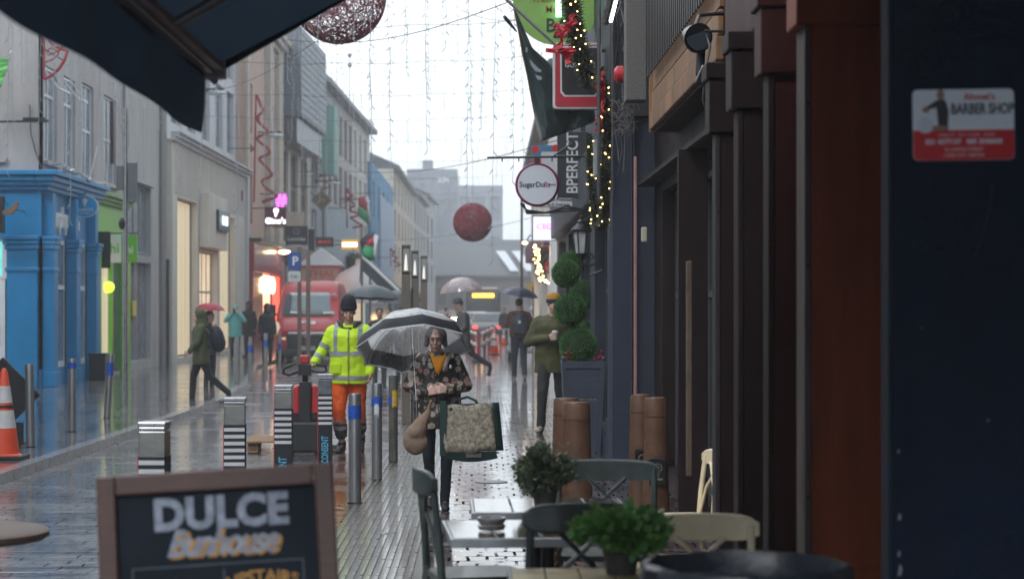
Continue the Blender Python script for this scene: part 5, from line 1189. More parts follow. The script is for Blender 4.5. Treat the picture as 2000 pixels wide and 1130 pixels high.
mb = MB(); mb.bb(.0, .24, -.01, .01, .02, .28); mb.bb(-.3, -.27, 0, .03, 0, .5); mb.bb(.18, .21, 0, .3, 0, .04); mb.bb(-.02, .02, .01, .04, 0, .7); part(mb, 'stand', black, t)
# dark planter by green shop, small bin
mb = MB(); p = G(192, 742, .1); mb.box((p.x, p.y, .38), (.36, .36, .56)); mb.box((p.x, p.y, .68), (.4, .4, .05)); thing(part(mb, 'black_planter_box', black, bevel=.01), 'black square box planter at the foot of the green shop', 'planter')

# ================================================================ LIGHT PYLONS, SIGN POSTS
pyl = mat('bronze_pylon', (.16, .135, .11), .45, .2, 6, metal=.3, drip=.2)
for i, (px, Y) in enumerate([(793, 29.5), (810.5, 33.5), (828, 38)]):
    x = (px - VX) / F * Y; h = 2.64 + i * .03
    t = T('light_pylon', ['tall bronze square light pylon, nearest of the three, its foot behind the woman\'s bag', 'bronze square light pylon in the middle of the three', 'bronze square light pylon farthest right of the three'][i], 'light column', (x, Y, .004), radians(2), 'bronze light pylons in a row')
    mb = MB(); mb.box((0, 0, 1.1), (.13, .13, 2.2)); mb.box((0, 0, h - .02), (.13, .13, .04)); mb.bb(-.065, -.05, -.065, .065, 2.2, h); mb.bb(.05, .065, -.065, .065, 2.2, h); mb.bb(-.05, .05, .05, .065, 2.2, h); part(mb, 'column', pyl, t, bevel=.006)
    mb = MB(); mb.bb(-.05, .05, -.045, .05, 2.24, h - .05); gl = part(mb, 'lantern_glass', mat('pylon_glass', (.30, .30, .29), .2, .2), t)
    mb = MB(); mb.lathe([(.028, 2.26), (.02, 2.4), (.008, 2.5)], n=10); mb.v = [Vector((v.x, v.y - .04, v.z)) for v in mb.v]; part(mb, 'lamp_cone', mat('lamp_cone_lit', (.9, .88, .8), .4, emit=(1, .95, .85), es=.35), t, smooth=True)
    mb = MB(); mb.cyl((.09, .0, 0), (.09, 0, 1.3 if i else 2.0), .018, n=8); part(mb, 'silver_strip', steel, t)
wood_p = mat('weathered_brown_post', (.17, .125, .10), .6, .25, 5, .2, 40, drip=.15)
for i, (px, py) in enumerate([(585, 736), (602, 738)]):
    p = G(px, py, .008); t = T('parking_sign_post' if i == 0 else 'slim_post', 'brown pole with blue and white P parking plates before the red van' if i == 0 else 'plain grey-brown pole standing right of the parking sign', 'post', p)
    mb = MB(); mb.cyl((0, 0, 0), (0, 0, 3.2 - i * .1), .055, .05, 12); part(mb, 'pole', wood_p, t, smooth=30)
    if i == 0:
        mb = MB(); mb.prism(rrect(.30, .42, .03), -.08, -.06); mb.v = [v + Vector((-.12, 0, 2.85)) for v in mb.v]; part(mb, 'parking_plate', mat('sign_blue', (.02, .08, .32), .4, .1), t)
        text('P', .30, white, t, (-.10, -.085, 2.84), bold=.03)
        mb = MB(); mb.prism(rrect(.30, .26, .03), -.08, -.06); mb.v = [v + Vector((-.12, 0, 2.47)) for v in mb.v]; part(mb, 'lower_plate', g_w, t)
        text('2 hr', .1, black, t, (-.12, -.085, 2.47), bold=.01)
# kiosk tent, white tent, dark awning
t = T('market_kiosk', 'small kiosk with grey-white peaked roof and red framed sign behind the van', 'kiosk', (W(628, 600, 88).x, 88, .004))
mb = MB(); mb.add([(-1.0, -.8, 3.55), (1.0, -.8, 3.55), (1.0, .8, 3.55), (-1.0, .8, 3.55), (0, 0, 4.35)], [(0, 1, 4), (1, 2, 4), (2, 3, 4), (3, 0, 4)]); part(mb, 'roof', mat('tent_white', (.55, .56, .57), .6, .1, 2), t, solid=.03)
mb = MB(); mb.bb(-.9, .9, -.78, -.7, 2.85, 3.5); part(mb, 'sign_band', mat('cream_band', (.42, .36, .30), .6), t)
mb = MB(); mb.bb(-.9, .9, -.82, -.79, 3.43, 3.5); mb.bb(-.9, .9, -.82, -.79, 2.85, 2.92); mb.bb(-.9, -.83, -.82, -.79, 2.92, 3.43); mb.bb(.83, .9, -.82, -.79, 2.92, 3.43); part(mb, 'red_border', red_s, t)
text('THAI', .42, red_s, t, (0, -.8, 3.17), bold=.01, sx=1.2); mb = MB()
for x in (-.9, .9): mb.cyl((x, -.75, 0), (x, -.75, 3.5), .04); mb.cyl((x, .75, 0), (x, .75, 3.5), .04)
mb.bb(-.85, .85, -.7, .7, 0, 1.1); part(mb, 'posts', steeld, t)
t = T('white_tent', 'rounded white canopy tent to the right of the red van', 'tent', (W(705, 600, 84).x, 84, .004))
mb = MB(); mb.lathe([(1.35, 1.9), (1.3, 2.6), (.9, 3.15), (.25, 3.5), (.22, 3.75), (0, 3.76)], n=24, cap=False); part(mb, 'canopy', mat('tent_white', (.5, .5, .5)), t, smooth=60)
mb = MB()
for x, y in ((-1.2, -.5), (1.2, -.5), (-1.2, .5), (1.2, .5)): mb.cyl((x, y, 0), (x, y, 2.0), .04)
mb.bb(-1.2, 1.2, -.4, .6, 0, 1.0); part(mb, 'legs', steeld, t)
t = T('side_awning', 'dark shop awning with white edge sloping down beyond the flags', 'awning', (W(745, 530, 70).x, 70, 0))
mb = MB(); a = W(707, 500, 70) - t.location; b = W(783, 572, 70) - t.location
mb.add([a, b, b + Vector((0, 5, 0)), a + Vector((0, 5, 0)), a - Vector((0, 0, .5)), b - Vector((.3, 0, .25)), ], [(0, 1, 2, 3), (0, 4, 5, 1)]); part(mb, 'cloth', mat('dark_awning', (.03, .04, .055), .6, .2, 4), t, solid=.04)
mb = MB(); mb.cyl(a, b, .05); part(mb, 'white_edge', white, t); mb = MB(); mb.cyl((a.x, 0, 0), (a.x, 0, a.z), .04); mb.cyl((a.x, 5, 0), (a.x, 5, a.z), .04); part(mb, 'posts', steeld, t)
t = T('hanging_basket', 'dark round hanging basket planter on the cream end house', 'planter', W(690, 512, 90))
mb = MB(); mb.ball((0, 0, 0), (.35, .35, .38)); bm_ = part(mb, 'basket', mat('dark_foliage', (.02, .035, .02), .8, .5, 8), t, smooth=True); mb = MB()
for i in range(500):
    d = Vector((R.gauss(0, 1), R.gauss(0, 1), R.gauss(0, 1))).normalized() * R.uniform(.3, .45); e = d.orthogonal().normalized() * .05; mb.add([d - e, d + e, d * 1.12], [(0, 1, 2)])
part(mb, 'foliage', mat('dark_foliage', (0, 0, 0)), t, fix=False); mb = MB(); mb.cyl((0, 0, .3), (0, 0, .8), .015); mb.cyl((0, 0, .8), (-1, .2, .8), .02); part(mb, 'bracket', black, t)

# ================================================================ RED VAN
van_r = mat('van_red', (.34, .008, .014), .4, .12, 2, coat=.15)
t = T('red_van', 'red delivery van facing the camera with white letters on its bonnet', 'van', (W(599, 600, 61).x, 61, .004), radians(1))
def vsec(y, prof):  # prof: half widths at heights
    return [(-x, y, z) for x, z in prof] + [(x, y, z) for x, z in reversed(prof)]
secs = [
 (0.00, [(.55, .32), (.86, .34), (.90, .60), (.88, .80), (.78, .96), (.70, 1.00), (.62, 1.01), (.5, 1.02)]),
 (0.16, [(.55, .30), (.95, .32), (.99, .60), (.98, .90), (.93, 1.08), (.85, 1.14), (.7, 1.17), (.5, 1.18)]),
 (0.60, [(.55, .28), (.99, .30), (1.02, .60), (1.01, 1.0), (.98, 1.24), (.92, 1.32), (.7, 1.35), (.5, 1.36)]),
 (0.80, [(.55, .28), (1.0, .30), (1.02, .60), (1.02, 1.1), (.99, 1.32), (.93, 1.40), (.7, 1.42), (.5, 1.43)]),
 (1.25, [(.55, .28), (1.0, .30), (1.02, .60), (1.02, 1.2), (.97, 1.75), (.90, 1.86), (.7, 1.90), (.5, 1.91)]),
 (1.62, [(.55, .28), (1.0, .30), (1.02, .60), (1.02, 1.3), (.93, 2.02), (.86, 2.22), (.7, 2.28), (.5, 2.29)]),
 (2.05, [(.55, .28), (1.0, .30), (1.02, .60), (1.02, 1.4), (.92, 2.20), (.84, 2.44), (.7, 2.51), (.5, 2.53)]),
 (2.6, [(.55, .28), (1.0, .30), (1.02, .60), (1.02, 1.4), (.93, 2.25), (.85, 2.48), (.7, 2.55), (.5, 2.57)]),
 (5.6, [(.55, .28), (1.0, .30), (1.02, .60), (1.02, 1.4), (.93, 2.25), (.85, 2.48), (.7, 2.55), (.5, 2.57)])]
mb = MB(); mb.grid([vsec(y, p) for y, p in secs], close=True); n_ = 16; mb.f.append(tuple(range(n_))); mb.m.append(0); mb.f.append(tuple(range(len(mb.v) - n_, len(mb.v)))); mb.m.append(0)
part(mb, 'body', van_r, t, smooth=38)
# windscreen lies 12 mm proud of the sloped panel
def scr(u, z_):   # y on the windscreen slope for a height
    pts = [(.80, 1.42), (1.25, 1.90), (1.62, 2.28)]
    for (y0_, z0_), (y1_, z1_) in zip(pts, pts[1:]):
        if z_ <= z1_: return y0_ + (y1_ - y0_) * (z_ - z0_) / (z1_ - z0_)
    return pts[-1][0]
rows = []
for z_ in (1.45, 1.65, 1.85, 2.05, 2.18):
    hw = .93 - (z_ - 1.45) * .10; rows.append([(x * hw, scr(0, z_) - .03 + .10 * abs(x) ** 3, z_) for x in (-1, -.8, -.5, -.2, .2, .5, .8, 1)])
mb = MB(); mb.grid(rows); part(mb, 'windscreen', mat('van_glass', (.13, .17, .18), .08, .2, 1.5, spec=.8), t, smooth=True, solid=.02)
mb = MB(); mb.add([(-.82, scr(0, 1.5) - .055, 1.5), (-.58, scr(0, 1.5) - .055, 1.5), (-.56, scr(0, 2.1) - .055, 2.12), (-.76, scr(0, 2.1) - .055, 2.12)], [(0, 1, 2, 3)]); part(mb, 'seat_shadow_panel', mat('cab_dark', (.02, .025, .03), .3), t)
mb = MB(); mb.cyl((-.1, scr(0, 1.46) - .06, 1.48), (.75, scr(0, 1.5) - .06, 1.52), .012); mb.cyl((-.8, scr(0, 1.46) - .06, 1.48), (-.1, scr(0, 1.5) - .06, 1.49), .012); part(mb, 'wiper', rubber, t)
mb = MB(); mb.cyl((.76, scr(0, 2.05) - .03, 2.06), (.76, scr(0, 2.05) - .06, 2.04), .10, n=18); part(mb, 'round_sticker', mat('pink_white', (.65, .45, .45), .5), t); mb = MB(); mb.box((.62, scr(0, 1.53) - .06, 1.55), (.34, .01, .1), (-.8, 0, 0)); part(mb, 'permit', mat('pale_green', (.4, .5, .45), .5), t)
blk = mat('van_black_plastic', (.018, .019, .022), .5, .2, 8)
mb = MB(); mb.bb(-.60, .60, -.05, .05, .36, .90)
mb.v = [v for v in mb.v]; part(mb, 'grille', blk, t, bevel=.03)
mb = MB()
for i in range(5): mb.bb(-.52, .52, -.065, -.052, .56 + i * .07, .575 + i * .07)
part(mb, 'grille_bars', mat('grille_grey', (.08, .085, .09), .4), t)
mb = MB(); mb.box((0, .06, .33), (1.86, .26, .22)); part(mb, 'bumper', blk, t, bevel=.05)
mb = MB(); mb.bb(-.56, .56, -.075, -.045, .905, .965); part(mb, 'chrome_bar', mat('chrome', (.75, .76, .78), .2, .05, metal=.3), t, bevel=.008)
mb = MB(); mb.tube([(.11 * cos(a * pi / 10), -.09, .905 + .085 * sin(a * pi / 10)) for a in range(20)], .014, 5, True); mb.tube([(-.15, -.09, .93), (.04, -.09, .915), (-.04, -.09, .895), (.15, -.09, .88)], .013, 5); part(mb, 'emblem', steel, t)
text('PTS', .24, white, t, (-.02, .245, 1.245), rot=(28, 0, 0), bold=.03, sx=1.5)
mb = MB(); mb.bb(-.27, .27, -.075, -.052, .41, .53); part(mb, 'number_plate', mat('plate_white', (.5, .5, .46), .5), t); text('08 C 9351', .12, black, t, (0, -.08, .47), bold=.01)
for s_ in (-1, 1):
    mb = MB(); mb.add([(s_ * .93, .10, .98), (s_ * .62, .0, .74), (s_ * .70, -.005, .72), (s_ * .98, .13, .92), (s_ * .99, .3, 1.22), (s_ * .90, .33, 1.27), (s_ * .80, .14, 1.1)], [(0, 1, 2, 3), (0, 3, 4, 5), (0, 5, 6, 1)]); part(mb, 'headlight', mat('headlight_lens', (.6, .45, .4), .12, .4, 12, emit=(1, .75, .45), es=.25) if s_ < 0 else mat('headlight_clear', (.45, .45, .45), .1, .4, 12), t, solid=.05)
    mb = MB(); mb.add([(s_ * .96, .10, .78), (s_ * 1.03, .3, .80), (s_ * 1.04, .45, 1.22), (s_ * .97, .25, 1.1)], [(0, 1, 2, 3)]); part(mb, 'indicator', mat('indicator_orange', (.7, .12, .02), .3, .1, emit=(1, .2, .02), es=.5), t, solid=.03)
    mb = MB(); mb.box((s_ * 1.13, 1.15, 1.62), (.17, .14, .36)); mb.cyl((s_ * 1.0, 1.2, 1.5), (s_ * 1.13, 1.15, 1.5), .03); part(mb, 'mirror', blk, t, bevel=.04)
    for y in (.95, 4.6):
        w0 = MB(); w0.cyl((s_ * .76, y, .33), (s_ * 1.0, y, .33), .33, n=24); wh = part(w0, 'wheel', rubber, t, smooth=30, bevel=.03); w1 = MB(); w1.cyl((s_ * .99, y, .33), (s_ * 1.015, y, .33), .2, n=16); part(w1, 'rim', steel, wh)
mb = MB(); mb.tube([(-.12, 2.2, 2.52), (.0, 2.2, 2.55)], .03); part(mb, 'roof_marker', rubber, t)

# ---- far vehicles
def far_car(label, X, Y, col, lights, bright=0, rz=0, kind='parked_car', cat='car', Wd=.9, H=1.45, Ln=4.2, face=-1):
    t = T(kind, label, cat, (X, Y, .004), rz)
    pf = [(0, .3), (0, .62), (.15, .75), (.9, .92), (1.6, H - .03), (2.4, H), (3.2, H - .06), (3.9, .95), (4.2, .85), (4.2, .3)]
    mb = MB(); rows = []
    for s_, ins in ((-1, .12), (-1, 0), (1, 0), (1, .12)):
        pass
    for (y, z) in pf: rows.append([(-Wd * (1 - .22 * max(0, (z - .9) / (H - .9))), y, z), (Wd * (1 - .22 * max(0, (z - .9) / (H - .9))), y, z)])
    pts = [r_[0] for r_ in rows] + [r_[1] for r_ in rows]; n = len(rows); mb.add(pts, [tuple(range(n)), tuple(range(2 * n - 1, n - 1, -1))] + [(i, (i + 1) % n, n + (i + 1) % n, n + i) for i in range(n)])
    part(mb, 'body', col, t, bevel=.05, smooth=40)
    mb = MB(); mb.add([(-.78, .99, .98), (.78, .99, .98), (.66, 1.5, H - .12), (-.66, 1.5, H - .12)], [(0, 1, 2, 3)]); part(mb, 'windscreen', glass, t, solid=.03)
    for s_ in (-1, 1):
        mb = MB(); k_ = 2.0 if lights is hl else 1; mb.ball((s_ * Wd * .72, .03, .68), (.14 * k_, .06, .08 * k_)); part(mb, 'light', mat('headlight_clear', (0, 0, 0)) if lights is hl and s_ < 0 else lights, t, smooth=True)
        for y in (.8, 3.4):
            mb = MB(); mb.cyl((s_ * (Wd - .2), y, .31), (s_ * (Wd + .01), y, .31), .31, n=18); wh = part(mb, 'wheel', rubber, t); mb = MB(); mb.cyl((s_ * Wd, y, .31), (s_ * (Wd + .03), y, .31), .18, n=12); part(mb, 'rim', steel, wh)
    mb = MB(); mb.bb(-.26, .26, -.03, .02, .45, .56); part(mb, 'number_plate', g_w, t)
    return t
hl = mat('headlight_beam', (1, .8, .5), .4, emit=(1, .62, .25), es=400); tl = mat('tail_light', (.8, .02, .02), .4, emit=(1, .05, .03), es=2.5)
far_car('car with blazing warm headlight seen through the clear umbrella', W(886, 600, 170).x - .65, 170, mat('car_dark', (.03, .03, .035), .3, coat=.5), hl)
far_car('dark car with a red tail light beyond the cones', W(952, 600, 105).x, 105, mat('car_grey', (.06, .065, .07), .3, coat=.5), tl)
far_car('pale grey car at the kerb under the umbrellas', W(928, 600, 125).x, 125, mat('car_silver', (.3, .31, .32), .3, coat=.5), tl)
far_car('silver car parked on the right past the navy umbrella', W(1052, 600, 62).x, 62, mat('car_silver', (0, 0, 0)), hl if 0 else mat('headlight_clear', (0, 0, 0)))
t = T('bus', 'far bus with glowing amber destination display', 'bus', (W(944, 600, 140).x, 140, .004))
mb = MB(); mb.bb(-1.2, 1.2, 0, 10, .35, 2.95); part(mb, 'body', mat('bus_dark', (.10, .11, .12), .4, .2), t, bevel=.15)
mb = MB(); mb.bb(-1.1, 1.1, -.03, .01, 1.1, 2.3); part(mb, 'windscreen', glass, t); mb = MB(); mb.bb(-.75, .75, -.06, .0, 2.42, 2.68); part(mb, 'destination_display', mat('amber_display', (1, .5, .1), .5, emit=(1, .42, .03), es=5), t)
mb = MB(); mb.bb(-1.0, 1.0, -.05, 3, 2.96, 3.12); part(mb, 'roof_box', g_w, t, bevel=.05)
for s_ in (-1, 1):
    mb = MB(); mb.ball((s_ * .95, -.03, .7), (.12, .05, .1)); part(mb, 'headlight', tl, t); mb = MB(); mb.cyl((s_ * .95, 2, .45), (s_ * 1.22, 2, .45), .45, n=18); part(mb, 'wheel', rubber, t)
# red light
# barriers
bar_r = mat('barrier_red', (.22, .03, .035), .5, .2, 9)
for i, (px, py, px2, py2) in enumerate([(936, 708, 962, 682), (912, 690, 934, 706)]):
    a = G(px, py, .008); b = G(px2, py2, .008); t = T('street_barrier', 'red and white plastic barrier %s' % ('beside the near right cone' if i == 0 else 'behind the grey-coated man'), 'barrier', a); d = b - a
    for q in (0, .33, .66, 1): p_ = d * q; part(MB().bb(p_.x - .05, p_.x + .05, p_.y - .05, p_.y + .05, 0, 1.0), 'red_post', bar_r, t, bevel=.01)
    mb = MB()
    for z in (.5, .85): mb.cyl(Vector((0, 0, z)), Vector((d.x, d.y, z)), .06)
    part(mb, 'white_rails', g_w, t); mb = MB()
    mb.bb(-.2, .2, -.1, .1, 0, .06); mb.bb(d.x - .2, d.x + .2, d.y - .1, d.y + .1, 0, .06); part(mb, 'feet', rubber, t)
t = T('bench_board', 'pale blue-grey board held across trestles beside the far cone', 'trestle', G(996, 694, .008)); mb = MB(); mb.box((0, 0, .92), (.9, .3, .05), (0, .06, 0)); part(mb, 'board', mat('pale_board', (.3, .35, .42), .4), t)
mb = MB()
for s_ in (-.35, .35): mb.cyl((s_, -.1, 0), (s_, 0, .9), .02); mb.cyl((s_, .1, 0), (s_, 0, .9), .02)
part(mb, 'legs', steeld, t)

# ================================================================ PALLET TRUCK AND PALLET
pt_r = mat('truck_red', (.42, .015, .02), .35, .15, 6, coat=.3); pal = mat('pallet_wood', (.30, .18, .09), .7, .3, 12, .3, 30)
t = T('pallet_truck', 'black and red electric pallet truck with its tiller held by the worker', 'pallet truck', G(597, 888), radians(2))
mb = MB(); mb.box((0, 0, .22), (.44, .42, .36)); mb.box((0, .05, .46), (.40, .34, .14)); part(mb, 'chassis', blk, t, bevel=.03)
for s_ in (-1, 1):
    mb = MB(); mb.prism([(s_ * .06, .42), (s_ * .20, .40), (s_ * .20, .74), (s_ * .12, .82), (s_ * .06, .82)], -.12, .16); part(mb, 'red_cover', pt_r, t, bevel=.025)
mb = MB(); mb.bb(-.065, .065, -.16, .12, .3, .86); mb.cyl((0, -.08, .8), (0, -.16, 1.0), .035); part(mb, 'mast', blk, t, bevel=.01)
mb = MB(); mb.tube([(-.05, -.16, .99), (-.19, -.17, .94), (-.25, -.18, .96), (-.24, -.18, 1.02), (-.15, -.18, 1.06), (-.13, -.18, 1.05)], .019, 8); mb.tube([(.05, -.16, .99), (.19, -.17, .97), (.25, -.18, .98), (.24, -.18, 1.04), (.13, -.18, 1.06)], .017, 8); mb.box((0, -.16, 1.0), (.15, .09, .13)); part(mb, 'tiller_handle', blk, t, smooth=50)
mb = MB(); mb.box((0, -.17, 1.12), (.11, .08, .10)); part(mb, 'red_button_head', pt_r, t, bevel=.02)
mb = MB(); mb.bb(-.14, .14, -.19, -.15, 1.075, 1.09); part(mb, 'thumb_switch', steeld, t)
for s_ in (-1, 1):
    mb = MB(); mb.bb(s_ * .27 - .08, s_ * .27 + .08, .25, 1.35, .05, .10); part(mb, 'fork', steeld, t); mb = MB(); mb.cyl((s_ * .17, .0, .06), (s_ * .25, 0, .06), .06, n=16); part(mb, 'wheel', rubber, t, smooth=30)
t = T('wooden_pallet', 'pale wooden pallet resting on the wet road behind the truck', 'pallet', G(560, 884), radians(4))
mb = MB()
for x in (-.40, 0, .40):
    for y in (0, .45, .9): mb.box((x, y + .05, .075), (.13, .12, .085))
part(mb, 'blocks', pal, t, bevel=.004)
mb = MB()
for i in range(6): mb.box((0, -.0 + i * .19, .135), (.95, .13, .02))
for x in (-.4, 0, .4): mb.box((x, .5, .02), (.12, 1.1, .02)); mb.box((x, .5, .118), (.10, 1.1, .012))
part(mb, 'boards', pal, t)
mb = MB(); mb.tube([(-.40 + .035 * cos(a * pi / 8), -.012, .075 + .033 * sin(a * pi / 8)) for a in range(16)], .004, 4, True); part(mb, 'stamp', mat('stamp_brown', (.12, .07, .03), .7), t)

# ================================================================ A-BOARD
frm = mat('dark_stained_wood', (.075, .03, .02), .45, .3, 8, .15, 50, coat=.2, drip=4)
chk = mat('chalkboard', (.014, .019, .027), .7, .35, 3, .1, 40, spec=.12)
t = T('chalkboard_sign', 'wood framed A-board chalkboard lettered DULCE Bunhouse in the foreground', 'a-board', (-.735, 5.92, .008))
t.rotation_euler = (radians(-9), radians(-3.3), radians(3))
BH = 1.232; BW = .36
for x_ in (-BW, BW - .058): part(MB().bb(x_, x_ + .058, -.02, .02, 0, BH), 'frame_stile', frm, t, bevel=.006)
for z_ in (BH - .062, .25): part(MB().bb(-BW + .056, BW - .063, -.018, .018, z_, z_ + .062), 'frame_rail', frm, t, bevel=.006)
mb = MB(); mb.bb(-BW + .05, BW - .055, -.004, .008, .3, BH - .06); part(mb, 'board', chk, t)
ck = mat('chalk_white', (.26, .29, .35), .8, .45, 25); co = mat('chalk_orange', (.50, .26, .07), .8, .3, 25)
text('DULCE', .128, ck, t, (0.012, -.006, BH - .132), bold=.05, ext=.001, sx=.98, space=1.05)
text('Bunhouse', .115, co, t, (.018, -.0055, BH - .226), bold=.02, ext=.0008, shear=.45, sx=.80, space=.9)
text('Bunhouse', .115, ck, t, (.008, -.007, BH - .220), bold=.02, ext=.001, shear=.45, sx=.80, space=.9)
text('DELICIOUS', .045, co, t, (-.13, -.006, BH - .345), bold=.012, ext=.001, curve=1.6)
text('UPSTAIRS', .052, co, t, (.13, -.006, BH - .330), bold=.015, ext=.001, curve=1.6)
mb = MB()
for a, b in (((-.26, BH - .285), (.255, BH - .285)), ((.255, BH - .285), (.255, .4)), ((-.26, BH - .285), (-.26, .4)), ((.015, BH - .30), (.015, .4))): mb.cyl((a[0], -.005, a[1]), (b[0], -.005, b[1]), .0018, n=4)
part(mb, 'chalk_lines', mat('chalk_faint', (.14, .17, .2), .8), t)
for x in (-BW + .03, BW - .03): part(MB().cyl((x, .03, BH - .03), (x, .50, .07), .022), 'rear_leg', frm, t)

# ================================================================ CAFE FURNITURE
sage = mat('sage_paint', (.065, .085, .078), .5, .35, 8, .2, 50, coat=.3); sage_d = mat('dark_sage_paint', (.028, .038, .042), .45, .35, 8, .2, 50, coat=.4); creamc = mat('cream_wood', (.72, .61, .42), .5, .15, 8, .2, 50, coat=.2)
def chair(label, loc, rz, m, w_=.46, sc=1.0, group='crossback cafe chairs'):
    t = T('cafe_chair', label, 'chair', loc, rz, group); hw = w_ / 2
    mb = MB(); mb.prism([(0, 0)] * 0 or rrect(w_ * .95, .42, .08), -.015, .015); mb.v = [Vector((v.x, v.z, v.y + .455)) for v in mb.v]; part(mb, 'seat', m, t, bevel=.006)
    # curved top rail, backrest at +y
    rows = []
    for i in range(15):
        u = -1 + 2 * i / 14; x = u * hw; y = .235 + .045 * (1 - u * u); e = (1 - abs(u) ** 8) * .5 + .5
        rows.append([(x, y - .014, .865 - .05 * e), (x, y + .014, .865 - .05 * e), (x, y + .016, .865 + .052 * e + .01 * (1 - u * u)), (x, y - .012, .865 + .052 * e + .01 * (1 - u * u))])
    mb = MB(); mb.grid([r_ + [r_[0]] for r_ in rows]); mb.add(rows[0], [(0, 1, 2, 3)]); mb.add(rows[-1], [(0, 1, 2, 3)]); part(mb, 'back_rail', m, t, bevel=.010, smooth=50)
    for s_ in (-1, 1):
        mb = MB(); mb.tube([(s_ * (hw - .02), .25, 0), (s_ * (hw - .025), .20, .45), (s_ * (hw - .03), .21, .62), (s_ * (hw - .03), .24, .88)], [.017, .019, .018, .016], 8); part(mb, 'back_leg', m, t, smooth=True)
        mb = MB(); mb.tube([(s_ * (hw - .01), -.20, 0), (s_ * (hw - .04), -.18, .44)], [.015, .019], 8); part(mb, 'front_leg', m, t, smooth=True)
        mb = MB(); mb.tube([(s_ * (hw - .03), .205, .48), (s_ * .08, .225, .66), (-s_ * .10, .26, .83)], .011, 6); part(mb, 'cross_brace', m, t, smooth=True)
    mb = MB(); mb.cyl((-hw + .02, -.19, .25), (hw - .02, -.19, .25), .011); mb.cyl((-hw + .02, .23, .2), (hw - .02, .23, .2), .011); mb.cyl((-hw + .02, -.19, .17), (-hw + .02, .23, .17), .011); mb.cyl((hw - .02, -.19, .17), (hw - .02, .23, .17), .011); part(mb, 'stretcher', m, t)
    t.scale = (1, 1, sc); return t
chair('grey green crossback chair behind the grey-leafed potted plant', (.645, 10.25, .008), radians(-3), sage, .56, .985)
chair('dark green crossback chair nearest the ashtray table, seen from behind', (.33, 7.93, .008), radians(192), sage_d, .45, 1.04)
chair('sage chair seen side-on alone at the left of the tables', (-.02, 9.2, .008), radians(102), sage, .42, 1.06)
chair('cream crossback chair at the lower right with a pale top rail', (.885, 7.72, .008), radians(2), creamc, .46, .96)
chair('cream chair seen side-on against the shopfront', (1.21, 12.45, .008), radians(-80), creamc, .36, .89)
tab_t = mat('wet_table_top', (.10, .055, .035), .12, .4, 4, .12, 8, coat=1); tab_e = mat('alloy_edge', (.42, .43, .45), .3, .2, 10, metal=.8)
def table(label, cx, cy, w_, d_, rz, z=.74, top=tab_t, edge=tab_e):
    t = T('cafe_table', label, 'table', (cx, cy, .008), rz, 'cafe tables on the pavement')
    mb = MB(); n = 4
    for i in range(n): mb.box((-w_ / 2 + (i + .5) * w_ / n, 0, z - .012), (w_ / n - .006, d_ - .012, .02))
    part(mb, 'top', top, t, bevel=.003)
    mb = MB(); mb.bb(-w_ / 2 - .012, w_ / 2 + .012, -d_ / 2 - .012, -d_ / 2 + .004, z - .042, z - .004); mb.bb(-w_ / 2 - .012, w_ / 2 + .012, d_ / 2 - .004, d_ / 2 + .012, z - .042, z - .004)
    mb.bb(-w_ / 2 - .012, -w_ / 2 + .003, -d_ / 2, d_ / 2, z - .042, z - .004); mb.bb(w_ / 2 - .003, w_ / 2 + .012, -d_ / 2, d_ / 2, z - .042, z - .004); part(mb, 'metal_edge', edge, t, bevel=.003)
    mb = MB(); mb.cyl((0, 0, .02), (0, 0, z - .04), .032, n=14); part(mb, 'pedestal', black, t, smooth=30)
    mb = MB(); mb.box((0, 0, .015), (.5, .06, .03)); mb.box((0, 0, .015), (.06, .5, .028)); part(mb, 'foot', black, t, bevel=.008)
    return t
table('square cafe table holding a glass ashtray', .235, 8.82, .76, .72, radians(4))
table('square cafe table holding the grey-leafed potted plant', .33, 9.86, .74, .7, radians(1))
t3_ = table('round-edged pale cafe table at the bottom holding the bright green plant', .36, 7.15, .50, .62, radians(0), .742, mat('pale_mottled_top', (.35, .28, .14), .5, .5, 9), black)
t = T('ashtray', 'clear glass ashtray standing on the nearer metal-edged table', 'ashtray', (.045, 8.72, .75))
mb = MB(); mb.lathe([(.0, .002), (.055, .002), (.062, .02), (.052, .028), (.062, .04), (.062, .055), (.052, .055), (.048, .03), (0, .022)], n=24, cap=False); part(mb, 'bowl', mat('ashtray_glass', (.30, .29, .28), .1, .3, 12, spec=.9), t, smooth=60)
mb = MB(); mb.lathe([(.0, .024), (.046, .026), (0, .045)], n=12, cap=False); part(mb, 'ash', mat('ash', (.10, .09, .085), .9, .5, 40), t)
# round wooden table at left edge
t = T('round_wooden_table', 'edge of a round wooden table at the far left of the foreground', 'table', (-2.30, 8.75, .004), 0)
mb = MB(); mb.lathe([(0, .70), (.38, .70), (.40, .715), (.40, .735), (.385, .745), (0, .745)], n=48, cap=False); part(mb, 'top', mat('round_top_wood', (.09, .055, .04), .6, .3, 6, .1, 20), t, smooth=40)
mb = MB(); mb.cyl((0, 0, .02), (0, 0, .7), .035); mb.lathe([(.24, 0), (.22, .02), (.03, .05)], n=24); part(mb, 'pedestal', black, t)

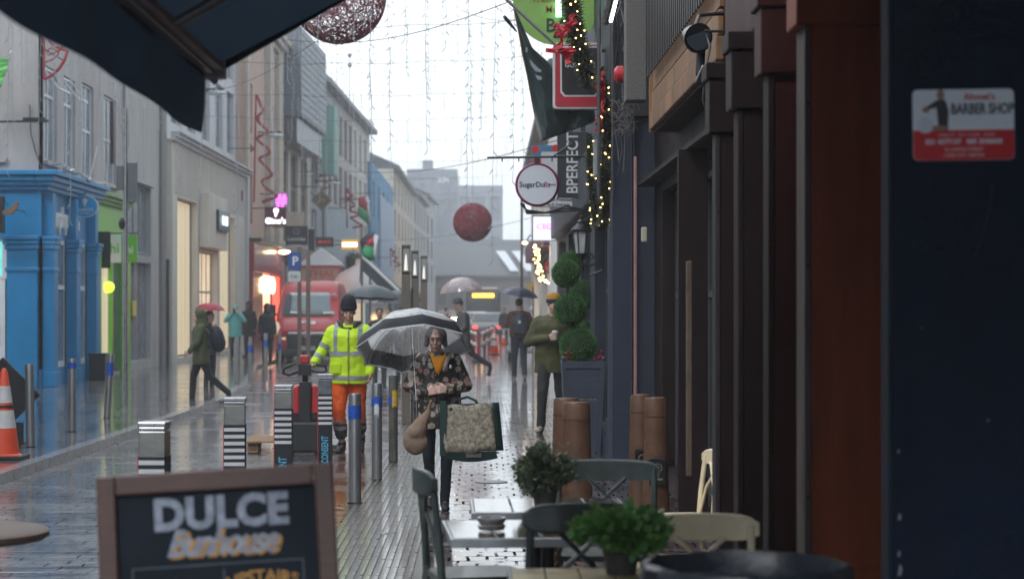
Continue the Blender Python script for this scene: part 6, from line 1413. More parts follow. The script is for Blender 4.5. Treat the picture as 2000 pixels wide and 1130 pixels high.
def leafy(t, c_, rx, rz_, n, ls, m, up=.4, name='foliage', seed=1):
    mb = MB(); rr = random.Random(seed); c_ = Vector(c_)
    CL = []
    for i in range(26):
        d = Vector((rr.gauss(0, 1), rr.gauss(0, 1), rr.gauss(0, 1) * .9)).normalized(); CL.append((d * rr.uniform(.45, .95), rr.uniform(.16, .36)))
    for i in range(n):
        cc, cr_ = CL[rr.randrange(26)]; d = Vector((rr.gauss(0, 1), rr.gauss(0, 1), rr.gauss(0, 1))).normalized(); k = 1
        if rr.random() < .06: cr_ *= 1.7
        u_ = cc + d * cr_ * rr.uniform(.5, 1.1); d = (u_ + d * .3).normalized()
        p = c_ + Vector((u_.x * rx, u_.y * rx, u_.z * rz_)); o = (d + Vector((rr.gauss(0, .5), rr.gauss(0, .5), up + rr.gauss(0, .5)))).normalized()
        s_ = o.orthogonal().normalized(); s_ = (s_ * cos(i) + o.cross(s_) * sin(i)); l_ = ls * rr.uniform(.6, 1.4)
        mb.add([p - s_ * l_ * .1, p + o * l_ * .5 + s_ * l_ * .38, p + o * l_, p + o * l_ * .5 - s_ * l_ * .38], [(0, 1, 2, 3)])
    return part(mb, name, m, t, fix=False)
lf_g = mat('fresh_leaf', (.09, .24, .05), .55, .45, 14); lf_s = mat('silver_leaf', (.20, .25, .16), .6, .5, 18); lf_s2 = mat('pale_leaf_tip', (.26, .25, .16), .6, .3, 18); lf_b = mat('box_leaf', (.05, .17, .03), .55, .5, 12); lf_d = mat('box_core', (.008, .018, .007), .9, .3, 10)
def pot_plant(label, loc, rx, rz_, zc, n, ls, m, potm, seed, pr=.07, ph=.12, tips=None):
    t = T('potted_plant', label, 'potted plant', loc)
    mb = MB(); mb.lathe([(pr * .72, 0), (pr * .95, ph * .85), (pr, ph * .86), (pr, ph), (pr * .88, ph), (pr * .84, ph * .8), (0, ph * .8)], n=24, cap=False); part(mb, 'pot', potm, t, smooth=35)
    leafy(t, (0, 0, zc), rx, rz_, n, ls, m, seed=seed)
    if tips: leafy(t, (0, 0, zc + .01), rx * 1.03, rz_ * 1.03, n // 6, ls * .8, tips, seed=seed + 1, name='pale_tips')
    mb = MB()
    for i in range(9): a = i * .7; mb.tube([(0, 0, ph * .8), (.5 * rx * cos(a), .5 * rx * sin(a), zc), (.8 * rx * cos(a), .8 * rx * sin(a), zc + .4 * rz_)], .002, 4)
    part(mb, 'stems', mat('stem_brown', (.08, .06, .03), .7), t); return t
pot_plant('bushy grey-green potted plant on the farther metal-edged table', (.31, 9.74, .75), .135, .125, .18, 5200, .022, lf_s, mat('grey_pot', (.12, .12, .12), .6), 3, tips=lf_s2)
pot_plant('bright green potted plant low at the front table', (.51, 7.28, .75), .15, .085, .155, 2600, .034, lf_g, mat('dark_pot', (.05, .045, .045), .6), 5, pr=.075, ph=.12, tips=mat('yellow_green_leaf', (.14, .24, .06), .55, .3, 14))
# litter bin
t = T('litter_bin', 'dark bin with a black plastic liner folded over its rim at bottom right', 'bin', (.775, 5.85, .008))
mb = MB(); mb.lathe([(.25, 0), (.29, .93), (.30, .945), (.285, .95), (.27, .9), (.24, .05), (0, .04)], n=48, cap=False); part(mb, 'body', mat('bin_blue_black', (.02, .028, .04), .35, .3, 5), t, smooth=40)
rows = []
for j, (r_, z) in enumerate([(.305, .80), (.312, .90), (.305, .955), (.29, .965), (.275, .93), (.25, .75)]):
    rows.append([((r_ + .004 * sin(a * 9 + j * 1.3) + .002 * sin(a * 23)) * cos(a), (r_ + .004 * sin(a * 9 + j * 1.3)) * sin(a), z + .002 * sin(a * 7 + j)) for a in [2 * pi * i / 96 for i in range(96)]])
mb = MB(); mb.grid(rows, close=True); part(mb, 'bin_liner', mat('black_plastic_bag', (.010, .014, .022), .38, .3, 10, .25, 30), t, smooth=True, solid=.003)

# ---- brown posts
lea = mat('tan_brown_post', (.10, .044, .020), .6, .4, 6, .15, 40, coat=.2)
def bpost(label, X, Y, h, w_=.24, logo=False):
    t = T('brown_post', label, 'post', (X, Y, .008), radians(R.uniform(-3, 3)), 'brown padded posts')
    mb = MB(); mb.lathe([(.5 * w_ * 1.18, 0), (.5 * w_ * 1.16, .05), (.5 * w_, h - .17), (.5 * w_ * .98, h - .03), (.5 * w_ * .88, h - .008), (0, h)], n=28, cap=False, sy=.75); part(mb, 'cover', lea, t, smooth=35)
    mb = MB(); mb.lathe([(.5 * w_ + .003, h - .165), (.5 * w_ + .005, h - .158), (.5 * w_ + .003, h - .150)], n=28, cap=False, sy=.75); part(mb, 'seam', mat('seam_dark', (.06, .03, .02), .6), t)
    if logo:
        mb = MB(); mb.bb(-.07, .07, -.107, -.088, .28, .50); part(mb, 'logo_patch', black, t, bevel=.01); mb = MB(); mb.tube([(.035 * cos(a * pi / 6), -.11, .42 + .035 * sin(a * pi / 6)) for a in range(12)], .004, 4, True); mb.bb(-.04, .04, -.112, -.106, .32, .335); part(mb, 'logo_mark', mat('seam_pale', (.25, .17, .12), .6), t)
bpost('brown padded post left of the blue-grey planter, behind its twin', W(1106, 600, 18.3).x, 18.3, .89)
bpost('brown padded post in front of the blue-grey planter', W(1126, 600, 17.3).x, 17.3, .90)
bpost('brown padded post with dark logo near the doorway, left of its pair', W(1252, 600, 17.2).x, 17.2, .97, .19, True)
bpost('brown padded post with dark logo near the doorway, right of its pair', W(1281, 600, 16.2).x, 16.2, .99, .19, True)
# rope between
mb = MB()
for ph in (0, pi): mb.tube([(W(1090, 600, 9.2).x + .012 * cos(k * .9 + ph), 9.2 + .012 * sin(k * .9 + ph), .15 + k * .012) for k in range(46)], .009, 5)
thing(part(mb, 'twisted_rope', mat('jute_rope', (.26, .19, .12), .9, .3, 30), smooth=True), 'twisted pale rope hanging under the ashtray table', 'rope')

# ---- topiary planters
plm = mat('planter_blue_grey', (.036, .046, .072), .5, .12, 4, .1, 60)
def topiary(label, px, Y, z_top, balls, sc=1, name=True, ph=1.08):
    t = T('topiary_planter', label, 'topiary', (px, Y, .008), 0, 'topiary trees in tapered planters')
    w0, w1 = .20, .255
    def ring(hw, z): return [(-hw, -hw, z), (hw, -hw, z), (hw, hw, z), (-hw, hw, z)]
    mb = MB(); mb.grid([ring(w0, 0) + [ring(w0, 0)[0]], ring(w1, ph) + [ring(w1, ph)[0]], ring(w1 - .03, ph) + [ring(w1 - .03, ph)[0]], ring(w1 - .04, ph - .08) + [ring(w1 - .04, ph - .08)[0]]]); mb.add(ring(w1 - .035, ph - .08), [(0, 1, 2, 3)]); mb.add(ring(w0, 0), [(0, 1, 2, 3)]); pt = part(mb, 'planter', plm, t, bevel=.006)
    mb = MB()
    for s_ in (-1, 1): mb.add([(s_ * w0, -w0 - .008, 0), (s_ * (w0 - .05), -w0 - .008, 0), (s_ * (w1 - .05), -w1 - .008, ph), (s_ * w1, -w1 - .008, ph)], [(0, 1, 2, 3)])
    mb.add([(-w1 + .05, -w1 - .007, ph - .08), (w1 - .05, -w1 - .007, ph - .08), (w1 - .05, -w1 - .008, ph), (-w1 + .05, -w1 - .008, ph)], [(0, 1, 2, 3)]); part(mb, 'panel_frame', plm, pt, solid=.012)
    for s_ in (-1, 1):
        mb = MB(); mb.ball((s_ * (w1 - .02), -w1 + .02, ph + .03), .03); part(mb, 'finial', plm, pt, smooth=True)
    if name: text('Savile', .115, mat('dull_gold_letters', (.30, .22, .10), .5, metal=.3), pt, (.03, -w1 + .026, .66), rot=(87, 0, 0), bold=.01, ext=.002)
    zs = [b[1] for b in balls]
    mb = MB(); mb.tube([(0, 0, ph - .1)] + [(b_[0], 0, b_[1]) for b_ in reversed(balls)], .018, 8); part(mb, 'trunk', mat('bark', (.06, .045, .03), .8, .3, 20), t)
    for i, (x, z, r_) in enumerate(balls):
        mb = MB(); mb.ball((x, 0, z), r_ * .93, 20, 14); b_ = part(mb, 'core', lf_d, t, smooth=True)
        mb = MB(); rr = random.Random(i + 3)
        for k in range(int(30000 * r_)):
            d = Vector((rr.gauss(0, 1), rr.gauss(0, 1), rr.gauss(0, 1))).normalized(); p = Vector((x, 0, z)) + d * r_ * rr.uniform(.90, 1.01) * (1 + .03 * noise.noise(d * 4)); o = (d + Vector((rr.gauss(0, .6), rr.gauss(0, .6), rr.gauss(0, .6)))).normalized(); s_ = o.orthogonal().normalized(); s_ = s_ * cos(k) + o.cross(s_) * sin(k); l_ = .015 * rr.uniform(.6, 1.3)
            mb.add([p, p + o * l_ * .5 + s_ * l_ * .4, p + o * l_, p + o * l_ * .5 - s_ * l_ * .4], [(0, 1, 2, 3)])
        b_.name = 'leaf_ball'; c2 = part(mb, 'leaves', lf_b, b_, fix=False)
    mb = MB(); rr = random.Random(9)
    for k in range(150):
        p = Vector((rr.uniform(-.22, .24), rr.uniform(-.25, .1), ph + rr.uniform(-.04, .12) * (1 if abs(k) else 1)));
        if abs(p.x) < .13: continue
        mb.ball(p, rr.uniform(.008, .02), 6, 4)
    part(mb, 'red_berries', mat('berry_red', (.30, .01, .02), .4, .3, 30), t, smooth=True)
topiary('three-ball topiary tree in the nearer blue-grey planter lettered in gold', 1.205, 23.75, 0, [(-.20, HC + 65 / 164, .165), (-.145, HC - 5 / 164, .195), (-.05, HC - 76 / 164, .225)])
topiary('three-ball topiary tree in the farther planter, mostly behind the first', W(1138, 600, 26.5).x - .03, 26.4, 0, [(-.12, HC + 84 / 147, .17), (0.0, HC + 22 / 147, .20), (.09, HC - 58 / 147, .21)], name=False)
# ================================================================ PEOPLE
skin = mat('skin', (.50, .30, .23), .55, .1, 12); skin_p = mat('fair_skin', (.62, .40, .32), .55, .1, 12); skin_d = mat('brown_skin', (.16, .09, .06), .55, .1, 12)
hair_d = mat('dark_hair', (.015, .012, .012), .6, .4, 40); hair_g = mat('grey_blond_hair', (.20, .16, .12), .6, .4, 60, drip=.1)
denim = mat('dark_denim', (.014, .022, .036), .8, .3, 8, .3, 200); blk_cl = mat('black_cloth', (.013, .014, .018), .8, .3, 8, .3, 100)
def hand(mb, w_, d, pn, side, curl=.6, s=1.0, fr=.0085):
    """w_ wrist, d pointing direction, pn palm normal, side +1/-1 thumb side along d x pn"""
    w_ = Vector(w_); d = Vector(d).normalized(); pn = Vector(pn); pn = (pn - d * pn.dot(d)).normalized(); sd = d.cross(pn).normalized() * side
    c_ = w_ + d * .045 * s
    for k in (-.5, 0, .5): mb.cap(w_ + sd * k * .03 * s, w_ + d * .082 * s + sd * k * .058 * s, .018 * s, .0145 * s, 10)
    for i, (o, ln) in enumerate(((.034, .070), (.011, .078), (-.012, .072), (-.034, .056))):
        b = w_ + d * (.086 - abs(o) * .18) * s + sd * o * s; a = curl * (.55 + .06 * i)
        q = b
        for k, f_ in enumerate((.45, .30, .25)):
            dd = d * cos(a) + pn * sin(a); e = q + dd * ln * f_ * s; mb.cap(q, e, fr * s * (1 - .08 * k), fr * s * (.93 - .08 * k), 8); q = e; a += curl * (.9 - .1 * i * 0)
    b = w_ + d * .025 * s + sd * .028 * s; dd = (d * .75 + sd * .6 + pn * .25).normalized(); e = b + dd * .045 * s; mb.cap(b, e, .0125 * s, .0105 * s, 8)
    dd = (d * .95 + sd * .05 + pn * (.35 + curl * .4)).normalized(); mb.cap(e, e + dd * .032 * s, .010 * s, .0085 * s, 8)

class P_:
    def __init__(s, **k): s.__dict__.update(k)
BASE = dict(pel=(0, 0, .95), ch=(0, -.01, 1.32), nk=(0, -.01, 1.47), hd=(0, -.025, 1.63), htilt=(0, 0, 0),
    hipR=(-.09, 0, .93), kneR=(-.10, -.01, .50), ankR=(-.10, .02, .09), toeR=(-.115, -.13, .03),
    hipL=(.09, 0, .93), kneL=(.10, -.01, .50), ankL=(.10, .02, .09), toeL=(.115, -.13, .03),
    shR=(-.185, 0, 1.43), elR=(-.235, .02, 1.15), wrR=(-.245, -.05, .91), shL=(.185, 0, 1.43), elL=(.235, .02, 1.15), wrL=(.245, -.05, .91),
    hdR=(0, -.15, -1), hpR=(1, 0, 0), hdL=(0, -.15, -1), hpL=(-1, 0, 0), curlR=.4, curlL=.4)
def person(label, loc, rz, H, pose, jm, tm, sm, skm, hem=.78, jw=1.0, vox=.012, hood=None, hoodm=None, legr=1.0, fold=.012, sleeve=1.0, face=True, group=None, hands=True, trouser_hem=.10, armr=1.0, hemw=1.0):
    J = dict(BASE); J.update(pose); V = {k: Vector(v) if isinstance(v, tuple) else v for k, v in J.items()}
    t = T('person', label, 'person', loc, rz, group); s = H / 1.76; t.scale = (s, s, s); hd = V['hd']; M = Euler([radians(a) for a in J['htilt']]).to_matrix()
    mb = MB(); q = lambda a: hd + M @ Vector(a)
    # trunk, neck, limbs
    mb.cap(V['pel'] + Vector((-.05, 0, 0)), V['pel'] + Vector((.05, 0, 0)), .105, .105); mb.cap(V['pel'], V['ch'], .11, .12, 14); mb.cap(V['ch'] + Vector((-.07, 0, 0)), V['ch'] + Vector((.07, 0, 0)), .10, .10)
    mb.cap(V['shR'] + Vector((.05, 0, -.02)), V['shL'] + Vector((-.05, 0, -.02)), .06, .06); mb.cap(V['nk'] + Vector((0, .01, -.05)), hd + Vector((0, .015, -.06)), .058, .052)
    for k in 'RL':
        mb.cap(V['hip' + k], V['kne' + k], .078 * legr, .052 * legr); mb.cap(V['kne' + k], V['ank' + k], .050 * legr, .036); mb.cap(V['ank' + k] + Vector((0, .02, -.03)), V['toe' + k], .035, .03)
        mb.cap(V['sh' + k], V['el' + k], .046, .037); mb.cap(V['el' + k], V['wr' + k], .036, .025)
        if hands: hand(mb, V['wr' + k], J['hd' + k], J['hp' + k], 1 if k == 'R' else -1, J['curl' + k])
    # head
    mb.ball(q((0, .012, .035)), (.074, .092, .086), 20, 14, [radians(a) for a in J['htilt']]); mb.ball(q((0, -.018, -.035)), (.058, .068, .082), 18, 12, [radians(a) for a in J['htilt']]); mb.ball(q((0, -.055, -.095)), (.026, .022, .02))
    mb.cap(q((0, -.088, .015)), q((0, -.108, -.028)), .009, .013, 8); mb.ball(q((0, -.085, -.062)), (.024, .012, .009)); mb.ball(q((0, -.082, .032)), (.05, .014, .009))
    for x in (-1, 1): mb.ball(q((x * .074, .012, -.008)), (.010, .018, .03)); mb.ball(q((x * .034, -.066, -.03)), (.022, .018, .02))
    body = blob(mb, 'body', skm, t, min(vox, .0065 if face == 2 else .009), 2)
    if face:
        for x in (-1, 1):
            e = MB(); e.ball(q((x * .031, -.080, .008)), (.0125, .009, .0065)); eo = part(e, 'eye', mat('eye_white', (.5, .48, .46), .3), body, smooth=True)
            e = MB(); e.ball(q((x * .031, -.087, .008)), (.006, .004, .006)); part(e, 'iris', hair_d, eo)
            e = MB(); e.tube([q((x * .014, -.090, .028)), q((x * .032, -.091, .034)), q((x * .052, -.078, .028))], .0035, 5); part(e, 'eyebrow', hair_d if face == 1 else hair_g, body)
        e = MB(); e.tube([q((-.024, -.090, -.066)), q((-.008, -.097, -.062)), q((.008, -.097, -.062)), q((.024, -.090, -.066))], .0042, 6); part(e, 'lips', mat('lips', (.33, .13, .11), .5), body, smooth=True)
    # jacket
    if jm:
        mb = MB(); z0_ = hem; pe, ch = V['pel'], V['ch']; r_ = []
        for k in range(8):
            f_ = k / 7; z = z0_ + (1.44 - z0_) * f_; g = (z - pe.z) / max(.01, ch.z - pe.z); ax = pe.lerp(ch, g); w0 = (.185 + .0 * f_) * jw * (1 + (hemw - 1) * (1 - f_)); 
            if z > 1.38: w0 = .145 * jw
            r_.append(((ax.x, ax.y, z), w0, (.135 if z < 1.4 else .10) * jw))
        mb.loft(r_, 20); mb.cap(V['shR'] + Vector((.03, 0, -.015)), V['shL'] + Vector((-.03, 0, -.015)), .066, .066); mb.cap(V['nk'] + Vector((0, .01, -.03)), V['shR'] + Vector((.03, 0, -.01)), .075, .055); mb.cap(V['nk'] + Vector((0, .01, -.03)), V['shL'] + Vector((-.03, 0, -.01)), .075, .055)
        mb.lathe([(.085, -.02), (.078, .03)], V['nk'] + Vector((0, .0, -.03)), 14)
        for k in 'RL':
            sx_ = V['sh' + k].copy(); sx_.z -= .03; sx_.x *= .93; mb.cap(sx_, V['el' + k], .068 * min(jw, 1.1) * armr, .058 * armr); w1 = V['el' + k].lerp(V['wr' + k], .97 * sleeve); mb.cap(V['el' + k], w1, .058 * armr, .044 * armr)
        if hood == 'down': mb.ball(V['nk'] + Vector((0, .09, .0)), (.12, .07, .07))
        jo = blob(mb, 'jacket', jm, t, vox, 5, fold)
        if hood == 'up':
            mb = MB(); mb.ball(q((0, .035, .03)), (.108, .118, .135)); mb.cap(q((0, .04, -.05)), V['nk'] + Vector((0, .03, -.02)), .10, .12)
            mb2 = MB(); ho = blob(mb, 'hood', hoodm or jm, t, .011, 5, .006)
            b = bmesh.new(); b.from_mesh(ho.data)   # open the face
            fc = q((0, -.11, -.005)); dl = [v for v in b.verts if (v.co - fc).length < .092]; bmesh.ops.delete(b, geom=dl, context='VERTS'); b.to_mesh(ho.data); b.free()
            mo = ho.modifiers.new('t', 'SOLIDIFY'); mo.thickness = .008
    if tm:
        mb = MB(); mb.cap(V['pel'] + Vector((-.06, 0, -.0)), V['pel'] + Vector((.06, 0, -.0)), .118, .118)
        for k in 'RL':
            ae = V['kne' + k].lerp(V['ank' + k], 1 if trouser_hem <= .1 else (.5 - trouser_hem) / .41)
            mb.cap(V['hip' + k], V['kne' + k], .100 * legr, .070 * legr, 14); mb.cap(V['kne' + k], ae, .068 * legr, .056 * legr, 14)
        blob(mb, 'trousers', tm, t, vox, 4, fold * .8, .09)
    if sm:
        for k in 'RL':
            mb = MB(); a = V['ank' + k]; to = V['toe' + k]; mb.cap(a + Vector((0, 0, .02)), a + Vector((0, .015, -.04)), .048, .045); mb.cap(a + Vector((0, .02, -.045)), to, .042, .038); mb.ball(to + (to - a).normalized() * .02, (.044, .055, .032)); sh_ = blob(mb, 'shoe', sm, t, .009, 4)
            mb = MB(); d_ = (to - a); d_.z = 0
            mb.cap(a + Vector((0, .025, -.075)), to + Vector((0, -.02, -.025)), .030, .030); so_ = part(mb, 'sole', mat('sole_pale', (.35, .33, .3), .7), sh_)
    t['q'] = 0
    del t['q']
    return t, V, q, body

def hat(t, q, m, h=.10, name='beanie', z0=.025):
    mb = MB(); pr = [(.088, z0), (.092, z0 + .03), (.090, z0 + .07), (.078, z0 + .07 + h * .5), (.052, z0 + .07 + h * .85), (.015, z0 + .07 + h)]
    mb.lathe(pr, (0, 0, 0), 24, True, 1, 1.12); mb.v = [q((v.x, v.y + .008, v.z)) for v in mb.v]
    o = part(mb, name, m, t, smooth=60); mb = MB(); mb.lathe([(.0905, z0 - .004), (.0945, z0 + .02), (.0935, z0 + .045)], (0, 0, 0), 24, False, 1, 1.12); mb.v = [q((v.x, v.y + .008, v.z)) for v in mb.v]; part(mb, 'cuff', m, o, smooth=True, solid=.006); return o
def haircap(t, q, m, ln=0, n=900, seed=2):
    mb = MB(); mb.ball(q((0, .022, .045)), (.083, .098, .088), 18, 12)
    if ln: mb.cap(q((-.05, .05, 0)), q((-.055, .04, -ln)), .04, .03); mb.cap(q((.05, .05, 0)), q((.055, .04, -ln)), .04, .03); mb.cap(q((0, .07, 0)), q((0, .07, -ln)), .06, .05)
    o = blob(mb, 'hair', m, t, .009, 3, .008, .03)
    b = bmesh.new(); b.from_mesh(o.data); fc = q((0, -.115, -.035)); dl = [v for v in b.verts if (v.co - fc).length < .108]; bmesh.ops.delete(b, geom=dl, context='VERTS'); b.to_mesh(o.data); b.free(); return o

def umbrella(label, top, axis, r_, h, m, band=None, handle=.75, n=8, edge=None, ribm=None, group=None, spin=0.0, rows=8, hook=True):
    """top = ferrule point, axis = unit vector from handle to top"""
    t = T('umbrella', label, 'umbrella', top, 0, group); ax = Vector(axis).normalized(); t.rotation_mode = 'QUATERNION'; t.rotation_quaternion = Vector((0, 0, 1)).rotation_difference(ax)
    def prof(u): return r_ * sin(u * 1.25) / sin(1.25), -h * (1 - cos(u * 1.25)) / (1 - cos(1.25))
    def surf(u, a, off=0):
        f_ = (a / (2 * pi / n)) % 1; rr, z = prof(u); k = cos(pi / n) / cos((f_ - .5) * 2 * pi / n); dip = (1 - abs(2 * f_ - 1) ** 2) * .03 * u
        return Vector(((rr * k * (1 - dip) + off) * cos(a + spin), (rr * k * (1 - dip) + off) * sin(a + spin), z + off + (dip * .35 * u if u > .9 else 0)))
    sub = 4; A = [2 * pi * i / (n * sub) for i in range(n * sub)]
    def sheet(u0, u1, rws, off=0):
        mb = MB(); mb.grid([[surf(u0 + (u1 - u0) * j / rws, a, off) for a in A] for j in range(rws + 1)], close=True); return mb
    part(sheet(.02, 1, rows), 'canopy', m, t, smooth=True)
    if band: part(sheet(band[0], band[1], 3, .0018), 'band', band[2], t, smooth=True)
    if edge: mb = MB(); mb.tube([surf(1, a) for a in A], .004, 5, True); part(mb, 'piping', edge, t)
    rm = ribm or steeld
    for i in range(n):
        a = 2 * pi * i / n; mb = MB(); mb.tube([surf(u, a, -.004) for u in (.03, .25, .5, .75, 1)], .0022, 4); e = surf(1, a); mb.cyl(e, e + Vector((cos(a + spin) * .012, sin(a + spin) * .012, -.006)), .004, n=5); rb = part(mb, 'rib', rm, t)
        mb = MB(); mb.cyl(surf(.5, a, -.006), (0, 0, -h * .95), .0018, n=4); part(mb, 'strut', rm, rb)
    mb = MB(); mb.cyl((0, 0, -handle), (0, 0, .0), .0045, n=8); mb.cyl((0, 0, 0), (0, 0, .045), .006, .003, 8); mb.cyl((0, 0, -h * .95 - .02), (0, 0, -h * .95 + .02), .01, n=8); part(mb, 'shaft', mat('chrome_shaft', (.5, .5, .52), .25, .1, metal=.8), t)
    mb = MB(); mb.lathe([(.018, -.002), (.006, .012), (.005, .05), (.002, .065)], n=8); part(mb, 'tip', black, t)
    mb = MB(); mb.cyl((0, 0, -handle - .10), (0, 0, -handle + .03), .012, n=10)
    if hook: mb.tube([(0, 0, -handle - .08), (0, 0, -handle - .13), (.02, 0, -handle - .155), (.045, 0, -handle - .15), (.055, 0, -handle - .12)], .010, 8)
    part(mb, 'handle', black, t, smooth=True); return t

# ---------------- woman with clear umbrella
fl_m = bpy.data.materials.new('floral_raincoat'); fl_m.use_nodes = True; tt = fl_m.node_tree; N = tt.nodes; l = tt.links.new; b_ = N['Principled BSDF']; b_.inputs['Roughness'].default_value = .55
tc = N.new('ShaderNodeTexCoord'); mp = N.new('ShaderNodeMapping'); mp.inputs['Scale'].default_value = (1, .6, 1); l(tc.outputs['Object'], mp.inputs[0])
nzw = N.new('ShaderNodeTexNoise'); nzw.inputs['Scale'].default_value = 28; l(mp.outputs[0], nzw.inputs['Vector'])
vm = N.new('ShaderNodeVectorMath'); vm.operation = 'MULTIPLY_ADD'; vm.inputs[1].default_value = (.028, .028, .028); l(nzw.outputs['Color'], vm.inputs[0]); l(mp.outputs[0], vm.inputs[2])
vo = N.new('ShaderNodeTexVoronoi'); vo.inputs['Scale'].default_value = 15.5; vo.inputs['Randomness'].default_value = .8; l(vm.outputs[0], vo.inputs['Vector'])
cr = N.new('ShaderNodeValToRGB'); cr.color_ramp.interpolation = 'LINEAR'; E_ = cr.color_ramp.elements
E_[0].position = 0; E_[0].color = (.03, .022, .02, 1); E_[1].position = 1; E_[1].color = (.026, .022, .021, 1)
for ps, cc in ((.10, (.03, .022, .02, 1)), (.15, (1, 1, 1, 1)), (.44, (.85, .85, .85, 1)), (.50, (.026, .022, .021, 1))):
    e = cr.color_ramp.elements.new(ps); e.color = cc
l(vo.outputs['Distance'], cr.inputs[0])
cr2 = N.new('ShaderNodeValToRGB'); sp = N.new('ShaderNodeSeparateColor'); l(vo.outputs['Color'], sp.inputs[0]); l(sp.outputs[0], cr2.inputs[0]); cr2.color_ramp.interpolation = 'CONSTANT'
e2 = cr2.color_ramp.elements; e2[0].color = (.40, .34, .27, 1); e2[1].position = .55; e2[1].color = (.30, .17, .15, 1); e3 = e2.new(.75); e3.color = (.42, .33, .20, 1); e3 = e2.new(.88); e3.color = (.05, .04, .04, 1)
mxx = N.new('ShaderNodeMix'); mxx.data_type = 'RGBA'; mxx.blend_type = 'MULTIPLY'; mxx.inputs[0].default_value = 1; l(cr.outputs[0], mxx.inputs[6]); l(cr2.outputs[0], mxx.inputs[7])
ad = N.new('ShaderNodeMix'); ad.data_type = 'RGBA'; ad.blend_type = 'ADD'; ad.inputs[0].default_value = 1; ad.inputs[7].default_value = (.022, .018, .017, 1); l(mxx.outputs[2], ad.inputs[6]); l(ad.outputs[2], b_.inputs['Base Color'])

wl = Vector(((855 - VX) / F * 16.95, 16.95, .008))
pose = dict(hd=(-.02, -.06, 1.60), htilt=(6, 0, -4), kneR=(-.085, .06, .50), ankR=(-.065, .26, .13), toeR=(-.07, .15, .035), kneL=(.085, -.05, .51), ankL=(.065, .0, .085), toeL=(.07, -.15, .03),
    elR=(-.27, .02, 1.16), wrR=(-.105, -.21, 1.105), elL=(.275, .02, 1.16), wrL=(.09, -.22, 1.135), hdR=(.75, -.5, .28), hpR=(.35, .9, -.1), hdL=(-.85, -.4, .05), hpL=(-.2, .9, -.1), curlR=1.25, curlL=1.2, shR=(-.165, 0, 1.425), shL=(.165, 0, 1.425))
wm, V, q, bd = person('woman in a dark floral raincoat and glasses under the clear umbrella, carrying two bags', wl, radians(2), 1.585, pose, fl_m, mat('dark_leggings', (.010, .018, .030), .7, .25, 8, .25, 120), mat('black_trainer', (.014, .014, .018), .6), skin_p, hem=.76, jw=1.10, vox=.009, legr=.84, fold=.018, face=2, hemw=1.16, armr=1.05)
mb = MB(); mb.ball(q((0, .03, .035)), (.106, .108, .095)); mb.cap(q((-.08, .03, .03)), q((-.088, .02, -.055)), .026, .024); mb.cap(q((.08, .03, .03)), q((.088, .02, -.055)), .026, .024)
hh = blob(mb, 'grey_hood_cap', mat('grey_knit', (.15, .145, .145), .9, .25, 50, .4, 150), wm, .009, 3, .005, .04); b = bmesh.new(); b.from_mesh(hh.data); fc = q((0, -.130, -.045)); bmesh.ops.delete(b, geom=[v for v in b.verts if (v.co - fc).length < .120], context='VERTS'); b.to_mesh(hh.data); b.free()
for x in (-1, 1):
    mb = MB(); mb.tube([q((x * .034 + .027 * cos(a * pi / 8), -.098, .006 + .021 * sin(a * pi / 8))) for a in range(16)], .002, 5, True); mb.cyl(q((x * .062, -.095, .012)), q((x * .078, .01, .012)), .0022, n=5); mb.cyl(q((-.008, -.1, .01)), q((.008, -.1, .01)), .0025, n=5); part(mb, 'glasses', mat('red_brown_frame', (.09, .025, .02), .3), wm)
# orange top in the open collar
mb = MB(); c0 = V['nk']; mb.add([c0 + Vector(a) for a in ((-.075, -.105, .005), (-.04, -.122, -.025), (0, -.13, -.035), (.04, -.122, -.025), (.075, -.105, .005), (.06, -.14, -.09), (.03, -.158, -.15), (.005, -.165, -.205), (-.02, -.162, -.16), (-.05, -.148, -.1))], [(0, 1, 9), (1, 2, 8, 9), (2, 3, 6, 7, 8), (3, 4, 5, 6)]); part(mb, 'orange_top', mat('orange_knit', (.75, .27, .01), .8, .1, 30, .3, 200), wm, smooth=True, solid=.012)
mb = MB()
for s_ in (-1, 1): mb.grid([[c0 + Vector((s_ * x, y, z)) for x, y, z in r_] for r_ in ([(.10, .02, .03), (.125, .01, -.01), (.15, -.02, -.04)], [(.085, -.07, .02), (.115, -.085, -.03), (.13, -.095, -.06)], [(.058, -.148, -.09), (.085, -.145, -.10), (.10, -.13, -.12)], [(.010, -.172, -.215), (.03, -.17, -.21), (.04, -.165, -.2)])])
part(mb, 'open_collar', fl_m, wm, smooth=True, solid=.012)
mb = MB(); mb.cyl(c0 + Vector((0.004, -.175, -.215)), Vector((0, -.178, .80)), .004, n=6); part(mb, 'zip', steeld, wm)
mb = MB(); mb.box(V['ch'] + Vector((.115, -.165, .03)), (.018, .004, .03)); part(mb, 'logo_tab', white, wm)
# umbrella
uc = Vector(W(802, 613, 16.85)); hnd = W(829, 778, 16.7); axu = (uc - Vector(hnd)); axu = Vector((axu.x * .45, .105 * 3.2, axu.z)); axu.normalize()
umbrella('clear dome umbrella with a black band and white piping held by the woman', (uc.x - .0, uc.y + .12, uc.z), axu, .49, .33, glassy('clear_pvc', (.94, .96, .98), .22), (.76, .985, mat('black_pvc', (.010, .013, .020), .6, .2, 8, spec=.25)), .83, edge=white, spin=radians(14), ribm=mat('grey_rib', (.16, .165, .17), .3, metal=.4))
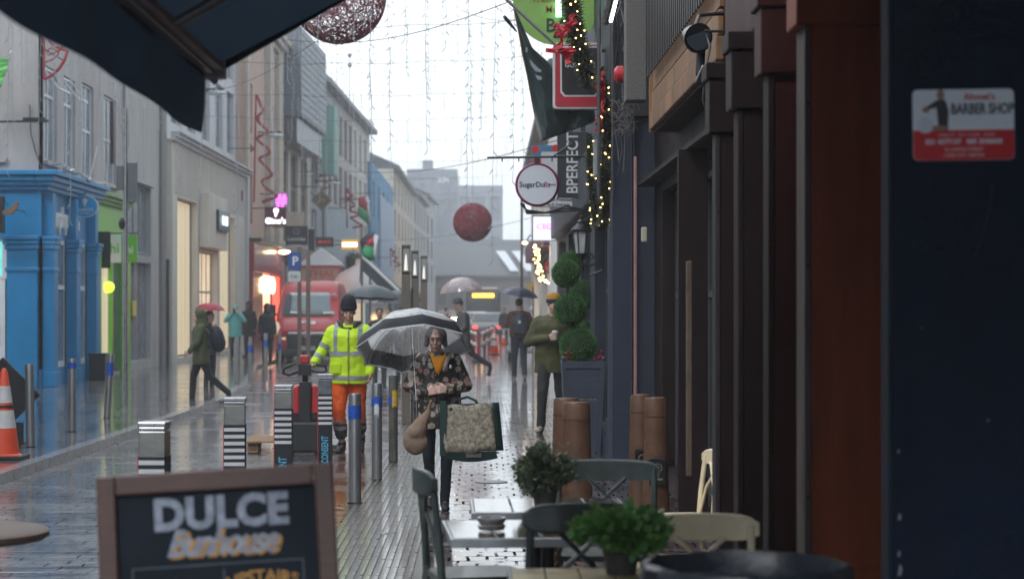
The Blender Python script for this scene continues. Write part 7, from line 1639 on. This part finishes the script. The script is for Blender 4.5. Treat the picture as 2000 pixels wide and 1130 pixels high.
# tote bag
tt_ = bpy.data.materials.new('patterned_tote'); MC['x'] = tt_
tote = mat('leaf_print_beige', (.27, .235, .175), .7, .8, 34, .2, 60); tgr = mat('tote_green', (.006, .028, .024), .5, .2, 8); 
s_ = F / 16.62; bx = W(917, 830, 16.6)
t = T('patterned_tote_bag', 'large beige leaf-patterned shopping bag with dark green sides on the woman\'s arm', 'bag', (bx.x, 16.6, HC + (600 - 888) / s_))
wdt = .208; hgt = .395
mb = MB(); rows = []
for j in range(9):
    f_ = j / 8; z = .03 + hgt * f_; wx = wdt * (1.06 - .14 * f_); rows.append([(-wx + 2 * wx * i / 14, -.075 - .015 * sin(i * .9 + j * .6) - .02 * sin(pi * i / 14) * (1 - f_), z + .022 * (i / 14 - .5) + .01 * sin(i * .7)) for i in range(15)])
mb.grid(rows); part(mb, 'front', tote, t, smooth=True, solid=.006)
mb = MB(); rows = []
for j in range(7):
    f_ = j / 6; z = .03 + hgt * 1.01 * f_; wx = wdt * (1.06 - .14 * f_); rows.append([(wx, -.075, z + .012), (wx + .05 + .01 * (1 - f_), 0, z + .01), (wx, .09, z), (-wx, .09, z - .01), (-wx - .02, 0, z - .01), (-wx, -.075, z - .011)])
mb.grid(rows); mb.add([(-wdt * 1.06, -.08, .02), (wdt * 1.06, -.08, .035), (wdt * 1.2, 0, .02), (wdt * 1.0, .09, .01), (-wdt, .09, -.0), (-wdt * 1.1, 0, -.0)], [(0, 1, 2, 3, 4, 5)]); part(mb, 'green_sides', tgr, t, smooth=True, solid=.008)
mb = MB(); mb.grid([[(-wdt * 1.06 + 2 * wdt * 1.06 * i / 8, -.082, .035 - .0 + .01 * (i / 8 - .5)), ] + [(-wdt * 1.0 + 2 * wdt * 1.06 * i / 8, -.085 + .02, -.02 - .03 * sin(pi * i / 8))] for i in range(9)]); part(mb, 'dark_base', tgr, t, solid=.008)
mb = MB(); mb.bb(-.03, .10, -.096, -.088, -.012, .025); part(mb, 'label_panel', mat('faded_label', (.10, .09, .09), .6, .6, 60), t)
mb = MB(); mb.tube([(-.16, -.07, hgt - .02), (-.12, -.06, hgt + .06), (-.02, -.02, hgt + .09), (.05, -.03, hgt + .06), (.10, -.07, hgt - .02)], .012, 5); mb.bb(-.245, -.19, -.09, -.06, .0, hgt + .06); part(mb, 'green_strap', tgr, t)
# small sack
t = T('brown_cloth_bag', 'small brown cotton sack hanging from the woman\'s hand', 'bag', (W(816, 830, 16.5).x, 16.5, HC + (600 - 888) / F * 16.5))
mb = MB(); mb.ball((-.015, 0, .10), (.105, .07, .10)); mb.ball((-.055, 0, .13), (.07, .06, .10)); mb.cap((-.01, 0, .19), (.085, 0, .36), .085, .026); mb.cap((.085, 0, .37), (.11, -.02, .45), .02, .014)
o = blob(mb, 'sack', mat('brown_cotton', (.22, .15, .105), .85, .15, 9, .2, 80), t, .010, 5, .014, .06)

# ---------------- hi-vis worker
hv = mat('hivis_yellow', (.55, .80, .01), .6, .1, 10, .3, 25); hv_d = mat('hivis_olive', (.26, .30, .02), .6, .2, 10); refl = mat('reflective_tape', (.27, .30, .31), .45, .15, 20); orn = mat('hivis_orange', (1.0, .13, .01), .6, .12, 9, .3, 25)
hl_ = G(682, 884)
pose = dict(hd=(.0, -.045, 1.63), htilt=(12, 0, 8), elR=(-.30, .0, 1.20), wrR=(-.395, -.12, 1.03), hdR=(-.45, -.5, -.1), hpR=(0, -.3, -1), curlR=.9, elL=(.26, .0, 1.17), wrL=(.255, -.06, .93), curlL=.7, hdL=(-.1, -.2, -1), hpL=(-.9, -.3, 0),
    kneR=(-.12, -.04, .50), ankR=(-.09, .06, .09), toeR=(-.10, -.10, .03), kneL=(.10, .08, .50), ankL=(.10, .32, .16), toeL=(.11, .22, .04), shR=(-.20, 0, 1.43), shL=(.20, 0, 1.43))
wk, V, q, bd = person('worker in yellow hi-vis jacket, orange trousers and black beanie gripping the truck handle', hl_, radians(-4), 1.80, pose, hv, orn, mat('work_boot', (.015, .015, .018), .6), skin, hem=.80, jw=1.24, vox=.010, legr=1.22, fold=.024, armr=1.15, trouser_hem=.22, face=1)
hat(wk, q, mat('black_knit', (.010, .012, .018), .9, .3, 60, .4, 200), .10, z0=.036)
def band_on(parent_t, V, z, h, rx, ry, m, ax=(0, 0), name='reflective_band', src=None):
    pass
# reflective bands cut straight from the jacket surface so they follow its folds
def cut_band(t, srcname, m, test, off=.004, name='reflective_band', flat=True):
    src = [o for o in t.children if o.name.split('.')[0] == srcname][0]
    b = bmesh.new(); b.from_mesh(src.data); bmesh.ops.delete(b, geom=[f for f in b.faces if not test(f.calc_center_median())], context='FACES')
    b.normal_update()
    for v in b.verts: v.co += v.normal * off
    me = bpy.data.meshes.new(name); b.to_mesh(me); b.free()
    for p in me.polygons: p.use_smooth = True
    me.materials.clear(); me.materials.append(m); o = bpy.data.objects.new(name, me); S.collection.objects.link(o); o.parent = t; return o
cut_band(wk, 'jacket', refl, lambda c_: abs(c_.x) < .25 and (1.12 < c_.z < 1.175 or .845 < c_.z < .895))
cut_band(wk, 'jacket', refl, lambda c_: c_.z >= 1.175 and .118 < abs(c_.x) < .165 and c_.z < 1.52)
def seg_t(c_, a, b):
    d = b - a; return (c_ - a).dot(d) / d.length_squared, ((c_ - a) - d * ((c_ - a).dot(d) / d.length_squared)).length
cut_band(wk, 'jacket', refl, lambda c_: any(seg_t(c_, V['el' + k], V['wr' + k])[1] < .10 and .45 < seg_t(c_, V['el' + k], V['wr' + k])[0] < .68 for k in 'RL'), name='sleeve_band')
cut_band(wk, 'jacket', refl, lambda c_: any(seg_t(c_, V['sh' + k], V['el' + k])[1] < .11 and .72 < seg_t(c_, V['sh' + k], V['el' + k])[0] < .92 and abs(c_.x) > .19 for k in 'RL'), name='sleeve_band')
cut_band(wk, 'jacket', mat('hivis_front_zip', (.20, .24, .03), .6), lambda c_: c_.y < 0 and abs(c_.x - .015) < .012 and c_.z < 1.42, .006, 'zip_flap')
cut_band(wk, 'trousers', mat('dark_gaiter', (.04, .04, .05), .7, .3, 12), lambda c_: c_.z < .34, .005, 'dark_lower_leg')
cut_band(wk, 'trousers', refl, lambda c_: .27 < c_.z < .31 or .36 < c_.z < .385, .008, 'leg_band')
mb = MB(); nk = V['nk']
mb.grid([[nk + Vector((.105 * cos(a) * (1 + .12 * j), .09 * sin(a) * (1 + .1 * j) - .0, -.03 + .085 * (j / 3) - .035 * (a_i in (6, 7, 8)) * 0)) for a_i, a in enumerate([radians(-60 + 300 * k / 14) for k in range(15)])] for j in range(4)]); part(mb, 'collar', mat('collar_grey', (.10, .10, .09), .7, .2, 12), wk, smooth=True, solid=.012)
mb = MB(); c1 = V['ch'] + Vector((-.14, -.165, -.34)); mb.box(c1, (.13, .01, .11), (.05, .0, .15)); part(mb, 'pocket_flap', hv, wk, bevel=.006)
mb = MB(); mb.add([nk + Vector(a) for a in ((-.05, -.11, -.02), (.05, -.11, -.02), (.015, -.158, -.15), (0, -.16, -.15))], [(0, 1, 2, 3)]); part(mb, 'dark_jumper', blk_cl, wk, solid=.01)

# ---------------- hooded walker with backpack, and the red umbrella holder
olive = mat('olive_raincoat', (.060, .070, .022), .55, .2, 8, .2, 40); ol_l = mat('olive_parka', (.062, .062, .020), .7, .2, 8, .2, 60)
gl_ = G(392, 789)
pose = dict(kneR=(-.09, -.13, .52), ankR=(-.10, -.16, .09), toeR=(-.10, -.31, .03), kneL=(.09, .16, .52), ankL=(.09, .50, .22), toeL=(.09, .44, .06), elR=(-.24, .08, 1.18), wrR=(-.24, .0, .95), elL=(.24, -.05, 1.15), wrL=(.22, -.20, .98), pel=(0, .0, .93), hd=(0, -.04, 1.61), htilt=(6, 0, 0), hdL=(0, -.7, -.6))
gw, V, q, bd = person('hooded walker in an olive raincoat striding left across the wet street', gl_, radians(-82), 1.70, pose, olive, blk_cl, mat('black_shoe', (.012, .012, .014), .5), skin_p, hem=.74, jw=1.15, vox=.013, hood='up', legr=1.0, fold=.02, armr=1.2, face=1, hemw=1.1)
p = Vector(gl_) + Vector((.30, -.02, 1.16)); t = T('backpack', 'dark navy backpack on the back of the hooded walker', 'bag', p)
mb = MB(); mb.ball((0, 0, 0), (.13, .15, .24), 16, 12, (0, -.18, 0)); mb.ball((.06, 0, -.08), (.09, .14, .14)); pk_ = blob(mb, 'pack', mat('navy_backpack', (.010, .013, .024), .7, .3, 9), t, .012, 3, .012); mb = MB(); mb.tube([(-.08, -.10, .18), (-.20, -.12, .22), (-.27, -.13, .08), (-.2, -.11, -.12), (-.06, -.08, -.16)], .018, 6); mb.tube([(-.08, .10, .18), (-.20, .12, .22), (-.27, .13, .08), (-.2, .11, -.12), (-.06, .08, -.16)], .018, 6); part(mb, 'strap', blk_cl, t)
# person behind with red umbrella
rl = G(409, 764); rl.z = .004
rp_, V, q, bd = person('dark-haired person mostly hidden behind the hooded walker, under the red umbrella', rl, radians(60), 1.66, dict(elR=(-.2, -.1, 1.2), wrR=(-.12, -.22, 1.38), hdR=(0, -.2, 1), hpR=(0, 1, 0), curlR=1.3), blk_cl, denim, blk_cl, skin_p, vox=.015)
haircap(rp_, q, hair_d, .1)
umbrella('red umbrella above the hooded walker in the street', Vector((W(412, 592, rl.y).x, rl.y - .1, HC + (600 - 591) / F * rl.y)), (.05, -.05, 1), .31, .15, mat('red_nylon', (.28, .012, .03), .5, .15, 6), None, .5, rows=5)

# ---------------- turquoise coat and dark figure
turq = mat('turquoise_coat', (.13, .46, .48), .6, .15, 8, .2, 40)
tl_ = G(459, 701, .1)
tp, V, q, bd = person('person in a turquoise hooded coat holding a phone up to their face', tl_, radians(8), 1.70, dict(elR=(-.30, -.08, 1.25), wrR=(-.07, -.20, 1.50), hdR=(.3, 0, .9), hpR=(.3, .9, 0), elL=(.30, -.08, 1.25), wrL=(.07, -.20, 1.50), hdL=(-.3, 0, .9), hpL=(-.3, .9, 0), curlR=.9, curlL=.9), turq, denim, blk_cl, skin_p, hem=.72, jw=1.2, vox=.016, hood='up', armr=1.3)
mb = MB(); pc = tl_ + Vector((0, -.24, 1.50)); mb.box(pc, (.07, .012, .14)); thing(part(mb, 'phone', black, bevel=.004), 'dark phone held by the person in turquoise', 'phone')
dl_ = G(486, 697, .1)
dp, V, q, bd = person('figure in a black hooded coat just right of the turquoise coat', dl_, radians(-20), 1.80, {}, blk_cl, blk_cl, blk_cl, skin_d, hem=.7, jw=1.25, vox=.016, hood='up')
dl_ = Vector((W(522, 600, 57).x, 57, .1))
dp, V, q, bd = person('dark figure standing between the red shop and the van', dl_, radians(30), 1.72, {}, blk_cl, blk_cl, blk_cl, skin_d, hem=.7, jw=1.2, vox=.018, hood='up')
# ---------------- under the grey umbrella
gy = G(741, 755); gp, V, q, bd = person('person in black walking under the grey umbrella behind the worker', gy, radians(5), 1.72, dict(elR=(-.25, -.05, 1.18), wrR=(-.12, -.22, 1.3), hdR=(0, -.1, 1), hpR=(0, 1, 0), curlR=1.3), mat('dark_brown_coat', (.03, .02, .018), .8, .2, 8), mat('grey_trousers', (.05, .05, .055), .8), blk_cl, skin, hem=.6, jw=1.15, vox=.015, face=1)
haircap(gp, q, hair_d)
umbrella('large slate grey umbrella held above the person behind the worker', W(726, 556, 42.3), (.03, .05, 1), .60, .30, mat('grey_nylon', (.05, .062, .072), .5, .15, 5), None, .85, rows=6)
g2 = G(786, 748); gp2, V, q, bd = person('person under the dark umbrella, almost hidden by the bronze pylons', (g2.x, g2.y, .004), radians(-10), 1.74, {}, blk_cl, denim, blk_cl, skin_d, vox=.018)
umbrella('dark umbrella peeping out between the grey umbrella and the pylons', W(782, 566, 45), (0, 0, 1), .52, .28, mat('dark_nylon', (.03, .038, .045), .5, .15, 5), None, .8, rows=5)

# ---------------- man in grey coat with clear pink-lit umbrella
mg = G(905, 743, .008); greyc = mat('grey_wool_coat', (.085, .088, .092), .85, .25, 30, .3, 120)
pose = dict(kneR=(-.09, -.20, .52), ankR=(-.09, -.22, .10), toeR=(-.09, -.36, .05), kneL=(.09, .20, .56), ankL=(.09, .55, .33), toeL=(.09, .54, .15), elR=(-.22, -.05, 1.16), wrR=(-.16, -.25, 1.28), hdR=(0, -.3, .9), hpR=(.3, -.8, 0), curlR=1.3, elL=(.22, .03, 1.15), wrL=(.22, -.12, .94), hd=(0, -.10, 1.60), htilt=(24, 0, 0), nk=(0, -.04, 1.46))
mp_, V, q, bd = person('man in a long grey coat stepping left, looking down, under a clear pinkish umbrella', mg, radians(-90), 1.95, pose, greyc, mat('black_jeans', (.012, .013, .016), .8), blk_cl, skin, hem=.60, jw=1.1, vox=.014, legr=.95, face=1)
haircap(mp_, q, hair_d); mb = MB(); mb.lathe([(.082, .07), (.086, .1), (.06, .15), (0, .165)], (0, 0, 0), 16, True, 1, 1.1); mb.v = [q((v.x, v.y, v.z - .0)) for v in mb.v]; part(mb, 'cap', mat('cap_grey', (.10, .11, .14), .8), mp_, smooth=True)
umbrella('clear umbrella tinged pink by car lights, over the man in the grey coat', W(898, 541, mg.y - .1), (-.10, 0, 1), .50, .34, glassy('pink_lit_pvc', (.75, .62, .62), .34), None, .95, rows=7)  # pink of the car lights is put into the clear sheet's colour
# ---------------- man in brown jacket, navy umbrella, backpack (seen from behind)
bm = G(1014, 741, .008)
pose = dict(elR=(-.30, .02, 1.17), wrR=(-.22, -.2, 1.05), elL=(.25, -.05, 1.18), wrL=(.10, -.2, 1.35), hdL=(0, -.1, 1), hpL=(0, 1, 0), curlL=1.3, ankR=(-.11, .10, .12), toeR=(-.12, -.02, .03), ankL=(.10, -.06, .09), toeL=(.11, -.2, .03))
bp_, V, q, bd = person('man in a brown jacket seen from behind walking away under a navy umbrella', bm, radians(184), 1.93, pose, mat('brown_jacket', (.065, .028, .020), .8, .2, 10), denim, mat('grey_shoe', (.16, .15, .15), .6), skin, hem=.92, jw=1.15, vox=.014, legr=1.05, armr=1.1, face=0)
haircap(bp_, q, hair_d)
p = Vector(bm) + Vector((.0, -.22, 1.32)); t = T('backpack', 'slate backpack with a small white round patch on the brown-jacketed man', 'bag', p)
mb = MB(); mb.ball((0, 0, 0), (.17, .10, .25)); mb.box((0, -.02, -.1), (.27, .12, .24)); blob(mb, 'pack', mat('slate_backpack', (.022, .030, .045), .7, .2, 9), t, .013, 4, .01); mb = MB(); mb.cyl((0, -.135, .05), (0, -.10, .05), .035, n=14); part(mb, 'patch', g_w, t)
mb = MB()
for s_ in (-1, 1): mb.tube([(s_ * .12, -.02, .22), (s_ * .14, .1, .28), (s_ * .14, .3, .2), (s_ * .15, .32, -.05), (s_ * .13, .05, -.15)], .02, 5)
part(mb, 'strap', blk_cl, t)
umbrella('navy umbrella tilted over the man in the brown jacket', W(1017, 561, bm.y), (.16, -.08, 1), .46, .20, mat('navy_nylon', (.012, .022, .05), .5, .15, 6), None, .62, rows=6)
# ---------------- man in olive parka with coffee
om = G(1067, 850, .008); om.x += .10; om.y += .5
pose = dict(hd=(.02, -.04, 1.63), elR=(-.30, .02, 1.15), wrR=(-.04, -.24, 1.20), hdR=(.9, -.35, .15), hpR=(.3, .8, .1), curlR=1.1, elL=(.24, .05, 1.15), wrL=(.24, -.06, .92), kneR=(-.12, -.10, .52), ankR=(-.14, -.06, .10), toeR=(-.16, -.24, .05), kneL=(.09, .10, .52), ankL=(.09, .42, .2), toeL=(.10, .36, .05), pel=(-.01, .03, .95))
op, V, q, bd = person('man in an olive parka carrying a paper coffee cup, face behind the topiary', om, radians(-6), 1.90, pose, ol_l, mat('charcoal_trousers', (.018, .018, .018), .8, .2, 9), mat('beige_trainer', (.30, .27, .22), .7, .2, 20), skin, hem=.76, jw=1.2, vox=.011, legr=1.0, fold=.026, armr=1.16, face=1)
hat(op, q, mat('yellow_navy_beanie', (.42, .21, .02), .9, .15, 40, .3, 200), .05)
mb = MB(); mb.lathe([(.093, .015), (.099, .03), (.096, .062)], (0, 0, 0), 24, False, 1, 1.12); mb.v = [q((v.x, v.y + .008, v.z)) for v in mb.v]; part(mb, 'navy_cuff', mat('navy_knit', (.012, .018, .04), .9), op, smooth=True, solid=.004)
sc_ = 1.90 / 1.76; cp = Vector(om) + Euler((0, 0, radians(-6))).to_matrix() @ (Vector((.055, -.315, 1.185)) * sc_)
t = T('coffee_cup', 'white-lidded paper coffee cup in the olive man\'s hand', 'cup', cp)
mb = MB(); mb.lathe([(.030, 0), (.041, .10)], n=20); part(mb, 'cup', mat('cup_kraft', (.45, .38, .30), .6, .1), t, smooth=40); mb = MB(); mb.lathe([(.0435, .098), (.0435, .108), (.038, .112), (.037, .122), (0, .122)], n=20, cap=False); part(mb, 'lid', white, t, smooth=35)
# far bystanders
for i, (px, py, h_, m_, lab) in enumerate([(1052, 700, 1.7, blk_cl, 'far person in black under a pale umbrella right of the navy umbrella'), (985, 672, 1.7, blk_cl, 'far person in black beside the orange barrier cone'), (872, 690, 1.7, denim, 'far person in dark clothes near the street middle'), (760, 700, 1.7, denim, 'far person walking left of the bronze pylons')]):
    g_ = G(px, py, .008); fp_, V, q, bd = person(lab, g_, radians(R.uniform(-60, 60)), h_, {}, m_, blk_cl, blk_cl, skin, vox=.02, hem=.7, jw=1.1, face=0); haircap(fp_, q, hair_d)
g_ = G(1056, 700, .008); umbrella('pale grey umbrella far away on the right pavement', W(1062, 592, g_.y), (0, 0, 1), .5, .2, mat('pale_nylon', (.3, .33, .36), .5), None, .7, rows=5)
